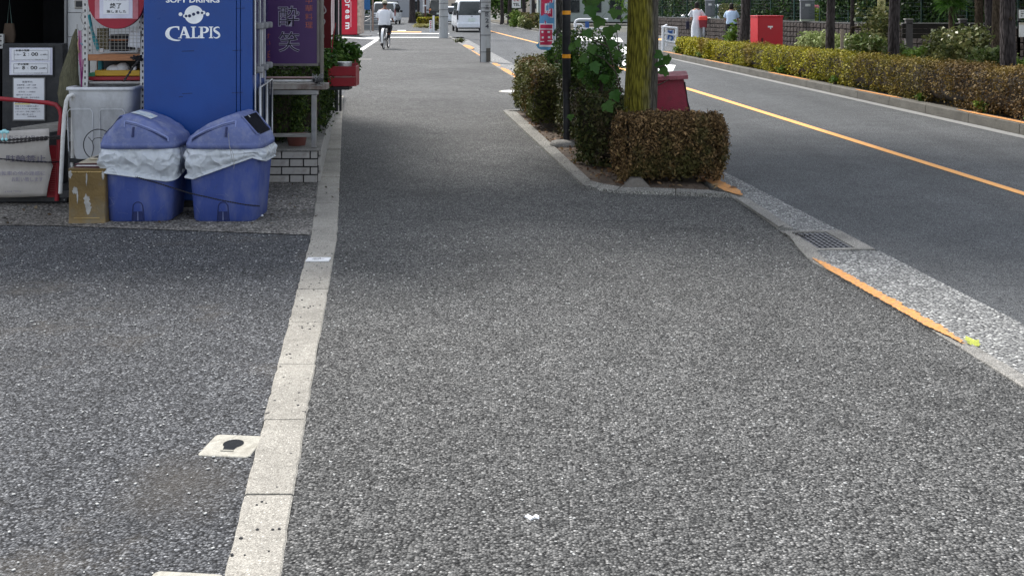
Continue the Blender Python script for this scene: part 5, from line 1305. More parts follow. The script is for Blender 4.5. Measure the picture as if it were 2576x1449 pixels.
strip('planter_kerb_edge', gin, lambda y: gin(y)+.13, ys(8.35, 15, 14), .0335, M_KERB)
# clods, twigs and dry leaves on the soil
mb = MB()
for i in range(500):
    y = random.uniform(8.5, 13.5); x0 = planter_left(y)+.12; x = x0+random.random()*.8; s_ = random.uniform(.006, .02); mb.ball((x, y, .03), (s_, s_, s_*.6), 3)
o = obj('soil_clods', mb, M_SOIL); tag(o, 'loose brown soil clods in the tree planter', 'soil', kind='stuff')
npt = 420; yy = rng.uniform(8.5, 14, npt); xx = np.array([planter_left(y)+.13 for y in yy])+rng.random(npt)*.9
o = obj('fallen_leaves', leaf_mesh('fallen_leaves', np.stack([xx, yy, np.full(npt, .04)], 1), .045, .6, 2), m_leaf('leaf_dead', [(.10,.05,.03), (.22,.12,.06), (.38,.28,.15)])); tag(o, 'dry brown leaves lying on the planter soil', 'leaves', kind='stuff')
t = thing('concrete_lump', 'grey sloping concrete lump under the front of the brown hedge', 'stone', (G(1602, 481).x, 8.62, .02)); mb = MB()
mb.loft([[Vector((x, y, 0)) for x, y in ((-.13,-.10),(.13,-.10),(.12,.14),(-.1,.14))], [Vector((x, y, .07)) for x, y in ((-.03,.03),(.05,.04),(.06,.12),(-.03,.12))]], smooth=False); obj('lump', mb, mat('lump_concrete', (.15,.135,.115), .95, var=.3, scale=14, dirt=(.08,.065,.05), dirt_amt=.8, dirt_scale=12, bmp=.8), t, .012)

L_BRN = m_leaf('leaf_dry_hedge', [(.018,.011,.006), (.05,.030,.014), (.13,.080,.034), (.34,.21,.095), (.12,.10,.03)], trans=.12, patch=(.075,.075,.022), pscale=3)
L_MIX = m_leaf('leaf_hedge_mix', [(.03,.035,.012), (.07,.085,.02), (.13,.14,.035), (.21,.19,.06)], trans=.15, patch=(.16,.075,.025), pscale=3.2)
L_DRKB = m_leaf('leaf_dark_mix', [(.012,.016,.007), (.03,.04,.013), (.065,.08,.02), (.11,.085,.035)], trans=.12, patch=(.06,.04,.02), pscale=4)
L_PLANE = m_leaf('leaf_plane', [(.03,.072,.012), (.045,.10,.018), (.07,.14,.03)], rough=.45, trans=.35)
hedge('box_hedge', 'browned rounded hedge at the near end of the tree planter', [(.95, 8.95), (1.64, 8.93)], .50, .06, [.575, .565], 42000, .023, L_BRN, M_TWIG, rough=.05, power=3.6, seed=11, up=.15, stems=18, aspect=.42, shoots=900, gaps=.3)
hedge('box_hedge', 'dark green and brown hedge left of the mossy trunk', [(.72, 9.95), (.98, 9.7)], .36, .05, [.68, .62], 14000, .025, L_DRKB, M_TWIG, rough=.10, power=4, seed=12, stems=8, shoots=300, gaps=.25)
hedge('box_hedge', 'orange and green clipped hedge at the far end of the planter', [(.48, 12.7), (.30, 15.0)], .52, .10, [.76, .78], 24000, .028, L_MIX, M_TWIG, rough=.08, power=5, seed=13, stems=8, shoots=400, gaps=.2)
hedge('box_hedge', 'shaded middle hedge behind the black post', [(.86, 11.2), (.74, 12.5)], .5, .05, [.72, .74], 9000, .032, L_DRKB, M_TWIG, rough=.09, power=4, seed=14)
shrub('ivy_clump', 'small leaved climbing greenery round the black post and rear trunk', (P(1432, 170, 12.0).x, 11.6, .62), (.26, .3, .34), 3400, .036, m_leaf('leaf_ivy', [(.015,.04,.010), (.04,.09,.015), (.09,.15,.03)], rough=.35), M_TWIG, seed=6, nclump=18)
shrub('ivy_clump', 'dark small leaved bush with gaps behind the big plane leaves', (P(1510, 190, 10.7).x, 10.7, .55), (.25, .3, .34), 4200, .032, L_GL, M_TWIG, seed=7, nclump=18)
shrub('ivy_clump', 'thin strands of ivy hanging left of the rear trunk', (P(1382, 200, 13.2).x, 13.2, .60), (.10, .1, .22), 420, .05, L_GL, M_TWIG, seed=8, nclump=8)

# trees
BARK1 = m_bark('bark_mossy', (.075,.065,.05), (.19,.175,.15), moss=(.19,.168,.022), mossdir=(-.62, -.78, 0), vs=9)
BARK2 = m_bark('bark_dark_grey', (.06,.055,.048), (.19,.175,.155), vs=10)
BARK3 = m_bark('bark_grey_brown', (.04,.033,.033), (.105,.09,.088), vs=8)
BARK4 = m_bark('bark_ridged_brown', (.05,.035,.022), (.15,.115,.08), vs=11)
L_CRN = m_leaf('leaf_crown', [(.025,.06,.012), (.05,.11,.02), (.10,.17,.035)], trans=.25)
big = tree('plane_tree', 'thick mossy yellow trunk rising from the planter', (P(1605, 300, 9.55).x, 9.55, .02), .152, 3.6, (.018, 0), BARK1, L_CRN, (-.5, 1.8, 5.4, 3.1, 2.3, 1.3), 6500, .20, nring=90, nside=64, rough=.012, seed=2)
tree('street_tree', 'rear grey trunk partly hidden by the black post', (P(1416, 200, 13.6).x, 13.6, .02), .122, 3.4, (-.006, 0), BARK2, L_CRN, (0, 0, 5, 2.2, 2.2, 1.5), 1800, .2, nring=60, nside=40, rough=.03, seed=3)
# big plane leaves on a sprouting branch
bo = Vector(big.location); SY = 9.35
mb = MB(); 
for path_ in (((1565, 235), (1548, 180), (1530, 120), (1500, 60), (1470, 0)), ((1548, 180), (1520, 150), (1480, 130)), ((1530, 120), (1490, 100), (1450, 70)), ((1562, 245), (1545, 255), (1520, 275)), ((1655, 170), (1672, 165), (1680, 150)), ((1655, 215), (1670, 208), (1685, 200)), ((1565, 150), (1555, 120), (1550, 60))):
    mb.tube([P(u, v, SY+.02*i)-bo for i, (u, v) in enumerate(path_)], [.007]+[.005]*(len(path_)-2)+[.003], 5)
obj('twig', mb, M_TWIG, big)
big_leaves = [(1499, 0, 52, 180, 0), (1489, 30, 50, 185, 1), (1546, 36, 42, 170, 0), (1505, 58, 48, 160, 0), (1479, 86, 36, 215, 1), (1531, 84, 50, 185, 0), (1535, 116, 44, 175, 1), (1490, 126, 36, 190, 0), (1454, 112, 32, 235, 0), (1497, 172, 46, 190, 1), (1470, 150, 34, 220, 0), (1549, 242, 44, 205, 1), (1531, 270, 44, 215, 0), (1436, 296, 26, 190, 0), (1676, 150, 36, 60, 0), (1660, 164, 38, 100, 1), (1669, 181, 38, 90, 0), (1656, 140, 34, 120, 1), (1517, -25, 60, 190, 1), (1478, 8, 44, 240, 0), (1552, 140, 34, 160, 0), (1462, 190, 32, 220, 1), (1440, 120, 28, 250, 0), (1520, 200, 36, 180, 1), (1552, 72, 30, 150, 0)]
mm = [LEAFM, LEAFM.copy()]; mm[0].materials.clear(); mm[0].materials.append(L_PLANE); mm[1].materials.clear(); mm[1].materials.append(m_leaf('leaf_plane_deep', [(.022,.07,.012), (.035,.095,.018), (.06,.13,.03)], rough=.4, trans=.3))
for i, (u, v, s_, a, k) in enumerate(big_leaves):
    p = P(u, v, SY+random.uniform(-.12, .10))-bo; q = s_*.68*SY/F
    l = piece('leaf', mm[k], big, p); ang = R(a)
    l.rotation_euler = (R(random.uniform(58, 100)), R(random.uniform(-16, 16))+ang, R(random.uniform(-28, 28))); l.rotation_mode = 'XYZ'
    M_ = Matrix.Rotation(R(random.uniform(-35, 35)), 4, 'Z') @ Matrix.Rotation(R(random.uniform(60, 105)), 4, 'X') @ Matrix.Rotation(ang-R(random.uniform(-15, 15)), 4, 'Z')
    l.rotation_euler = M_.to_euler(); l.scale = (q, q, q)
    d_ = M_.to_3x3() @ Vector((0, .45*q, 0)); l.location = p-d_
# black strap box on the trunk
t = thing('trunk_strap', 'black buckle strap box fixed to the left of the mossy trunk', 'strap', P(1557, 50, 9.5)); mb = MB()
mb.box((-.022, -.02, 0), (.02, .05, .115)); obj('buckle', mb, M_BLACKPL, t, .006)
for k in range(5):
    mb = MB(); mb.box((-.04, -.024, .02+k*.02), (.01, -.0205, .03+k*.02)); obj('strap', mb, M_BLACKPL, t)

# black post with orange bands on a round stone
bpst = thing('black_post', 'black pole with two orange reflective bands on a round stone foot', 'post', (P(1425, 367, 11.2).x, 11.2, .03)); bo2 = bpst.location.copy()
mb = MB(); mb.lathe([(.035, -.02), (.035, .55)], 16); obj('lower_tube', mb, M_BLACKPL, bpst)
mb = MB(); mb.lathe([(.036, .55), (.043, .56), (.043, 2.6)], 20); obj('upper_tube', mb, M_BLACKPL, bpst)
M_REFL = mat('orange_reflector', (.85,.33,.01), .4, var=.08, scale=20)
for v in (33, 142):
    z = P(0, v, 11.2).z-.03; mb = MB(); mb.lathe([(.0445, z-.02), (.0445, z+.02)], 20, cap=(False, False)); obj('orange_band', mb, M_REFL, bpst)
mb = MB(); mb.lathe([(.0, -.02), (.13, -.02), (.135, .02), (.115, .05), (.05, .06)], 14, at=(-.04, -.05, 0)); obj('stone_foot', mb, M_KERB, bpst)

# nobori banner
NY = 12.6
nbn = thing('nobori_banner', 'blue banner with red Chinese characters hanging by the rear trunk', 'banner', P(1371, 127, NY)); no = nbn.location.copy()
def nbp(u, v, dy=0): 
    p = P(u, v, NY)-no; p.y = .03*math.sin(v*.06+u*.05)+.03*math.sin(u*.16+v*.03)+dy; return p
L_e = [(1357, -150), (1356, -60), (1357, 0), (1358, 30), (1357, 60), (1356, 90), (1355, 108), (1348, 114), (1353, 122), (1362, 127)]
R_e = [(1397, -150), (1396, -60), (1395, 0), (1394, 30), (1394, 60), (1393, 90), (1391, 108), (1388, 118), (1386, 124), (1380, 127)]
g_ = [[nbp(a[0]+(b[0]-a[0])*k/8, a[1]+(b[1]-a[1])*k/8) for k in range(9)] for a, b in zip(L_e, R_e)]
mb = MB(); mb.grid(g_); obj('cloth', mb, mat('banner_blue', (.15,.38,.62), .8, var=.12, scale=6, bmp=.2), nbn)
M_BR = mat('banner_red', (.62,.045,.11), .8, var=.1, scale=6, bmp=.2); M_BW = mat('banner_white', (.88,.88,.90), .8, var=.05, bmp=0)
def nquad(name, l, m, dy): mb = MB(); mb.add([nbp(u, v, dy) for u, v in l], [tuple(range(len(l)))]); obj(name, mb, m, nbn)
def npoly(l, g=1.8):
    c = (sum(p[0] for p in l)/len(l), sum(p[1] for p in l)/len(l)); return [(p[0]+(g if p[0] > c[0] else -g), p[1]+(g if p[1] > c[1] else -g)) for p in l]
def blockq(name, u0, v0_, u1, v1, m, dy):
    n = 6; mb = MB(); mb.grid([[nbp(u0+(u1-u0)*i/n, v0_+(v1-v0_)*j/n, dy) for i in range(n+1)] for j in range(n+1)]); obj(name, mb, m, nbn)
# 中 : outlined red frame with stem
blockq('letter_outline', 1358.5, -8, 1392, 46, M_BW, -.006); blockq('letter', 1361, -5, 1389.5, 43, M_BR, -.009)
blockq('letter_outline', 1370.5, 10, 1384.5, 34, M_BW, -.012); blockq('letter_gap', 1374, 15, 1380.5, 28, mat('banner_blue', (0, 0, 0)), -.015)
blockq('letter_outline', 1369, -40, 1376, -8, M_BW, -.006); blockq('letter', 1370.5, 43, 1373.5, 62, M_BR, -.009); blockq('letter_outline', 1369, 46, 1375, 62, M_BW, -.0065)
# 華
blockq('letter_outline', 1356.5, 60, 1391.5, 119, M_BW, -.006); blockq('letter', 1359, 63, 1389, 73, M_BR, -.009); blockq('letter', 1358.5, 75.5, 1388.5, 114, M_BR, -.009)
for (a, b, c_, d) in ((1362, 79, 1367, 84), (1377, 79, 1383, 84), (1363, 93, 1368, 98), (1378, 92, 1384, 97), (1357.5, 104.5, 1369, 106.5), (1377, 102.5, 1388, 104.5)): blockq('letter_gap', a, b, c_, d, M_BW, -.013)
mb = MB(); mb.tube([nbp(1397, 135, .03), nbp(1397, -160, .03)], .010, 8); mb.tube([nbp(1356, -150, .0), nbp(1398, -150, .03)], .008, 6); obj('pole', mb, M_WENAMEL, nbn)

# leaning red box behind the trunk
lb = thing('red_dropbox', 'weathered dark red box with a lid leaning behind the mossy trunk', 'box', (P(1700, 320, 10.1).x+.015, 10.1, .03), R(-8)); mb = MB()
h0 = 0; H_ = .76; W_ = .31; lean = -.09
def lr(z, k=1.0): return [Vector((x*k+lean*z/H_, y*k, z)) for x, y in ((-W_/2, -.12), (W_/2, -.12), (W_/2, .12), (-W_/2, .12))]
mb.loft([lr(0, 1.16), lr(H_, .96)], smooth=False); M_RB = mat('weathered_red', (.26,.022,.045), .6, var=.12, scale=3, dirt=(.07,.03,.03), dirt_amt=.5, dirt_scale=9, bmp=.3)
obj('box_body', mb, M_RB, lb, .004)
for sx in (-1, 1):
    mb = MB(); pts_ = [Vector((sx*W_/2*k+lean*z/H_+sx*.002, -.12*k-.002, z)) for z, k in ((.03, 1.155), (H_-.02, .965))]
    mb.tube([pts_[0].lerp(pts_[1], i/12)+Vector((random.uniform(-.004, .004), 0, 0)) for i in range(13)], [random.uniform(.003, .009) for _ in range(13)], 5); obj('rusted_edge', mb, mat('rust_black', (.035,.02,.022), .9, var=.5, scale=30), lb)
mb = MB(); z0 = H_
mb.loft([[Vector((lean+x, y, z0+dz)) for x, y, dz in ((-W_*.60, -.17, -.012), (W_*.60, -.17, .008), (W_*.56, .15, .03), (-W_*.56, .15, .015))], [Vector((lean+x, y, z0+dz+.035)) for x, y, dz in ((-W_*.60, -.17, -.012), (W_*.60, -.17, .008), (W_*.56, .15, .03), (-W_*.56, .15, .015))]], smooth=False)
obj('lid', mb, mat('faded_pink_red', (.32,.09,.11), .7, var=.3, scale=12, dirt=(.07,.03,.03), dirt_amt=.8, dirt_scale=16, bmp=.5), lb, .006)

# ================================================================== FAR KERB, STRIP, HEDGES
sk = thing('far_kerb', 'raised grey kerb with faded orange dashes along the far side', 'kerb'); sk['kind'] = 'structure'
ey = 34.3
def fblocks(y0, y1, st):
    y = y0
    while y < y1:
        e = min(y+st, y1); a, b = y+.006, e-.006; mb = MB(); rg = []
        for i in range(4):
            q = a+(b-a)*i/3; x = fk(q); dz = 0
            rg.append([Vector((x, q, -.1)), Vector((x+.17, q, -.1)), Vector((x+.17, q, .128)), Vector((x+.035, q, .130)), Vector((x+.012, q, .118))])
        mb.loft(rg, smooth=False); obj('kerb_block', mb, M_FARKERB, sk); y = e
fblocks(4.0, 32.8, .9 if False else 1.2); fblocks(63, 110, 2.5)
for (a, b) in ((11.9, 14.05), (15.7, 17.5), (19.6, 22.1), (24.8, 27.4), (29.8, 32.4)):
    paint(a, b, lambda y: fk(y)+.028, lambda y: fk(y)+.125, .1335, M_ORANGE, 18, .012, sk)
paint(4, 34, lambda y: fk(y)-.17, lambda y: fk(y)-.012, .0045, mat('pale_gutter_edge', (.24,.24,.23), .85, var=.15, scale=20, bmp=.5), 60, .006, None, 'kerb_channel').__setitem__('kind', 'structure')
paint(62, 110, lambda y: fk(y)-.2, lambda y: fk(y)-.012, .0045, mat('pale_gutter_edge', (0, 0, 0)), 60, .006, None, 'kerb_channel').__setitem__('kind', 'structure')
WALL = [(15.8, 12), (14.5, 20), (12.9, 28), (11.3, 34), (9.75, 42), (7.5, 56), (6.9, 61)]
wx = lambda y: interp(sorted([(b, a) for a, b in WALL]), y)
M_STRIPSOIL = mat('strip_soil', (.07,.055,.035), .95, var=.4, scale=4, dirt=(.10,.10,.04), dirt_amt=.8, dirt_scale=2)
mb = MB(); mb.grid([[(fk(y)+.17, y, .11), (wx(y)-.9 if y > 26 else wx(y), y, .11)] for y in ys(2, 33, 20)], smooth=False); o = obj('planting_strip', mb, M_STRIPSOIL); struct(o)
if o.data.polygons[0].normal.z < 0: o.data.flip_normals()
mb = MB(); mb.grid([[(fk(y)+.17, y, .11), (fk(y)+5, y, .11)] for y in ys(63, 110, 12)], smooth=False); o = obj('planting_strip', mb, M_STRIPSOIL); struct(o)
if o.data.polygons[0].normal.z < 0: o.data.flip_normals()

L_YG = m_leaf('leaf_long_hedge', [(.06,.068,.008), (.19,.185,.012), (.37,.34,.018), (.58,.50,.03)], trans=.15, patch=(.22,.15,.03), pscale=1.1, along=(19.5, 14.5, [(.035,.022,.008), (.085,.054,.018), (.16,.10,.036), (.32,.20,.09)]))
hb = lambda y, o_: (fk(y)+o_, y)
hedge('long_hedge', 'yellow green far section of the long roadside hedge ending by the white fence', [hb(31.3, .50), hb(27.5, .46)], .52, .12, [.56, .58], 22000, .048, L_YG, M_TWIG, group='sections of the long clipped roadside hedge', rough=.07, power=6, seed=21, up=.5, gaps=.35)
hedge('long_hedge', 'long clipped roadside hedge turning from yellow green to brown on the right', [hb(27.0, .46), hb(22, .45), hb(17, .45), hb(13, .45), hb(10.5, .45)], .54, .12, [.58, .63, .67, .71, .72], 92000, .029, L_YG, M_TWIG, group='sections of the long clipped roadside hedge', rough=.075, power=5, seed=22, up=.5, shoots=1500, gaps=.35)
# weeds at the hedge foot
L_WEED = m_leaf('leaf_weed', [(.05,.11,.015), (.12,.2,.03), (.22,.28,.06)])
for i, (y, s_) in enumerate(((12.4, .09), (13.6, .11), (15.3, .08), (18.6, .10), (21.5, .12), (28.2, .12), (30.9, .16))):
    shrub('weed', ['weed by the kerb below the brown end of the hedge', 'green weed below the hedge left of the nearest orange dash', 'low weed in the middle of the hedge foot', 'weed tuft under the yellow brown change of the hedge', 'leafy weed hanging onto the far kerb', 'small weed under the yellow hedge', 'green weed at the corner beside the white fence'][i], (fk(y)+.16, y, .12), (s_, s_, s_*.8), 130, .05, L_WEED, M_TWIG, 'weed', 'weeds at the foot of the long hedge', seed=30+i, stems=3)

# trunks behind the hedge
TR = [(13.9, 2538, .101, .004, 'nearest right trunk with a round branch scar beside the hedge'), (17.5, 2246, .096, .035, 'straight dark trunk between the yellow banner and the board'), (20.2, 2091, .088, .0, 'slim upright trunk right of the red hydrant box'), (26.2, 1866, .125, .06, 'leaning trunk behind the yellow hedge left of the red box')]
for i, (y, u, r_, ln, lab) in enumerate(TR):
    b_ = P(u, 120, y)
    tree('street_tree', lab, (b_.x, y, .11), r_, 3.3, (ln, 0), BARK3, L_CRN, (.1, 0, 4.6, 1.9, 1.9, 1.4), 1500, .2, 'street trees behind the long hedge', nring=50, nside=30, rough=.025, seed=40+i, flare=.15)
# branch scar
t_ = [o for o in bpy.data.objects if o.get('label', '').startswith('nearest right trunk')][0]
mb = MB(); mb.tube([Vector((math.cos(2*math.pi*k/14)*.022-.015, -.088, 1.2+math.sin(2*math.pi*k/14)*.022)) for k in range(14)], .005, 5, close=True); mb.ball((-.015, -.085, 1.2), (.018, .01, .018), 5); obj('branch_scar', mb, BARK4, t_)
for i, (y, u, r_, lab, bk) in enumerate(((23.5, 2511, .115, 'ridged brown trunk just left of the nearest right trunk', BARK4), (25.5, 2487, .10, 'blackish trunk between two brown ridged trunks', BARK3), (27.5, 2462, .11, 'brown ridged trunk beside the fan palm', BARK4))):
    b_ = P(u, 120, y)
    tree('park_tree', lab, (b_.x, y, .11), r_, 3.6, (.0, 0), bk, L_CRN, (.3, 1, 5.0, 2.6, 2.6, 1.8), 1500, .24, 'park trees at the right edge', nring=50, nside=32, rough=.045, seed=50+i)
b_ = P(2113, 100, 33)
tree('park_tree', 'thin young tree with forked limbs before the stone wall', (P(2145-5, 100, 31.5).x, 31.5, .11), .07, 1.9, (.02, 0), BARK3, L_CRN, (.3, .5, 3.2, 1.8, 1.6, 1.3), 1500, .16, nring=24, nside=16, seed=56, cat='tree')
t = thing('tree_stake', 'short wooden stake by the young tree', 'stake', P(2118, 132, 24.5)); mb = MB(); mb.box((-.03, -.03, -.1), (.03, .03, .52)); obj('stake', mb, mat('stake_wood', (.30,.24,.18), .85), t, .004)
t = thing('tree_prop', 'crossed wooden prop holding the young tree', 'tree prop', (P(2150, 100, 31).x, 31, .11)); mb = MB(); mb.tube([(.35, 0, 0), (.2, 0, .75)], .035, 8); mb.tube([(-.1, 0, .75), (.3, 0, .78)], .035, 8); mb.tube([(-.25, 0, 0), (-.1, 0, .7)], .035, 8); obj('prop', mb, BARK4, t)

# red hydrant box
HYY = 27.0; hx_ = thing('hydrant_box', 'bright red upright steel utility box behind the hedge', 'utility box', (P(1936, 100, HYY).x+.02, HYY, .11), R(9)); 
M_HR = mat('signal_red', (.50,.012,.022), .45, var=.06, scale=2, bmp=.03)
mb = MB(); hh = P(0, 44, HYY).z-.11; mb.box((-.33, 0, 0), (.33, .5, hh)); obj('cabinet', mb, M_HR, hx_, .012)
mb = MB(); mb.box((-.345, -.015, hh), (.345, .515, hh+.035)); obj('top', mb, M_HR, hx_, .012)
mb = MB(); mb.box((-.30, -.012, .06), (.31, -.002, hh-.05)); obj('door', mb, M_HR, hx_, .004)
mb = MB(); mb.box((-.24, -.03, hh*.34), (-.20, -.012, hh*.34+.2)); obj('handle', mb, mat('dark_red_handle', (.08,.01,.01), .5), hx_, .004)
mb = MB(); mb.box((-.07, -.014, hh*.76), (.06, -.0122, hh*.76+.04)); mb.box((-.015, -.014, hh*.76-.04), (.015, -.0122, hh*.76)); obj('label_plate', mb, M_WHITE, hx_)

# dark board between posts
by_ = 28.4; bd = thing('park_board', 'dark wooden board between two grey posts before the wall', 'board', (P(2290, 150, by_).x, by_, .11))
for u in (2288, 2424):
    x = P(u, 0, by_).x-bd.location.x; mb = MB(); mb.box((x-.09, 0, 0), (x+.09, .12, P(0, 51, by_).z-.11)); obj('post', mb, mat('post_grey', (.13,.12,.12), .8, var=.2, dirt=(.2,.2,.2)), bd, .006)
    mb = MB(); mb.box((x-.11, -.02, P(0, 51, by_).z-.11), (x+.10, .14, P(0, 50, by_).z-.11+.02)); obj('post_cap', mb, mat('cap_grey', (.32,.31,.30), .8), bd)
pz0, pz1 = P(0, 98, by_).z-.11, P(0, 61, by_).z-.11; x0 = P(2270, 0, by_).x-bd.location.x; x1 = P(2480, 0, by_).x-bd.location.x; M_DB = mat('dark_board', (.022,.018,.015), .7, var=.3, scale=4, vec=(.5, 4, 4))
for i in range(3):
    a = pz0+(pz1-pz0)*i/3; mb = MB(); mb.box((x0, .02, a+.004), (x1, .06, a+(pz1-pz0)/3-.004)); obj('plank', mb, M_DB, bd, .003)
mb = MB(); mb.box((x0, .0, pz1), (x1, .08, pz1+.025)); obj('top_rail', mb, mat('cap_grey', (0, 0, 0)), bd)

# plants between hedge and wall
L_PALE = m_leaf('leaf_pale', [(.13,.18,.05), (.28,.34,.12), (.5,.52,.28)])
L_SH = m_leaf('leaf_shade', [(.015,.03,.008), (.045,.075,.018), (.10,.14,.035), (.2,.2,.09)], rough=.35)
L_OL = m_leaf('leaf_olive', [(.03,.04,.012), (.08,.10,.03), (.16,.17,.06), (.28,.25,.11)], rough=.35)
SP = 'low plants in the strip before the stone wall'
def sh(u, v, y, rx, rz, n, s_, m, lab, sd, nm='shrub', ry=None, sp_=.33): p = P(u, v, y); shrub(nm, lab, (p.x, y, .11), (rx, ry or rx, rz), n, s_, m, M_TWIG, 'plant', SP, seed=sd, nclump=16, spread=sp_)
sh(2060, 130, 31, .75, .35, 1500, .10, L_PALE, 'pale cream green plant left of the slim upright trunk', 60)
sh(2125, 130, 29, .55, .33, 1300, .09, L_PALE, 'pale plant by the wooden stake', 61)
sh(2175, 130, 27, .75, .38, 1800, .10, L_SH, 'deep green plant left of the dark trunk', 62)
sh(2205, 130, 28, .6, .75, 1500, .10, L_OL, 'taller loose shrub under the yellow banner', 63)
sh(2262, 130, 24, .35, .28, 800, .08, L_SH, 'green plant at the left post of the board', 64)
sh(2330, 130, 23, .55, .3, 1400, .09, L_WEED, 'bright green low plant under the dark board', 65)
sh(2390, 130, 22, .55, .45, 2000, .085, L_OL, 'olive shrub right of the dark board', 66)
sh(2440, 130, 20.5, .65, .5, 3000, .08, L_OL, 'big olive leaved shrub at the foot of the brown trunks', 67)
sh(2495, 130, 19, .45, .36, 1600, .075, L_SH, 'dark leafy shrub left of the nearest right trunk', 68)
sh(2575, 150, 17, .3, .3, 900, .075, L_WEED, 'green plant at the right edge of the photo', 69)
sh(1838, 100, 30, .26, .46, 420, .11, L_WEED, 'tall bright green sapling in front of the cyclist in blue', 70)
# fan palm
fp = thing('fan_palm', 'fan palm with spiky drooping leaves above the dark board', 'palm', (P(2393, 100, 26.5).x, 26.5, .11))
mb = MB(); mb.tube([(0, 0, 0), (.02, 0, .7), (0, 0, 1.35)], [.09, .08, .07], 10); obj('trunk', mb, BARK4, fp)
def frond(name, n=17, L=.5):
    mb = MB()
    for k in range(n):
        a = R(-115)+R(230)*k/(n-1)+R(90); d = Vector((math.cos(a), 0, math.sin(a))); w_ = .018; nrm = Vector((-d.z, 0, d.x))*w_; l2 = L*(.85+.15*math.cos((k/(n-1)-.5)*3)); 
        p = [Vector((0, 0, 0)), d*l2*.5+Vector((0, -.02, .0)), d*l2+Vector((0, -.06, -.05-.06*random.random()))]
        mb.grid([[p[0]-nrm*.3, p[0]+nrm*.3], [p[1]-nrm, p[1]+nrm], [p[2]-nrm*.1, p[2]+nrm*.1]], smooth=False)
    mb.tube([(0, .0, 0), (0, .12, -.35), (0, .2, -.6)], .008, 5)
    me = mb.mesh(name); at = me.attributes.new('rnd', 'FLOAT', 'FACE'); at.data.foreach_set('value', rng.random(len(me.polygons))); me.materials.append(m_leaf('leaf_palm', [(.03,.08,.012), (.06,.15,.02), (.14,.26,.06)], rough=.35)); return me
fm = frond('frond')
for k in range(16):
    a = k*2.4; tilt = random.uniform(-30, 75); piece('frond', fm, fp, (.14*math.cos(a), .14*math.sin(a), 1.40+random.uniform(-.05, .2)), rot=(R(tilt), R(random.uniform(-25, 25)), a+R(90)), sc=(.95,)*3)

# ================================================================== STONE WALL + FENCE + IVY
wl = thing('stone_wall', 'low dark brown wall of rough square stone blocks', 'wall')
M_STN = m_bark('rough_stone', (.055,.042,.036), (.15,.12,.105), vs=5)
M_STN = mat('rough_stone_block', (.062,.049,.043), .9, var=.45, scale=2.2, dirt=(.03,.026,.022), dirt_amt=.8, dirt_scale=5, bmp=.8, bscale=18)
WL = sorted(WALL, key=lambda p: p[1]); seg = [0]
for i in range(1, len(WL)): seg.append(seg[-1]+math.hypot(WL[i][0]-WL[i-1][0], WL[i][1]-WL[i-1][1]))
def wpt(s_): return Vector((float(np.interp(s_, seg, [p[0] for p in WL])), float(np.interp(s_, seg, [p[1] for p in WL])), 0))
def wdir(s_): a = wpt(min(seg[-1], s_+.2))-wpt(max(0, s_-.2)); return a.normalized()
mb = MB(); rg = []
for k in range(30):
    s_ = seg[-1]*k/29; p = wpt(s_); d = wdir(s_); n_ = Vector((d.y, -d.x, 0)); rg.append([p+n_*.02+Vector((0, 0, 0)), p+n_*.25, p+n_*.25+Vector((0, 0, .90)), p+n_*.02+Vector((0, 0, .90))])
mb.loft(rg, smooth=False); obj('core', mb, mat('mortar_dark', (.03,.026,.024), .95), wl)
mb = MB(); rg = []
for k in range(30):
    s_ = seg[-1]*k/29; p = wpt(s_); d = wdir(s_); n_ = Vector((d.y, -d.x, 0)); rg.append([p+n_*-.02+Vector((0, 0, .905)), p+n_*.27+Vector((0, 0, .905)), p+n_*.27+Vector((0, 0, .945)), p-n_*.02+Vector((0, 0, .945))])
mb.loft(rg, smooth=False); obj('coping', mb, mat('coping_grey', (.12,.115,.11), .9, var=.3), wl)
BW, BH = .26, .176; blk = []
for k in range(4):
    m_ = MB(); c_ = (random.uniform(-.03, .03), random.uniform(-.02, .02)); g0 = .007
    a = [Vector((-BW/2+g0, .02, -BH/2+g0)), Vector((BW/2-g0, .02, -BH/2+g0)), Vector((BW/2-g0, .02, BH/2-g0)), Vector((-BW/2+g0, .02, BH/2-g0))]
    b = [p*.86+Vector((random.uniform(-.01, .01), -.03-random.uniform(0, .02), random.uniform(-.01, .01))) for p in a]
    m_.loft([a, b], smooth=False, cap=(False, True)); me = m_.mesh('stone_block'); me.materials.append(M_STN); blk.append(me)
cnt = 0; far = MB(); s_ = 12.5 if False else 14.0
# individually as parts: the stretch that shows largest
s_list = []
s_ = 7.5
while s_ < seg[-1]: s_list.append(s_); s_ += BW
# first 60 columns (5 rows) from the near end in view are parts; the rest are one joined part
start = next(i for i, q in enumerate(s_list) if wpt(q).y > 30.5)
for i, q in enumerate(s_list):
    p = wpt(q); d = wdir(q); az = math.atan2(-d.y, -d.x)
    for r_ in range(5):
        z = .095+r_*(BH+.003); k = random.randrange(4)
        if start <= i < start+60: piece('stone_block', blk[k], wl, (p.x, p.y, z), rz=az)
        else:
            M_ = Matrix.Translation((p.x, p.y, z)) @ Matrix.Rotation(az, 4, 'Z'); far.add([M_ @ v.co for v in blk[k].vertices], [tuple(f.vertices) for f in blk[k].polygons])
o = obj('stone_blocks', far, M_STN, wl); o['kind'] = 'stuff'

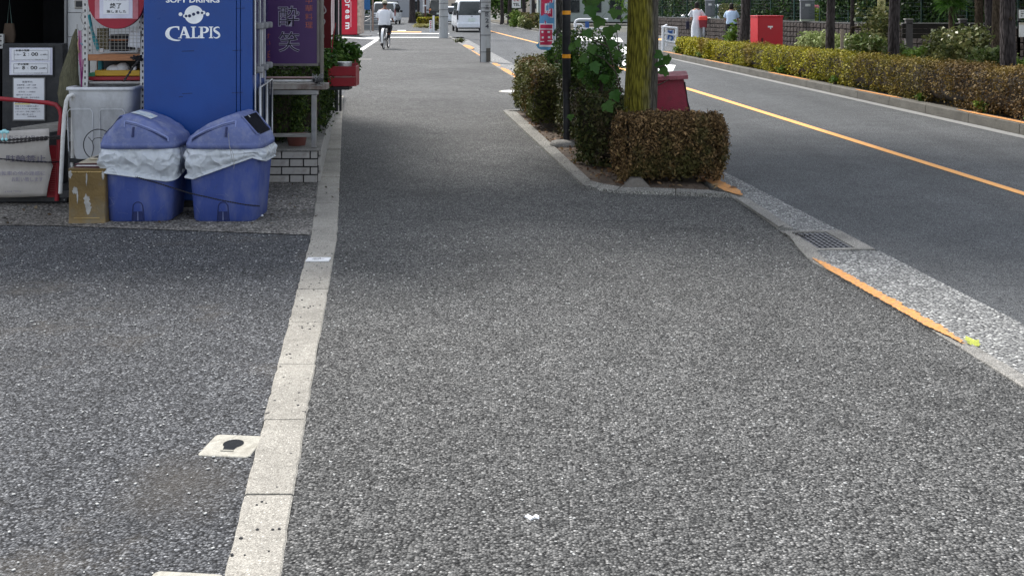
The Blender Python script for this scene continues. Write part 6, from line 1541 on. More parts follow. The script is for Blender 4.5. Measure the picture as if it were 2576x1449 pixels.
fn = thing('mesh_fence', 'dark green wire mesh fence on top of the stone wall', 'fence')
M_FG = mat('fence_green', (.012,.045,.035), .5, var=.1)
pm = MB(); pm.tube([(0, 0, 0), (0, 0, 2.2)], .028, 6); pme = pm.mesh('fence_post'); pme.materials.append(M_FG)
q = 2.0
while q < seg[-1]:
    p = wpt(q); d = wdir(q); n_ = Vector((d.y, -d.x, 0)); piece('fence_post', pme, fn, (p.x+n_.x*.05, p.y+n_.y*.05, .945)); q += 2.0
mb = MB()
for z in [.98+.12*k for k in range(18)]:
    mb.tube([wpt(seg[-1]*k/24)+Vector((wdir(seg[-1]*k/24).y, -wdir(seg[-1]*k/24).x, 0))*.06+Vector((0, 0, z)) for k in range(25)], .005, 4)
for k in range(int(seg[-1]/.12)):
    p = wpt(k*.12); d = wdir(k*.12); p += Vector((d.y, -d.x, 0))*.06; mb.tube([p+Vector((0, 0, .95)), p+Vector((0, 0, 3.1))], .004, 3)
obj('wire_mesh', mb, M_FG, fn)
# ivy hedges behind the fence, with two openings
def sU(u):  # arc length where the wall is seen at column u
    best = min(range(400), key=lambda k: abs((wpt(seg[-1]*k/399).x/wpt(seg[-1]*k/399).y)-(u-U0)/F)); return seg[-1]*best/399
L_IVY = m_leaf('leaf_ivy_wall', [(.008,.018,.006), (.02,.045,.012), (.04,.085,.02), (.10,.15,.05)], rough=.35)
def ivy(u0, u1, lab, ztop, n, m=None, size=.10, sd=0, off=.30):
    a, b = sorted((sU(u0), sU(u1))); k = max(2, int((b-a)/2)); pts_ = []
    for i in range(k+1): s_ = a+(b-a)*i/k; p = wpt(s_); d = wdir(s_); pts_.append((p.x+d.y*off, p.y-d.x*off))
    hedge('ivy_hedge', lab, pts_, .42, .95, ztop, n, size, m or L_IVY, M_TWIG, 'hedge', 'ivy covered hedge sections behind the mesh fence', rough=.12, power=8, seed=sd, up=.1)
ivy(1560, 1772, 'dark ivy hedge left of the first grey cabinet behind the fence', 2.9, 12000, sd=80, size=.12)
ivy(1806, 1850, 'short low green hedge in the bright opening behind the fence', 1.5, 2500, L_OL, sd=81, size=.1)
ivy(1862, 1985, 'dark ivy hedge behind the leaning trunk and red box', 2.9, 9000, sd=82)
ivy(1992, 2100, 'low sunlit green hedge behind the second grey cabinet', 1.35, 3500, m_leaf('leaf_sunny', [(.08,.14,.01), (.18,.26,.02), (.34,.42,.05)]), sd=83, off=.8)
ivy(2060, 2230, 'dark ivy hedge right of the second grey cabinet', 2.7, 12000, sd=84)
ivy(2232, 2480, 'deep shaded ivy hedge behind the dark board and palm', 2.6, 16000, sd=85)
ivy(2500, 2900, 'deep shaded ivy hedge at the right edge', 2.6, 8000, sd=86)
# grey cabinets on the wall
for (u0, u1, v0_, v1, lab) in ((1774, 1797, 2, 46, 'grey metal cabinet on the wall right of the woman in white'), (2016, 2050, 0, 53, 'larger grey metal cabinet with pale cap on the wall')):
    s_ = sU((u0+u1)/2); p = wpt(s_); y = p.y-.02; w_ = (u1-u0)*y/F; zb = .95; d = wdir(s_)
    t = thing('meter_cabinet', lab, 'cabinet', (p.x+d.y*.02, y+.05, zb), R(-8)); zt_ = 1.45+16*y/F
    mb = MB(); mb.box((-w_/2, 0, .06), (w_/2, .3, zt_-zb)); obj('housing', mb, mat('cabinet_grey', (.16,.165,.18), .5, .2, var=.1, scale=3), t, .01)
    mb = MB(); mb.box((-w_/2-.02, -.02, zt_-zb), (w_/2+.02, .32, zt_-zb+.07)); obj('cap', mb, mat('cabinet_pale', (.5,.52,.55), .5), t, .01)
    mb = MB(); mb.box((-w_/2, -.01, 0), (w_/2, .3, .06)); obj('base', mb, mat('base_pale_green', (.42,.46,.36), .7), t)
    mb = MB(); mb.box((-w_*.42, -.012, .1), (w_*.42, -.002, zt_-zb-.05)); obj('door', mb, mat('cabinet_grey', (0, 0, 0)), t, .004)
    mb = MB(); mb.box((-w_*.18, -.016, (zt_-zb)*.72), (w_*.2, -.0125, (zt_-zb)*.72+.09)); obj('label_plate', mb, M_WENAMEL, t)
    mb = MB(); mb.box((-w_*.36, -.03, (zt_-zb)*.6), (-w_*.32, -.012, (zt_-zb)*.6+.06)); obj('handle', mb, M_STEEL, t)
# yellow banner
yb_ = 29.5; p = P(2218, 53, yb_); t = thing('yellow_banner', 'tall pale yellow vertical sign half hidden by leaves', 'sign', p); mb = MB(); mb.box((-.10, 0, 0), (.10, .03, 1.6)); obj('panel', mb, mat('pale_yellow_panel', (.66,.62,.28), .6, var=.06), t, .003)
for i, ch in enumerate('月極駐車場'): text(ch, mat('olive_ink', (.07,.07,.03), .7, bmp=0), t, (.01, -.004, .10+.155+(.17*(4-i))-.12), .12, .10, .02)
# small white notices right edge
for (u0, u1, v0_, v1, lab, body) in ((2564, 2576+12, 26, 47, 'small white printed notice right of the nearest trunk', ['テナント', '募集', '6-10']), (2564, 2610, 58, 94, 'large white sheet board at the right edge', [])):
    y = 21.0; p = P((u0+u1)/2, v1, y); w_ = (u1-u0)*y/F; h_ = (v1-v0_)*y/F
    t = thing('notice_sign', lab, 'notice', p); mb = MB(); mb.box((-w_/2, 0, 0), (w_/2, .02, h_)); obj('panel', mb, M_WENAMEL, t)
    mb = MB(); mb.box((-w_/2-.01, .021, -1.2 if body else -.4), (-w_/2+.03, .05, h_+.03)); obj('post', mb, M_BLACKPL, t)
    for i, b_ in enumerate(body): text(b_, INK, t, (0, -.003, h_*(.8-.26*i)), h_*.16, w_*.72, .02)
    if not body:
        mb = MB(); mb.box((-w_/2, -.004, h_*.86), (w_/2, -.001, h_)); obj('header_strip', mb, mat('cream', (0, 0, 0)), t)

# ================================================================== SIDE STREET FENCES, FAR BACKGROUND
M_RAIL = mat('rail_white', (.74,.75,.77), .45, var=.04)
wf = thing('white_fence', 'white tube guard fence panel with a blue wave emblem', 'guard fence', G(1678, 131)); fo = wf.location.copy(); fY = fo.y
FP = lambda u, v, dy=0: P(u, v, fY)-fo+Vector((0, dy, 0))
for u, vt in ((1668, 69), (1702, 72)):
    mb = MB(); mb.tube([FP(u, vt), FP(u, 131)], .05, 10); obj('post', mb, M_RAIL, wf)
for (a, b) in (((1664, 69), (1704, 72)), ((1668, 85), (1702, 90))):
    mb = MB(); mb.tube([FP(*a), FP(*b)], .035, 8); obj('rail', mb, M_RAIL, wf)
mb = MB(); mb.tube([FP(1669, 100), FP(1672, 105), FP(1697, 109), FP(1701, 105)], .03, 8); obj('rail', mb, M_RAIL, wf)
mb = MB(); mb.tube([FP(1668, 69), FP(1690, 66, 1.2), FP(1690, 120, 1.2)], .035, 8); obj('rear_post', mb, M_RAIL, wf)
pmb = MB(); pmb.grid([[FP(1679, 76), FP(1695, 77)], [FP(1678, 103), FP(1696, 105)]], smooth=False); obj('emblem_plate', pmb, mat('emblem_pale', (.55,.62,.72), .5, bmp=0), wf)
mb = MB()
for pts_ in (((1680, 78, 3), (1686, 82, 6), (1692, 78, 3)), ((1692, 84, 3), (1684, 88, 5), (1680, 100, 3)), ((1686, 90, 3), (1692, 96, 5), (1687, 103, 3))):
    ribbon(mb, [(FP(u, v).x, FP(u, v).z, w_*fY/F) for u, v, w_ in pts_], -.02)
obj('wave_emblem', mb, mat('emblem_blue', (.03,.10,.32), .5, bmp=0), wf)
t = thing('white_fence', 'white looped guard rail seen between the black post and plane leaves', 'guard fence', G(1447, 112)); fo = t.location.copy(); f2 = fo.y; F2 = lambda u, v: P(u, v, f2)-fo
mb = MB(); mb.tube([F2(1447, 112), F2(1446, 60), F2(1449, 53), F2(1456, 50), F2(1530, 50)], .045, 8); obj('rail', mb, M_RAIL, t)
mb = MB(); mb.tube([F2(1447, 60), F2(1450, 69), F2(1457, 73), F2(1530, 74)], .04, 8); mb.tube([F2(1447, 66), F2(1452, 62), F2(1461, 62), F2(1467, 67), F2(1468, 73)], .035, 8); obj('rail', mb, M_RAIL, t)
mb = MB(); mb.box((F2(1472, 0).x, -.02, F2(0, 72).z), (F2(1482, 0).x, 0, F2(0, 55).z)); obj('emblem_plate', mb, mat('emblem_blue', (0, 0, 0)), t)

# concrete utility poles
M_POLE = mat('pole_concrete', (.40,.41,.41), .85, var=.10, scale=1.5, dirt=(.18,.18,.17), dirt_amt=.5, dirt_scale=3, bmp=.3, vec=(2, 2, .5))
for (u, v, w_, lab) in ((1221, 157, 27, 'nearer concrete utility pole with wire bands and a dark patch'), (1116, 96.5, 23, 'farther concrete utility pole at the driveway corner')):
    p = G(u, v); t = thing('utility_pole', lab, 'utility pole', (p.x, p.y, 0), group='concrete utility poles'); r_ = w_*p.y/F/2
    mb = MB(); mb.lathe([(r_*1.0, 0), (r_*.98, 2), (r_*.82, 9)], 32); obj('shaft', mb, M_POLE, t)
    for z in (.28, .72, 1.33, 1.43, 1.58) if v > 120 else (1.0, 1.32, 1.62):
        mb = MB(); mb.tube([(r_*1.02*math.cos(a), r_*1.02*math.sin(a), z) for a in [2*math.pi*k/24 for k in range(24)]], .007 if v > 120 else .01, 5, close=True); obj('wire_band', mb, M_BLACKPL, t)
    if v > 120:
        mb = MB(); mb.tube([(-r_*.92, -r_*.45, 0), (-r_*.92, -r_*.45, 1.75)], .014, 6); obj('conduit', mb, mat('conduit_grey', (.12,.12,.13), .6), t)
        mb = MB(); mb.ball((-r_*.95, -r_*.5, 1.33), .045, 6); obj('bracket', mb, M_RAIL, t)
        a0 = MB(); a0.grid([[Vector((r_*1.015*math.cos(a), r_*1.015*math.sin(a), z)) for a in [R(-80)+R(60)*k/6 for k in range(7)]] for z in (.0+.02, .2, .38)]); obj('patch', a0, mat('pole_patch', (.11,.10,.085), .9), t)
        for i, (ch, z) in enumerate((('三', 1.45), ('区', 1.26), ('2', 1.1), ('4', .95))):
            o = text(ch, mat('pole_print', (.06,.06,.07), .8, bmp=0), t, (.0, 0, z), .11, .10, .02, 'stencil'); o.location = (r_*.35, -r_*.99, z); o.rotation_euler = (0, 0, R(20))

# red vending machine with lettering
dY = 52.0; p = P(877, 90, dY); t = thing('red_machine', 'tall red machine side with white lettering on a concrete slab', 'vending machine', (p.x, dY, .06), R(0)); w_ = 43*dY/F
mb = MB(); mb.box((-w_/2, 0, .06), (w_/2, 1.1, 1.95)); obj('cabinet', mb, mat('machine_red', (.50,.006,.03), .4, var=.06, scale=2, bmp=0), t, .01)
mb = MB(); mb.box((-w_/2+.05, .05, 0), (w_/2-.05, 1.05, .06)); obj('plinth', mb, M_BLACKPL, t)
mb = MB(); mb.box((w_/2, .02, .1), (w_/2+.2, 1.0, 1.9)); obj('display_front', mb, mat('display_pale', (.42,.32,.26), .4, var=.5, scale=5), t, .02)
for i, (ch, v, h_) in enumerate((('D', 4, 9), ('r', 16.5, 8), ('e', 30, 8.5), ('a', 44, 9), ('m', 66, 15))):
    q = P(874, v, dY)-Vector((p.x, dY, .06)); o = text(ch, M_WHITE, t, (q.x, -.006, q.z), (14 if ch == 'D' else 10.5)*dY/F, h_*dY/F*1.12, .03, 'letter'); o.rotation_euler = (0, R(90), 0)
mb = MB(); mb.box((.09, -.004, .42), (.13, -.001, 1.65)); obj('stripe', mb, mat('stripe_pink', (.7,.35,.38), .5, bmp=0), t)
mb = MB(); mb.box((-1.2, -.25, -.06), (.95, 1.3, .0)); o = obj('slab', mb, M_KERB, t, .01)
t = thing('red_machine', 'dark edge of another machine left of the lettered red one', 'vending machine', P(850, 92, 53)); mb = MB(); mb.box((-.35, 0, 0), (.1, 1, 2)); obj('cabinet', mb, M_WENAMEL, t, .01)
# stand with blue sheet
t = thing('blue_board', 'blue tarpaulin board on thin metal legs in the lot', 'board', P(920, 80, 60)); mb = MB(); a_, b_ = P(911, 26, 60)-t.location, P(931, -20, 60)-t.location; mb.box((a_.x, 0, a_.z), (b_.x, .05, b_.z)); obj('sheet', mb, mat('tarpaulin_blue', (.012,.09,.24), .5), t)
mb = MB(); 
for u in (908, 932, 918): mb.tube([P(u, 24, 60)-t.location, P(u-(6 if u == 918 else 0), 82, 60)-t.location], .03, 6)
mb.tube([P(908, 45, 60)-t.location, P(932, 42, 60)-t.location], .02, 6); mb.tube([P(908, 60, 60)-t.location, P(932, 48, 60)-t.location], .02, 6); obj('leg', mb, M_STEEL, t)
t = thing('slat_shutter', 'horizontal grey slatted shutter behind the blue board', 'shutter', P(925, 80, 66)); mb = MB()
for k in range(9): 
    m2 = MB(); m2.box((-.9, 0, .08+k*.11), (.9, .03, .17+k*.11)); obj('slat', m2, mat('slat_grey', (.16,.17,.18), .6), t)
t = thing('metal_gate_post', 'thin rusty upright pipe right of the blue board', 'post', G(938, 79)); mb = MB(); mb.tube([(0, 0, 0), (0, 0, 2.4)], .05, 8); obj('pipe', mb, mat('rust_pipe', (.25,.17,.13), .7), t)

# ---- vehicles -----------------------------------------------------
M_TYRE = mat('tyre', (.015,.015,.016), .8, bmp=0); M_GLASS = mat('car_glass', (.015,.02,.025), .08, var=.2, scale=2, bmp=0, spec=.6); M_CARW = mat('car_white', (.72,.75,.79), .25, var=.02, bmp=0, spec=.5); M_CARB = mat('car_black', (.012,.013,.015), .2, var=.05, bmp=0); M_LAMPR = mat('lamp_red', (.25,.01,.01), .2, bmp=0)
def minivan(label, x, y, rz, W_, Hh, L, body, back=True, group=None):
    t = thing('minivan', label, 'minivan', (x, y, 0), rz, group)
    # rear at y=0 facing -Y ; body is a loft of cross sections along Y
    def sec(y_, zt, k, zb=.26):
        return [Vector((sx*wx_, y_, z)) for sx, seq in ((1, ((.46, zb), (.5, zb+.12), (.5, .62), (.495, .95), (.44*k, zt-.09), (.39*k, zt))), (-1, ((.39*k, zt), (.44*k, zt-.09), (.495, .95), (.5, .62), (.5, zb+.12), (.46, zb)))) for wx_, z in [(a*W_, b) for a, b in seq]]
    rings = [sec(.12, Hh-.10, .96), sec(.0 if back else .02, Hh*.62, 1.02) if False else sec(.16, Hh-.06, .97), sec(.35, Hh-.01, 1), sec(L*.5, Hh, 1), sec(L*.72, Hh-.04, .98), sec(L*.8, Hh*.72, 1.05), sec(L*.88, Hh*.56, 1.08), sec(L*.98, Hh*.5, 1.05), sec(L, Hh*.42, 1.0)]
    mb = MB(); mb.loft(rings); obj('body', mb, body, t, .02)
    mb = MB(); mb.loft([[Vector((sx*a*W_, b, z)) for sx, a in ((1, .455), (-1, .455)) for _ in (0,)]+[] for b, z in ()]) if False else None
    tg = MB(); tg.loft([[Vector((-.45*W_, .1, .5)), Vector((.45*W_, .1, .5)), Vector((.455*W_, .12, .98)), Vector((-.455*W_, .12, .98))], [Vector((-.44*W_, .02, .5)), Vector((.44*W_, .02, .5)), Vector((.445*W_, .05, .97)), Vector((-.445*W_, .05, .97))]], smooth=False); obj('tailgate', tg, body, t, .02)
    bp_ = MB(); bp_.box((-.49*W_, -.06, .26), (.49*W_, .14, .54)); obj('bumper', bp_, body, t, .05)
    gl = MB(); gl.loft([[Vector((-.43*W_, .13, .99)), Vector((.43*W_, .13, .99)), Vector((.38*W_, .2, Hh-.13)), Vector((-.38*W_, .2, Hh-.13))], [Vector((-.43*W_, .05, .99)), Vector((.43*W_, .05, .99)), Vector((.38*W_, .10, Hh-.14)), Vector((-.38*W_, .10, Hh-.14))]], smooth=False); obj('rear_window', gl, M_GLASS, t, .01)
    for sx in (-1, 1):
        l = MB(); l.box((sx*.47*W_-.045, .02, .72), (sx*.47*W_+.045, .2, 1.25)); obj('tail_lamp', l, M_GLASS if back else M_LAMPR, t, .015)
        for yy_ in (L*.18, L*.82):
            w2 = MB(); w2.tube([(sx*(.5*W_-.11), yy_, .31), (sx*(.5*W_-.005), yy_, .31)], .31, 20); o = obj('wheel', w2, M_TYRE, t)
        sg = MB(); sg.loft([[Vector((sx*W_*.497, .45, .98)), Vector((sx*W_*.497, L*.68, .98)), Vector((sx*W_*.45, L*.64, Hh-.17)), Vector((sx*W_*.45, .5, Hh-.17))], [Vector((sx*W_*.505, .45, .98)), Vector((sx*W_*.505, L*.68, .98)), Vector((sx*W_*.458, L*.64, Hh-.17)), Vector((sx*W_*.458, .5, Hh-.17))]], smooth=False); obj('side_window', sg, M_GLASS, t)
        mr = MB(); mr.box((sx*(W_*.5+.02), L*.70, 1.0), (sx*(W_*.5+.24), L*.72, 1.16)); obj('mirror', mr, M_CARB, t, .02)
    pl2 = MB(); pl2.box((-.2, -.0, .62), (.2, .018, .80)); obj('licence_plate', pl2, mat('plate_pale', (.62,.70,.66), .5, bmp=0), t, .004)
    bd_ = MB(); bd_.ball((0, .012, .92), (.06, .012, .035), 5); obj('badge', bd_, M_STEEL, t)
    un = MB(); un.box((-.4*W_, .3, .2), (.4*W_, L*.9, .3)); obj('underside', un, M_TYRE, t)
    return t
vY = 61.5; minivan('white minivan driving away between the utility poles', P(1187, 80, vY).x, vY, R(7), 1.72, 1.88, 4.5, M_CARW)
bv = minivan('oncoming black van with an orange lamp behind the farther pole', P(1103, 45, 118).x, 118, R(5), 2.05, 2.25, 4.8, M_CARB, False)
mb = MB(); mb.ball((-.88, -.05, 1.15), .10, 6); obj('indicator_lamp', mb, mat('amber_lamp', (.9,.35,.12), .3, bmp=0), bv)
sc_ = minivan('white car roof and mirrors parked behind the cyclist', P(966, 60, 88).x, 88, R(0), 1.9, 1.85, 4.5, M_CARW, False)
for sx in (-1, 1):
    mb = MB(); mb.ball((sx*1.12, -.1, 1.35), (.22, .08, .28), 8); obj('mirror', mb, M_CARB, sc_)
minivan('pale car behind the white minivan on its left', P(1139, 50, 90).x, 90, R(6), 1.7, 1.5, 4.2, M_CARW)
minivan('white car showing through the opening in the fence hedge', 13.4, 62, R(80), 1.7, 1.6, 4.2, M_CARW, False)
t = minivan('dull red car parked beyond the sunlit low hedge', 15.4, 52, R(80), 1.7, 1.55, 4.2, mat('car_red', (.30,.06,.07), .3, bmp=0), False)

# far planting and trees
FP_ = 'far roadside planting'
def fs(u, v, rx, rz, n, s_, m, lab, sd, nm='far_bush'): p = G(u, v); shrub(nm, lab, (p.x, p.y, .0), (rx, rx, rz), n, s_, m, M_TWIG, 'bush', FP_, seed=sd, nclump=16)
hedge('far_hedge', 'brown topped hedge right of the nearer pole along the far kerb', [(fk(84)+.8, 84), (fk(76)+.8, 76), (fk(69)+.8, 69)], .9, .12, .98, 5000, .14, L_MIX, M_TWIG, group='far hedges beyond the side street', rough=.08, seed=90)
hedge('far_hedge', 'orange brown hedge just left of the blue banner', [(fk(66)+.7, 66), (fk(63.5)+.9, 63.6)], .9, .12, .82, 2500, .13, L_MIX, M_TWIG, group='far hedges beyond the side street', rough=.08, seed=91)
fs(1297, 69, .75, .62, 1300, .14, L_WEED, 'bright green round bush spilling over the far kerb', 92)
fs(1312, 71, .4, .45, 600, .14, L_PALE, 'yellowish plant beside the bright green far bush', 93)
fs(1330, 76, .55, .38, 900, .13, L_OL, 'olive bush left of the blue banner', 94)
for i, (u, y, r_, lab) in enumerate(((1263, 88, .16, 'thin far trunk right of the nearer pole'), (1283, 84, .2, 'thicker far trunk behind the brown hedge'), (1318, 80, .16, 'far trunk left of the blue banner'), (1341, 74, .14, 'far trunk just beside the blue banner'), (1037, 96, .30, 'dark far trunk behind the shrubs left of the farther pole'), (1052, 110, .15, 'thin far trunk beyond the dark one'))):
    b_ = P(u, 40, y); tree('far_tree', lab, (b_.x, y, .0), r_, 3.4, (.0, 0), BARK3, L_CRN, (0, 0, 5.2, 2.8, 2.8, 1.9), 700, .42, 'far street trees', nring=10, nside=12, seed=100+i)
t = thing('white_signboard', 'white signboard with red lettering between far trunks', 'sign', P(1299, 21, 82)); mb = MB(); mb.box((-.34, 0, 0), (.34, .05, 1.1)); obj('panel', mb, M_WHITE, t); text('不動', mat('sign_red', (.5,.02,.03), .5, bmp=0), t, (0, -.005, .62), .3, .5, .05); text('TEL', INK, t, (0, -.005, .25), .22, .5, .03)
t = thing('grey_post', 'pale grey sign post left of the blue banner', 'post', P(1335, 60, 72)-Vector((0, 0, .5))); mb = MB(); mb.tube([(0, 0, 0), (0, 0, 3)], .07, 8); obj('tube', mb, M_STEEL, t)
t = thing('grey_shed', 'grey green flat building beyond the far trunks', 'building', (2.5, 104, 0)); mb = MB(); mb.box((0, 0, 0), (9, 6, 3.2)); obj('wall', mb, mat('shed_grey', (.32,.36,.34), .8), t)
for k in range(4):
    m2 = MB(); m2.box((.6+k*2.1, -.06, .9), (1.9+k*2.1, -.01, 2.1)); obj('window', m2, M_GLASS, t)
mb = MB(); mb.box((-.2, -.3, 3.2), (9.2, 6.2, 3.4)); obj('roof', mb, M_STEEL, t)
# planting beyond the driveway on the left sidewalk
fs(1075, 53.5, 1.0, .42, 1500, .15, L_DRKB, 'rounded dark brown hedge mound beyond the driveway', 110)
fs(1050, 56, .5, .55, 900, .15, L_OL, 'grey green bush at the left of the hedge mound', 111)
fs(1030, 38, .9, .9, 1200, .22, L_WEED, 'light green bushes beside the far end of the sidewalk', 112)
fs(1015, 32, 1.6, 1.3, 1400, .3, m_leaf('leaf_sunny', [(0,0,0)]*2), 'yellow green far shrubs at the end of the sidewalk', 113)
fs(1062, 71.5, .55, .17, 1300, .10, m_leaf('grass_dry', [(.25,.22,.06), (.42,.38,.14), (.6,.55,.3)]), 'pale dry grass tuft at the driveway corner', 114, 'grass_tuft')
fs(1090, 72, .4, .2, 900, .10, L_PALE, 'pale grass beside the white bollard sign', 115, 'grass_tuft')
fs(1099, 78, .2, .3, 500, .10, L_OL, 'grass right of the white bollard sign', 116, 'grass_tuft')
p = G(1272-4, 113.5)
fs(1143+14, 108, .25, .1, 260, .07, L_OL, 'weeds at the foot of the farther utility pole', 117, 'weed')
fs(888, 147, .09, .16, 260, .06, L_PALE, 'pale yellowing weed at the end of the brick planter', 118, 'weed')
hedge('yellow_hedge', 'small square yellow hedge beside the dark hedge mound', [(G(1088, 62).x-.6, 84), (G(1088, 62).x+.8, 84)], .9, 0, .62, 1600, .13, L_YG, M_TWIG, group=FP_, rough=.05, seed=119)
# white bollard sign + poles
t = thing('bollard_sign', 'white plastic bollard board with red marks at the driveway corner', 'bollard', G(1086, 82)); bY = t.location.y; s_ = bY/F
mb = MB(); mb.box((-6*s_, 0, 0), (0, .08, 30*s_)); mb.box((2*s_, 0, 0), (7*s_, .08, 42*s_)); obj('board', mb, M_RAIL, t, .01)
mb = MB()
for k in range(4): mb.box((-4*s_, -.006, (10+k*5)*s_), (-1.2*s_, -.002, (13+k*5)*s_))
obj('red_mark', mb, mat('sign_red', (0, 0, 0)), t)
for (u, v, r_, c_, lab) in ((1016, 34, .09, (.55,.22,.05), 'orange brown post at the far sidewalk'), (1070, 60, .06, (.10,.04,.03), 'dark red brown sign post by the hedge mound'), (1066, 48, .07, (.6,.6,.6), 'thin white far pole')):
    p = G(u, v); t = thing('far_post', lab, 'post', (p.x, p.y, 0)); mb = MB(); mb.tube([(0, 0, 0), (0, 0, 3.2)], r_*1.3, 8); obj('tube', mb, mat(lab.replace(' ', '_')[:20], c_, .6), t)
    mb = MB(); mb.tube([(0, 0, 1.5), (0, 0, 1.62)], r_*1.6, 8); obj('band', mb, M_RAIL, t)

# buildings and tree masses closing the view (tops cut by the frame)
M_BLD = [mat('bld_a', (.46,.45,.42), .8, var=.05, scale=.5, bmp=0), mat('bld_b', (.30,.31,.33), .8, var=.05, scale=.5, bmp=0), mat('bld_c', (.50,.42,.34), .8, var=.05, scale=.5, bmp=0)]
def house(label, x, y, w_, d_, h_, m, rz=0):
    t = thing('far_building', label, 'building', (x, y, 0), rz, 'low buildings closing the background'); mb = MB(); mb.box((-w_/2, 0, 0), (w_/2, d_, h_)); obj('wall', mb, m, t)
    mb = MB(); mb.box((-w_/2-.2, -.2, h_), (w_/2+.2, d_+.2, h_+.3)); obj('roof', mb, M_BLD[1], t)
    n = max(2, int(w_/2.5)); wm = MB(); wm.box((-.7, -.05, 0), (.7, -.01, 1.2)); me = wm.mesh('window'); me.materials.append(M_GLASS)
    for k in range(n):
        for z in [q_ for q_ in (1.0, 3.8, 6.6) if q_+1.2 < h_]: piece('window', me, t, (-w_/2+w_*(k+.5)/n, 0, z))
house('pale apartment block at the far left beyond the parking lot', -28, 95, 26, 10, 8, M_BLD[0]); house('grey low block beyond the lot', -16.5, 150, 9, 10, 6, M_BLD[1]); house('beige block closing the end of the road', -14, 240, 40, 12, 9, M_BLD[2])
house('pale block behind the park on the right', 34, 95, 34, 10, 9, M_BLD[0]); house('grey block behind the fence hedge', 11.5, 120, 14, 10, 6, M_BLD[1]); house('shop row at the left behind the parking lot', -40, 40, 10, 26, 6, M_BLD[2])
for i, (x, y, s_, lab) in enumerate(((-1, 130, 4.5, 'far tree mass right of the road end'), (6, 125, 4.5, 'far tree mass behind the shed'), (-17, 120, 4, 'far tree mass behind the cyclist'), (18, 75, 4.5, 'park tree behind the fence opening'), (24, 60, 5, 'park tree behind the ivy hedge'), (22, 42, 4, 'park tree far right behind the fence'), (26, 30, 4, 'park tree at the right edge behind the wall'), (12, 90, 4, 'far park tree behind the looped rail'))):
    shrub('tree_mass', lab, (x, y, 0), (s_, s_, s_*.8), 4200, .42, L_CRN, M_TWIG, 'tree', 'tree masses closing the background', seed=130+i, nclump=26, spread=.3)

# ================================================================== PEOPLE
SKIN = mat('skin_tan', (.40,.20,.13), .6, var=.08, bmp=0); SKIND = mat('skin_brown', (.22,.10,.065), .6, var=.08, bmp=0)
def skin(name, verts, edges, radii, m, parent, lvl=2, root=0):
    me = bpy.data.meshes.new(name); me.from_pydata(verts, edges, []); me.materials.append(m)
    o = bpy.data.objects.new(name, me); COL.objects.link(o); o.parent = parent
    md = o.modifiers.new('Skin', 'SKIN'); md.use_smooth_shade = True
    for i, r_ in enumerate(radii):
        sv_ = me.skin_vertices[0].data[i]; sv_.radius = (r_, r_) if not isinstance(r_, tuple) else r_; sv_.use_root = (i == root)
    s_ = o.modifiers.new('Sub', 'SUBSURF'); s_.levels = lvl; s_.render_levels = lvl
    return o
def bicycle(label, x, y, rz, group=None, frame=None, guard=None):
    """heading +Y before rotation; rear wheel centre at origin"""
    t = thing('bicycle', label, 'bicycle', (x, y, .012), rz, group); r_ = .33; fm = frame or mat('bike_frame', (.06,.06,.07), .4, .3)
    wm = MB(); wm.tube([(0, r_*math.cos(2*math.pi*k/28), r_*math.sin(2*math.pi*k/28)) for k in range(28)], .022, 8, close=True); tyre = wm.mesh('tyre'); tyre.materials.append(M_TYRE)
    rm_ = MB(); rm_.tube([(0, (r_-.03)*math.cos(2*math.pi*k/28), (r_-.03)*math.sin(2*math.pi*k/28)) for k in range(28)], .012, 6, close=True)
    for k in range(14): a = 2*math.pi*k/14; rm_.tube([(.02*(-1)**k, 0, 0), (0, (r_-.03)*math.cos(a), (r_-.03)*math.sin(a))], .002, 3)
    rm_.tube([(-.04, 0, 0), (.04, 0, 0)], .02, 8); rim = rm_.mesh('rim'); rim.materials.append(M_STEEL)
    for yy_ in (0, 1.08):
        w_ = bpy.data.objects.new('wheel', None); COL.objects.link(w_); w_.parent = t; w_.location = (0, yy_, r_+.022)
        piece('tyre', tyre, w_); piece('rim', rim, w_)
    z0 = r_+.022; f = MB()
    for a, b, q in (((0, 0, z0), (0, .42, .30), .012), ((0, .42, .30), (0, .22, .80), .016), ((0, .42, .30), (0, .92, .62), .018), ((0, .92, .62), (0, .88, .98), .016), ((0, .92, .62), (.05, 1.08, z0), .012), ((0, .92, .62), (-.05, 1.08, z0), .012), ((.05, 0, z0), (.02, .26, .68), .009), ((-.05, 0, z0), (-.02, .26, .68), .009)): f.tube([a, b], q, 8)
    obj('frame', f, fm, t)
    h = MB(); h.tube([(-.27, .62, .98), (-.22, .78, 1.0), (0, .88, 1.0), (.22, .78, 1.0), (.27, .62, .98)], .012, 8); obj('handlebar', h, M_STEEL, t)
    s2 = MB(); s2.loft([ring([(x_*.09, y_*.12) for x_, y_ in rr(2, 2, .9, 3)], 0), ring([(x_*.10, y_*.14) for x_, y_ in rr(2, 2, .9, 3)], .03), ring([(x_*.08, y_*.12) for x_, y_ in rr(2, 2, .9, 3)], .06)]); o = obj('saddle', s2, M_BLACKPL, t, loc=(0, .2, .82))
    g_ = MB(); n = 12; g_.grid([[Vector((dx, (r_+.045)*math.cos(R(25)+R(175)*k/n)*1.0, z0+(r_+.045)*math.sin(R(25)+R(175)*k/n))) for dx in (-.04, -.03, .03, .04)] for k in range(n+1)]); obj('mudguard', g_, guard or M_STEEL, t)
    k_ = MB(); k_.tube([(-.04, .42, .30), (.08, .42, .30)], .02, 8); k_.tube([(.08, .42, .30), (.08, .36, .46)], .01, 6); k_.box((.08, .31, .45), (.17, .41, .475)); k_.tube([(-.08, .42, .30), (-.08, .48, .16)], .01, 6); k_.box((-.17, .43, .135), (-.08, .53, .16)); obj('pedals', k_, M_BLACKPL, t)
    return t
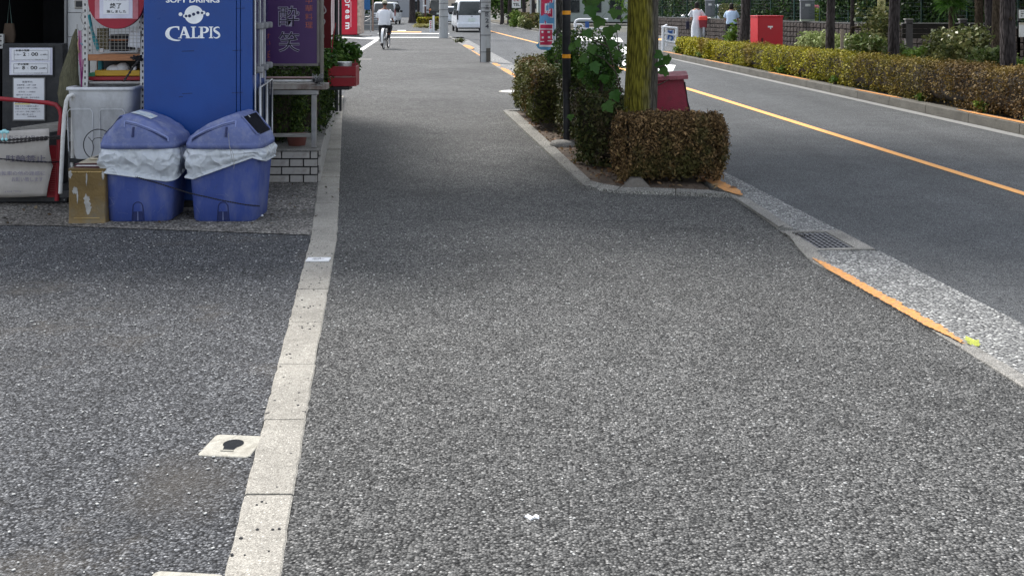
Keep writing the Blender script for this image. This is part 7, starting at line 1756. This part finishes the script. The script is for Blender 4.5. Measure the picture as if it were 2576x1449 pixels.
def rider(label, x, y, rz, shirt, trousers, skinm, hair, hairlen=.0, cap=None, dress=False, shoes=None, scale=1.0):
    """seated, hands on the bars, heading +Y; left foot down, right foot up"""
    t = thing('person', label, 'person', (x, y, .012), rz); t.scale = (scale,)*3
    V_ = [(0, .20, .92), (0, .19, 1.08), (0, .22, 1.28), (0, .27, 1.43), (0, .28, 1.50), (0, .29, 1.58),        # pelvis..head base
          (-.17, .26, 1.38), (-.25, .36, 1.16), (-.26, .58, 1.02), (.17, .26, 1.38), (.25, .36, 1.16), (.26, .58, 1.02),
          (-.10, .24, .88), (-.15, .46, .60), (-.13, .42, .24), (.10, .24, .88), (.15, .58, .78), (.13, .40, .54),
          (-.13, .50, .17), (.13, .48, .46), (-.27, .68, 1.00), (.27, .68, 1.0)]
    E_ = [(0,1),(1,2),(2,3),(3,4),(4,5),(3,6),(6,7),(7,8),(3,9),(9,10),(10,11),(0,12),(12,13),(13,14),(0,15),(15,16),(16,17),(14,18),(17,19),(8,20),(11,21)]
    R_ = [(.14,.11), (.12,.09), (.14,.10), (.11,.08), .05, .055, .06, .045, .033, .06, .045, .033, .085, .065, .045, .085, .065, .045, .035, .035, .03, .03]
    skin('body', V_, E_, R_, skinm, t)
    hd = MB(); hd.ball((0, .305, 1.645), (.078, .095, .115), 10); hd.ball((-.08, .30, 1.635), (.014, .025, .033), 5); hd.ball((.08, .30, 1.635), (.014, .025, .033), 5); hd.ball((0, .405, 1.635), (.014, .02, .025), 5); obj('head', hd, skinm, t)
    ha = MB(); ha.ball((0, .288, 1.672), (.088, .100, .105), 10)
    if hairlen:
        ha.loft([[Vector((w_*math.cos(2*math.pi*k/14), .262+d_*math.sin(2*math.pi*k/14), z)) for k in range(14)] for z, w_, d_ in ((1.70, .088, .09), (1.6, .092, .075), (1.5, .085, .05), (1.7-hairlen-.05, .05, .03))])
    obj('hair', ha, hair, t)
    if cap:
        c = MB(); c.lathe([(.100, 1.665), (.104, 1.70), (.085, 1.755), (.04, 1.785), (.005, 1.79)], 20, at=(0, .29, 0)); c.box((-.06, .37, 1.665), (.06, .47, 1.675)); obj('cap', c, cap, t)
    def torso(prof, m, nm):
        mb = MB(); rg = []
        for z, w_, d_, y_ in prof:
            rg.append([Vector((w_*math.copysign(abs(math.cos(2*math.pi*k/28))**.8, math.cos(2*math.pi*k/28))*(1+.03*math.sin(k*2.3+z*15)), y_+d_*math.sin(2*math.pi*k/28)*(1+.05*math.sin(k*1.7+z*20)), z)) for k in range(28)])
        mb.loft(rg, cap=(True, True)); return obj(nm, mb, m, t)
    if dress:
        torso([(.10, .22, .20, .28), (.35, .24, .24, .30), (.7, .23, .25, .28), (.92, .18, .18, .20), (1.06, .15, .12, .19), (1.25, .19, .12, .22), (1.38, .205, .11, .255), (1.455, .12, .08, .27), (1.48, .07, .06, .275)], shirt, 'dress')
    else:
        torso([(.875, .215, .16, .20), (.93, .225, .17, .20), (1.08, .205, .14, .195), (1.25, .225, .13, .22), (1.36, .235, .12, .245), (1.43, .16, .09, .26), (1.47, .075, .065, .275)], shirt, 'shirt')
    for sx in (-1, 1):
        sl_ = MB(); sl_.tube([(sx*.15, .25, 1.395), (sx*.215, .29, 1.30), (sx*.262, .36, 1.17)], [.075, .082, .085 if not dress else .12], 14); obj('sleeve', sl_, shirt, t)
    if not dress:
        hip = (0, .21, .86)
        for sx, kn, an in ((-1, (-.15, .46, .60), (-.13, .42, .27)), (1, (.15, .58, .78), (.13, .41, .57))):
            tr = MB(); tr.tube([(sx*.07, .20, .88), (sx*.12, .32, .80 if sx < 0 else .88), kn, tuple((a+b)/2 for a, b in zip(kn, an)), an], [.125, .120, .100, .088, .080], 14); obj('trouser_leg', tr, trousers, t)
        se = MB(); se.ball((0, .19, .86), (.205, .16, .12), 8); obj('seat_of_trousers', se, trousers, t)
    for sx, an in ((-1, (-.13, .45, .17)), (1, (.13, .43, .47))):
        sho_ = MB(); sho_.loft([[Vector((an[0]+w_*math.cos(2*math.pi*k/12), y_+an[1], an[2]-.02+h_*math.sin(2*math.pi*k/12))) for k in range(12)] for y_, w_, h_ in ((-.09, .02, .02), (-.07, .045, .045), (.0, .052, .05), (.10, .052, .035), (.17, .03, .02))]); obj('shoe', sho_, shoes or M_BLACKPL, t)
        for k in range(4):
            fg = MB(); x_ = sx*(.262+.0), 
            fg.tube([(sx*.262, .66+.02*k, 1.005), (sx*.275, .675+.02*k, .985), (sx*.262, .668+.02*k, .968)], .008, 5); obj('finger', fg, skinm, t)
    return t
cy = 36.5; cx_ = P(962, 126, cy).x
bicycle('bicycle with white rear mudguard ridden away along the sidewalk', cx_, cy+.33, R(-2), guard=mat('mudguard_white', (.8,.8,.8), .4, bmp=0), frame=mat('bike_pale', (.16,.16,.17), .4, .3))
rider('person in pale cap and white shirt cycling away on the sidewalk', cx_, cy+.33, R(-2), mat('shirt_white', (.72,.73,.76), .8, var=.06, scale=10, bmp=.3), mat('trousers_black', (.015,.015,.018), .8), SKIND, mat('hair_dark', (.02,.015,.012), .7), cap=mat('cap_beige', (.42,.40,.30), .8), scale=.94)
wy = 43.5; wx_ = P(1752, 100, wy).x
bicycle('black bicycle with a red rear box beside the stone wall', wx_+.30, wy+.0, R(-12))
b_ = thing('red_basket', 'red box basket on the rear rack of the bicycle', 'basket', (wx_+.26, wy-.05, .62), R(-12)); mb = MB(); mb.loft([ring(rr(.28, .36, .04), .0), ring(rr(.34, .42, .05), .30)]); obj('basket', mb, mat('dark_red_basket', (.25,.03,.04), .6), b_); mb = MB(); mb.loft([ring(rr(.35, .43, .05), .30), ring(rr(.33, .41, .05), .44), ring(rr(.26, .34, .05), .47)]); obj('cover', mb, mat('bright_red', (.75,.05,.03), .5), b_)
rider('person with long black hair and a long white dress by the wall', wx_, wy, R(-12), mat('dress_white', (.75,.77,.80), .8, var=.05, bmp=.4, bscale=30), None, SKIN, mat('hair_dark', (0, 0, 0)), hairlen=.2, dress=True, scale=.93)
t = thing('handbag', 'dark handbag at the hip of the person in white', 'bag', (wx_-.34, wy+.1, .78)); mb = MB(); mb.box((-.07, -.04, -.22), (.07, .04, .1)); obj('pouch', mb, mat('bag_navy', (.02,.02,.04), .7), t, .02); mb = MB(); mb.tube([(0, 0, .1), (.1, 0, .4), (.2, 0, .62)], .01, 5); obj('strap', mb, mat('bag_navy', (0, 0, 0)), t)
py_ = 41.5; px_ = P(1840, 100, py_).x
bicycle('dark bicycle of the rider in pale blue behind the leaning trunk', px_, py_, R(-12))
rider('person in a pale blue top cycling behind the leaning trunk', px_, py_, R(-12), mat('top_pale_blue', (.50,.62,.78), .8, var=.05), mat('trousers_black', (0, 0, 0)), SKIN, mat('hair_dark', (0, 0, 0)), hairlen=.02, scale=.9)
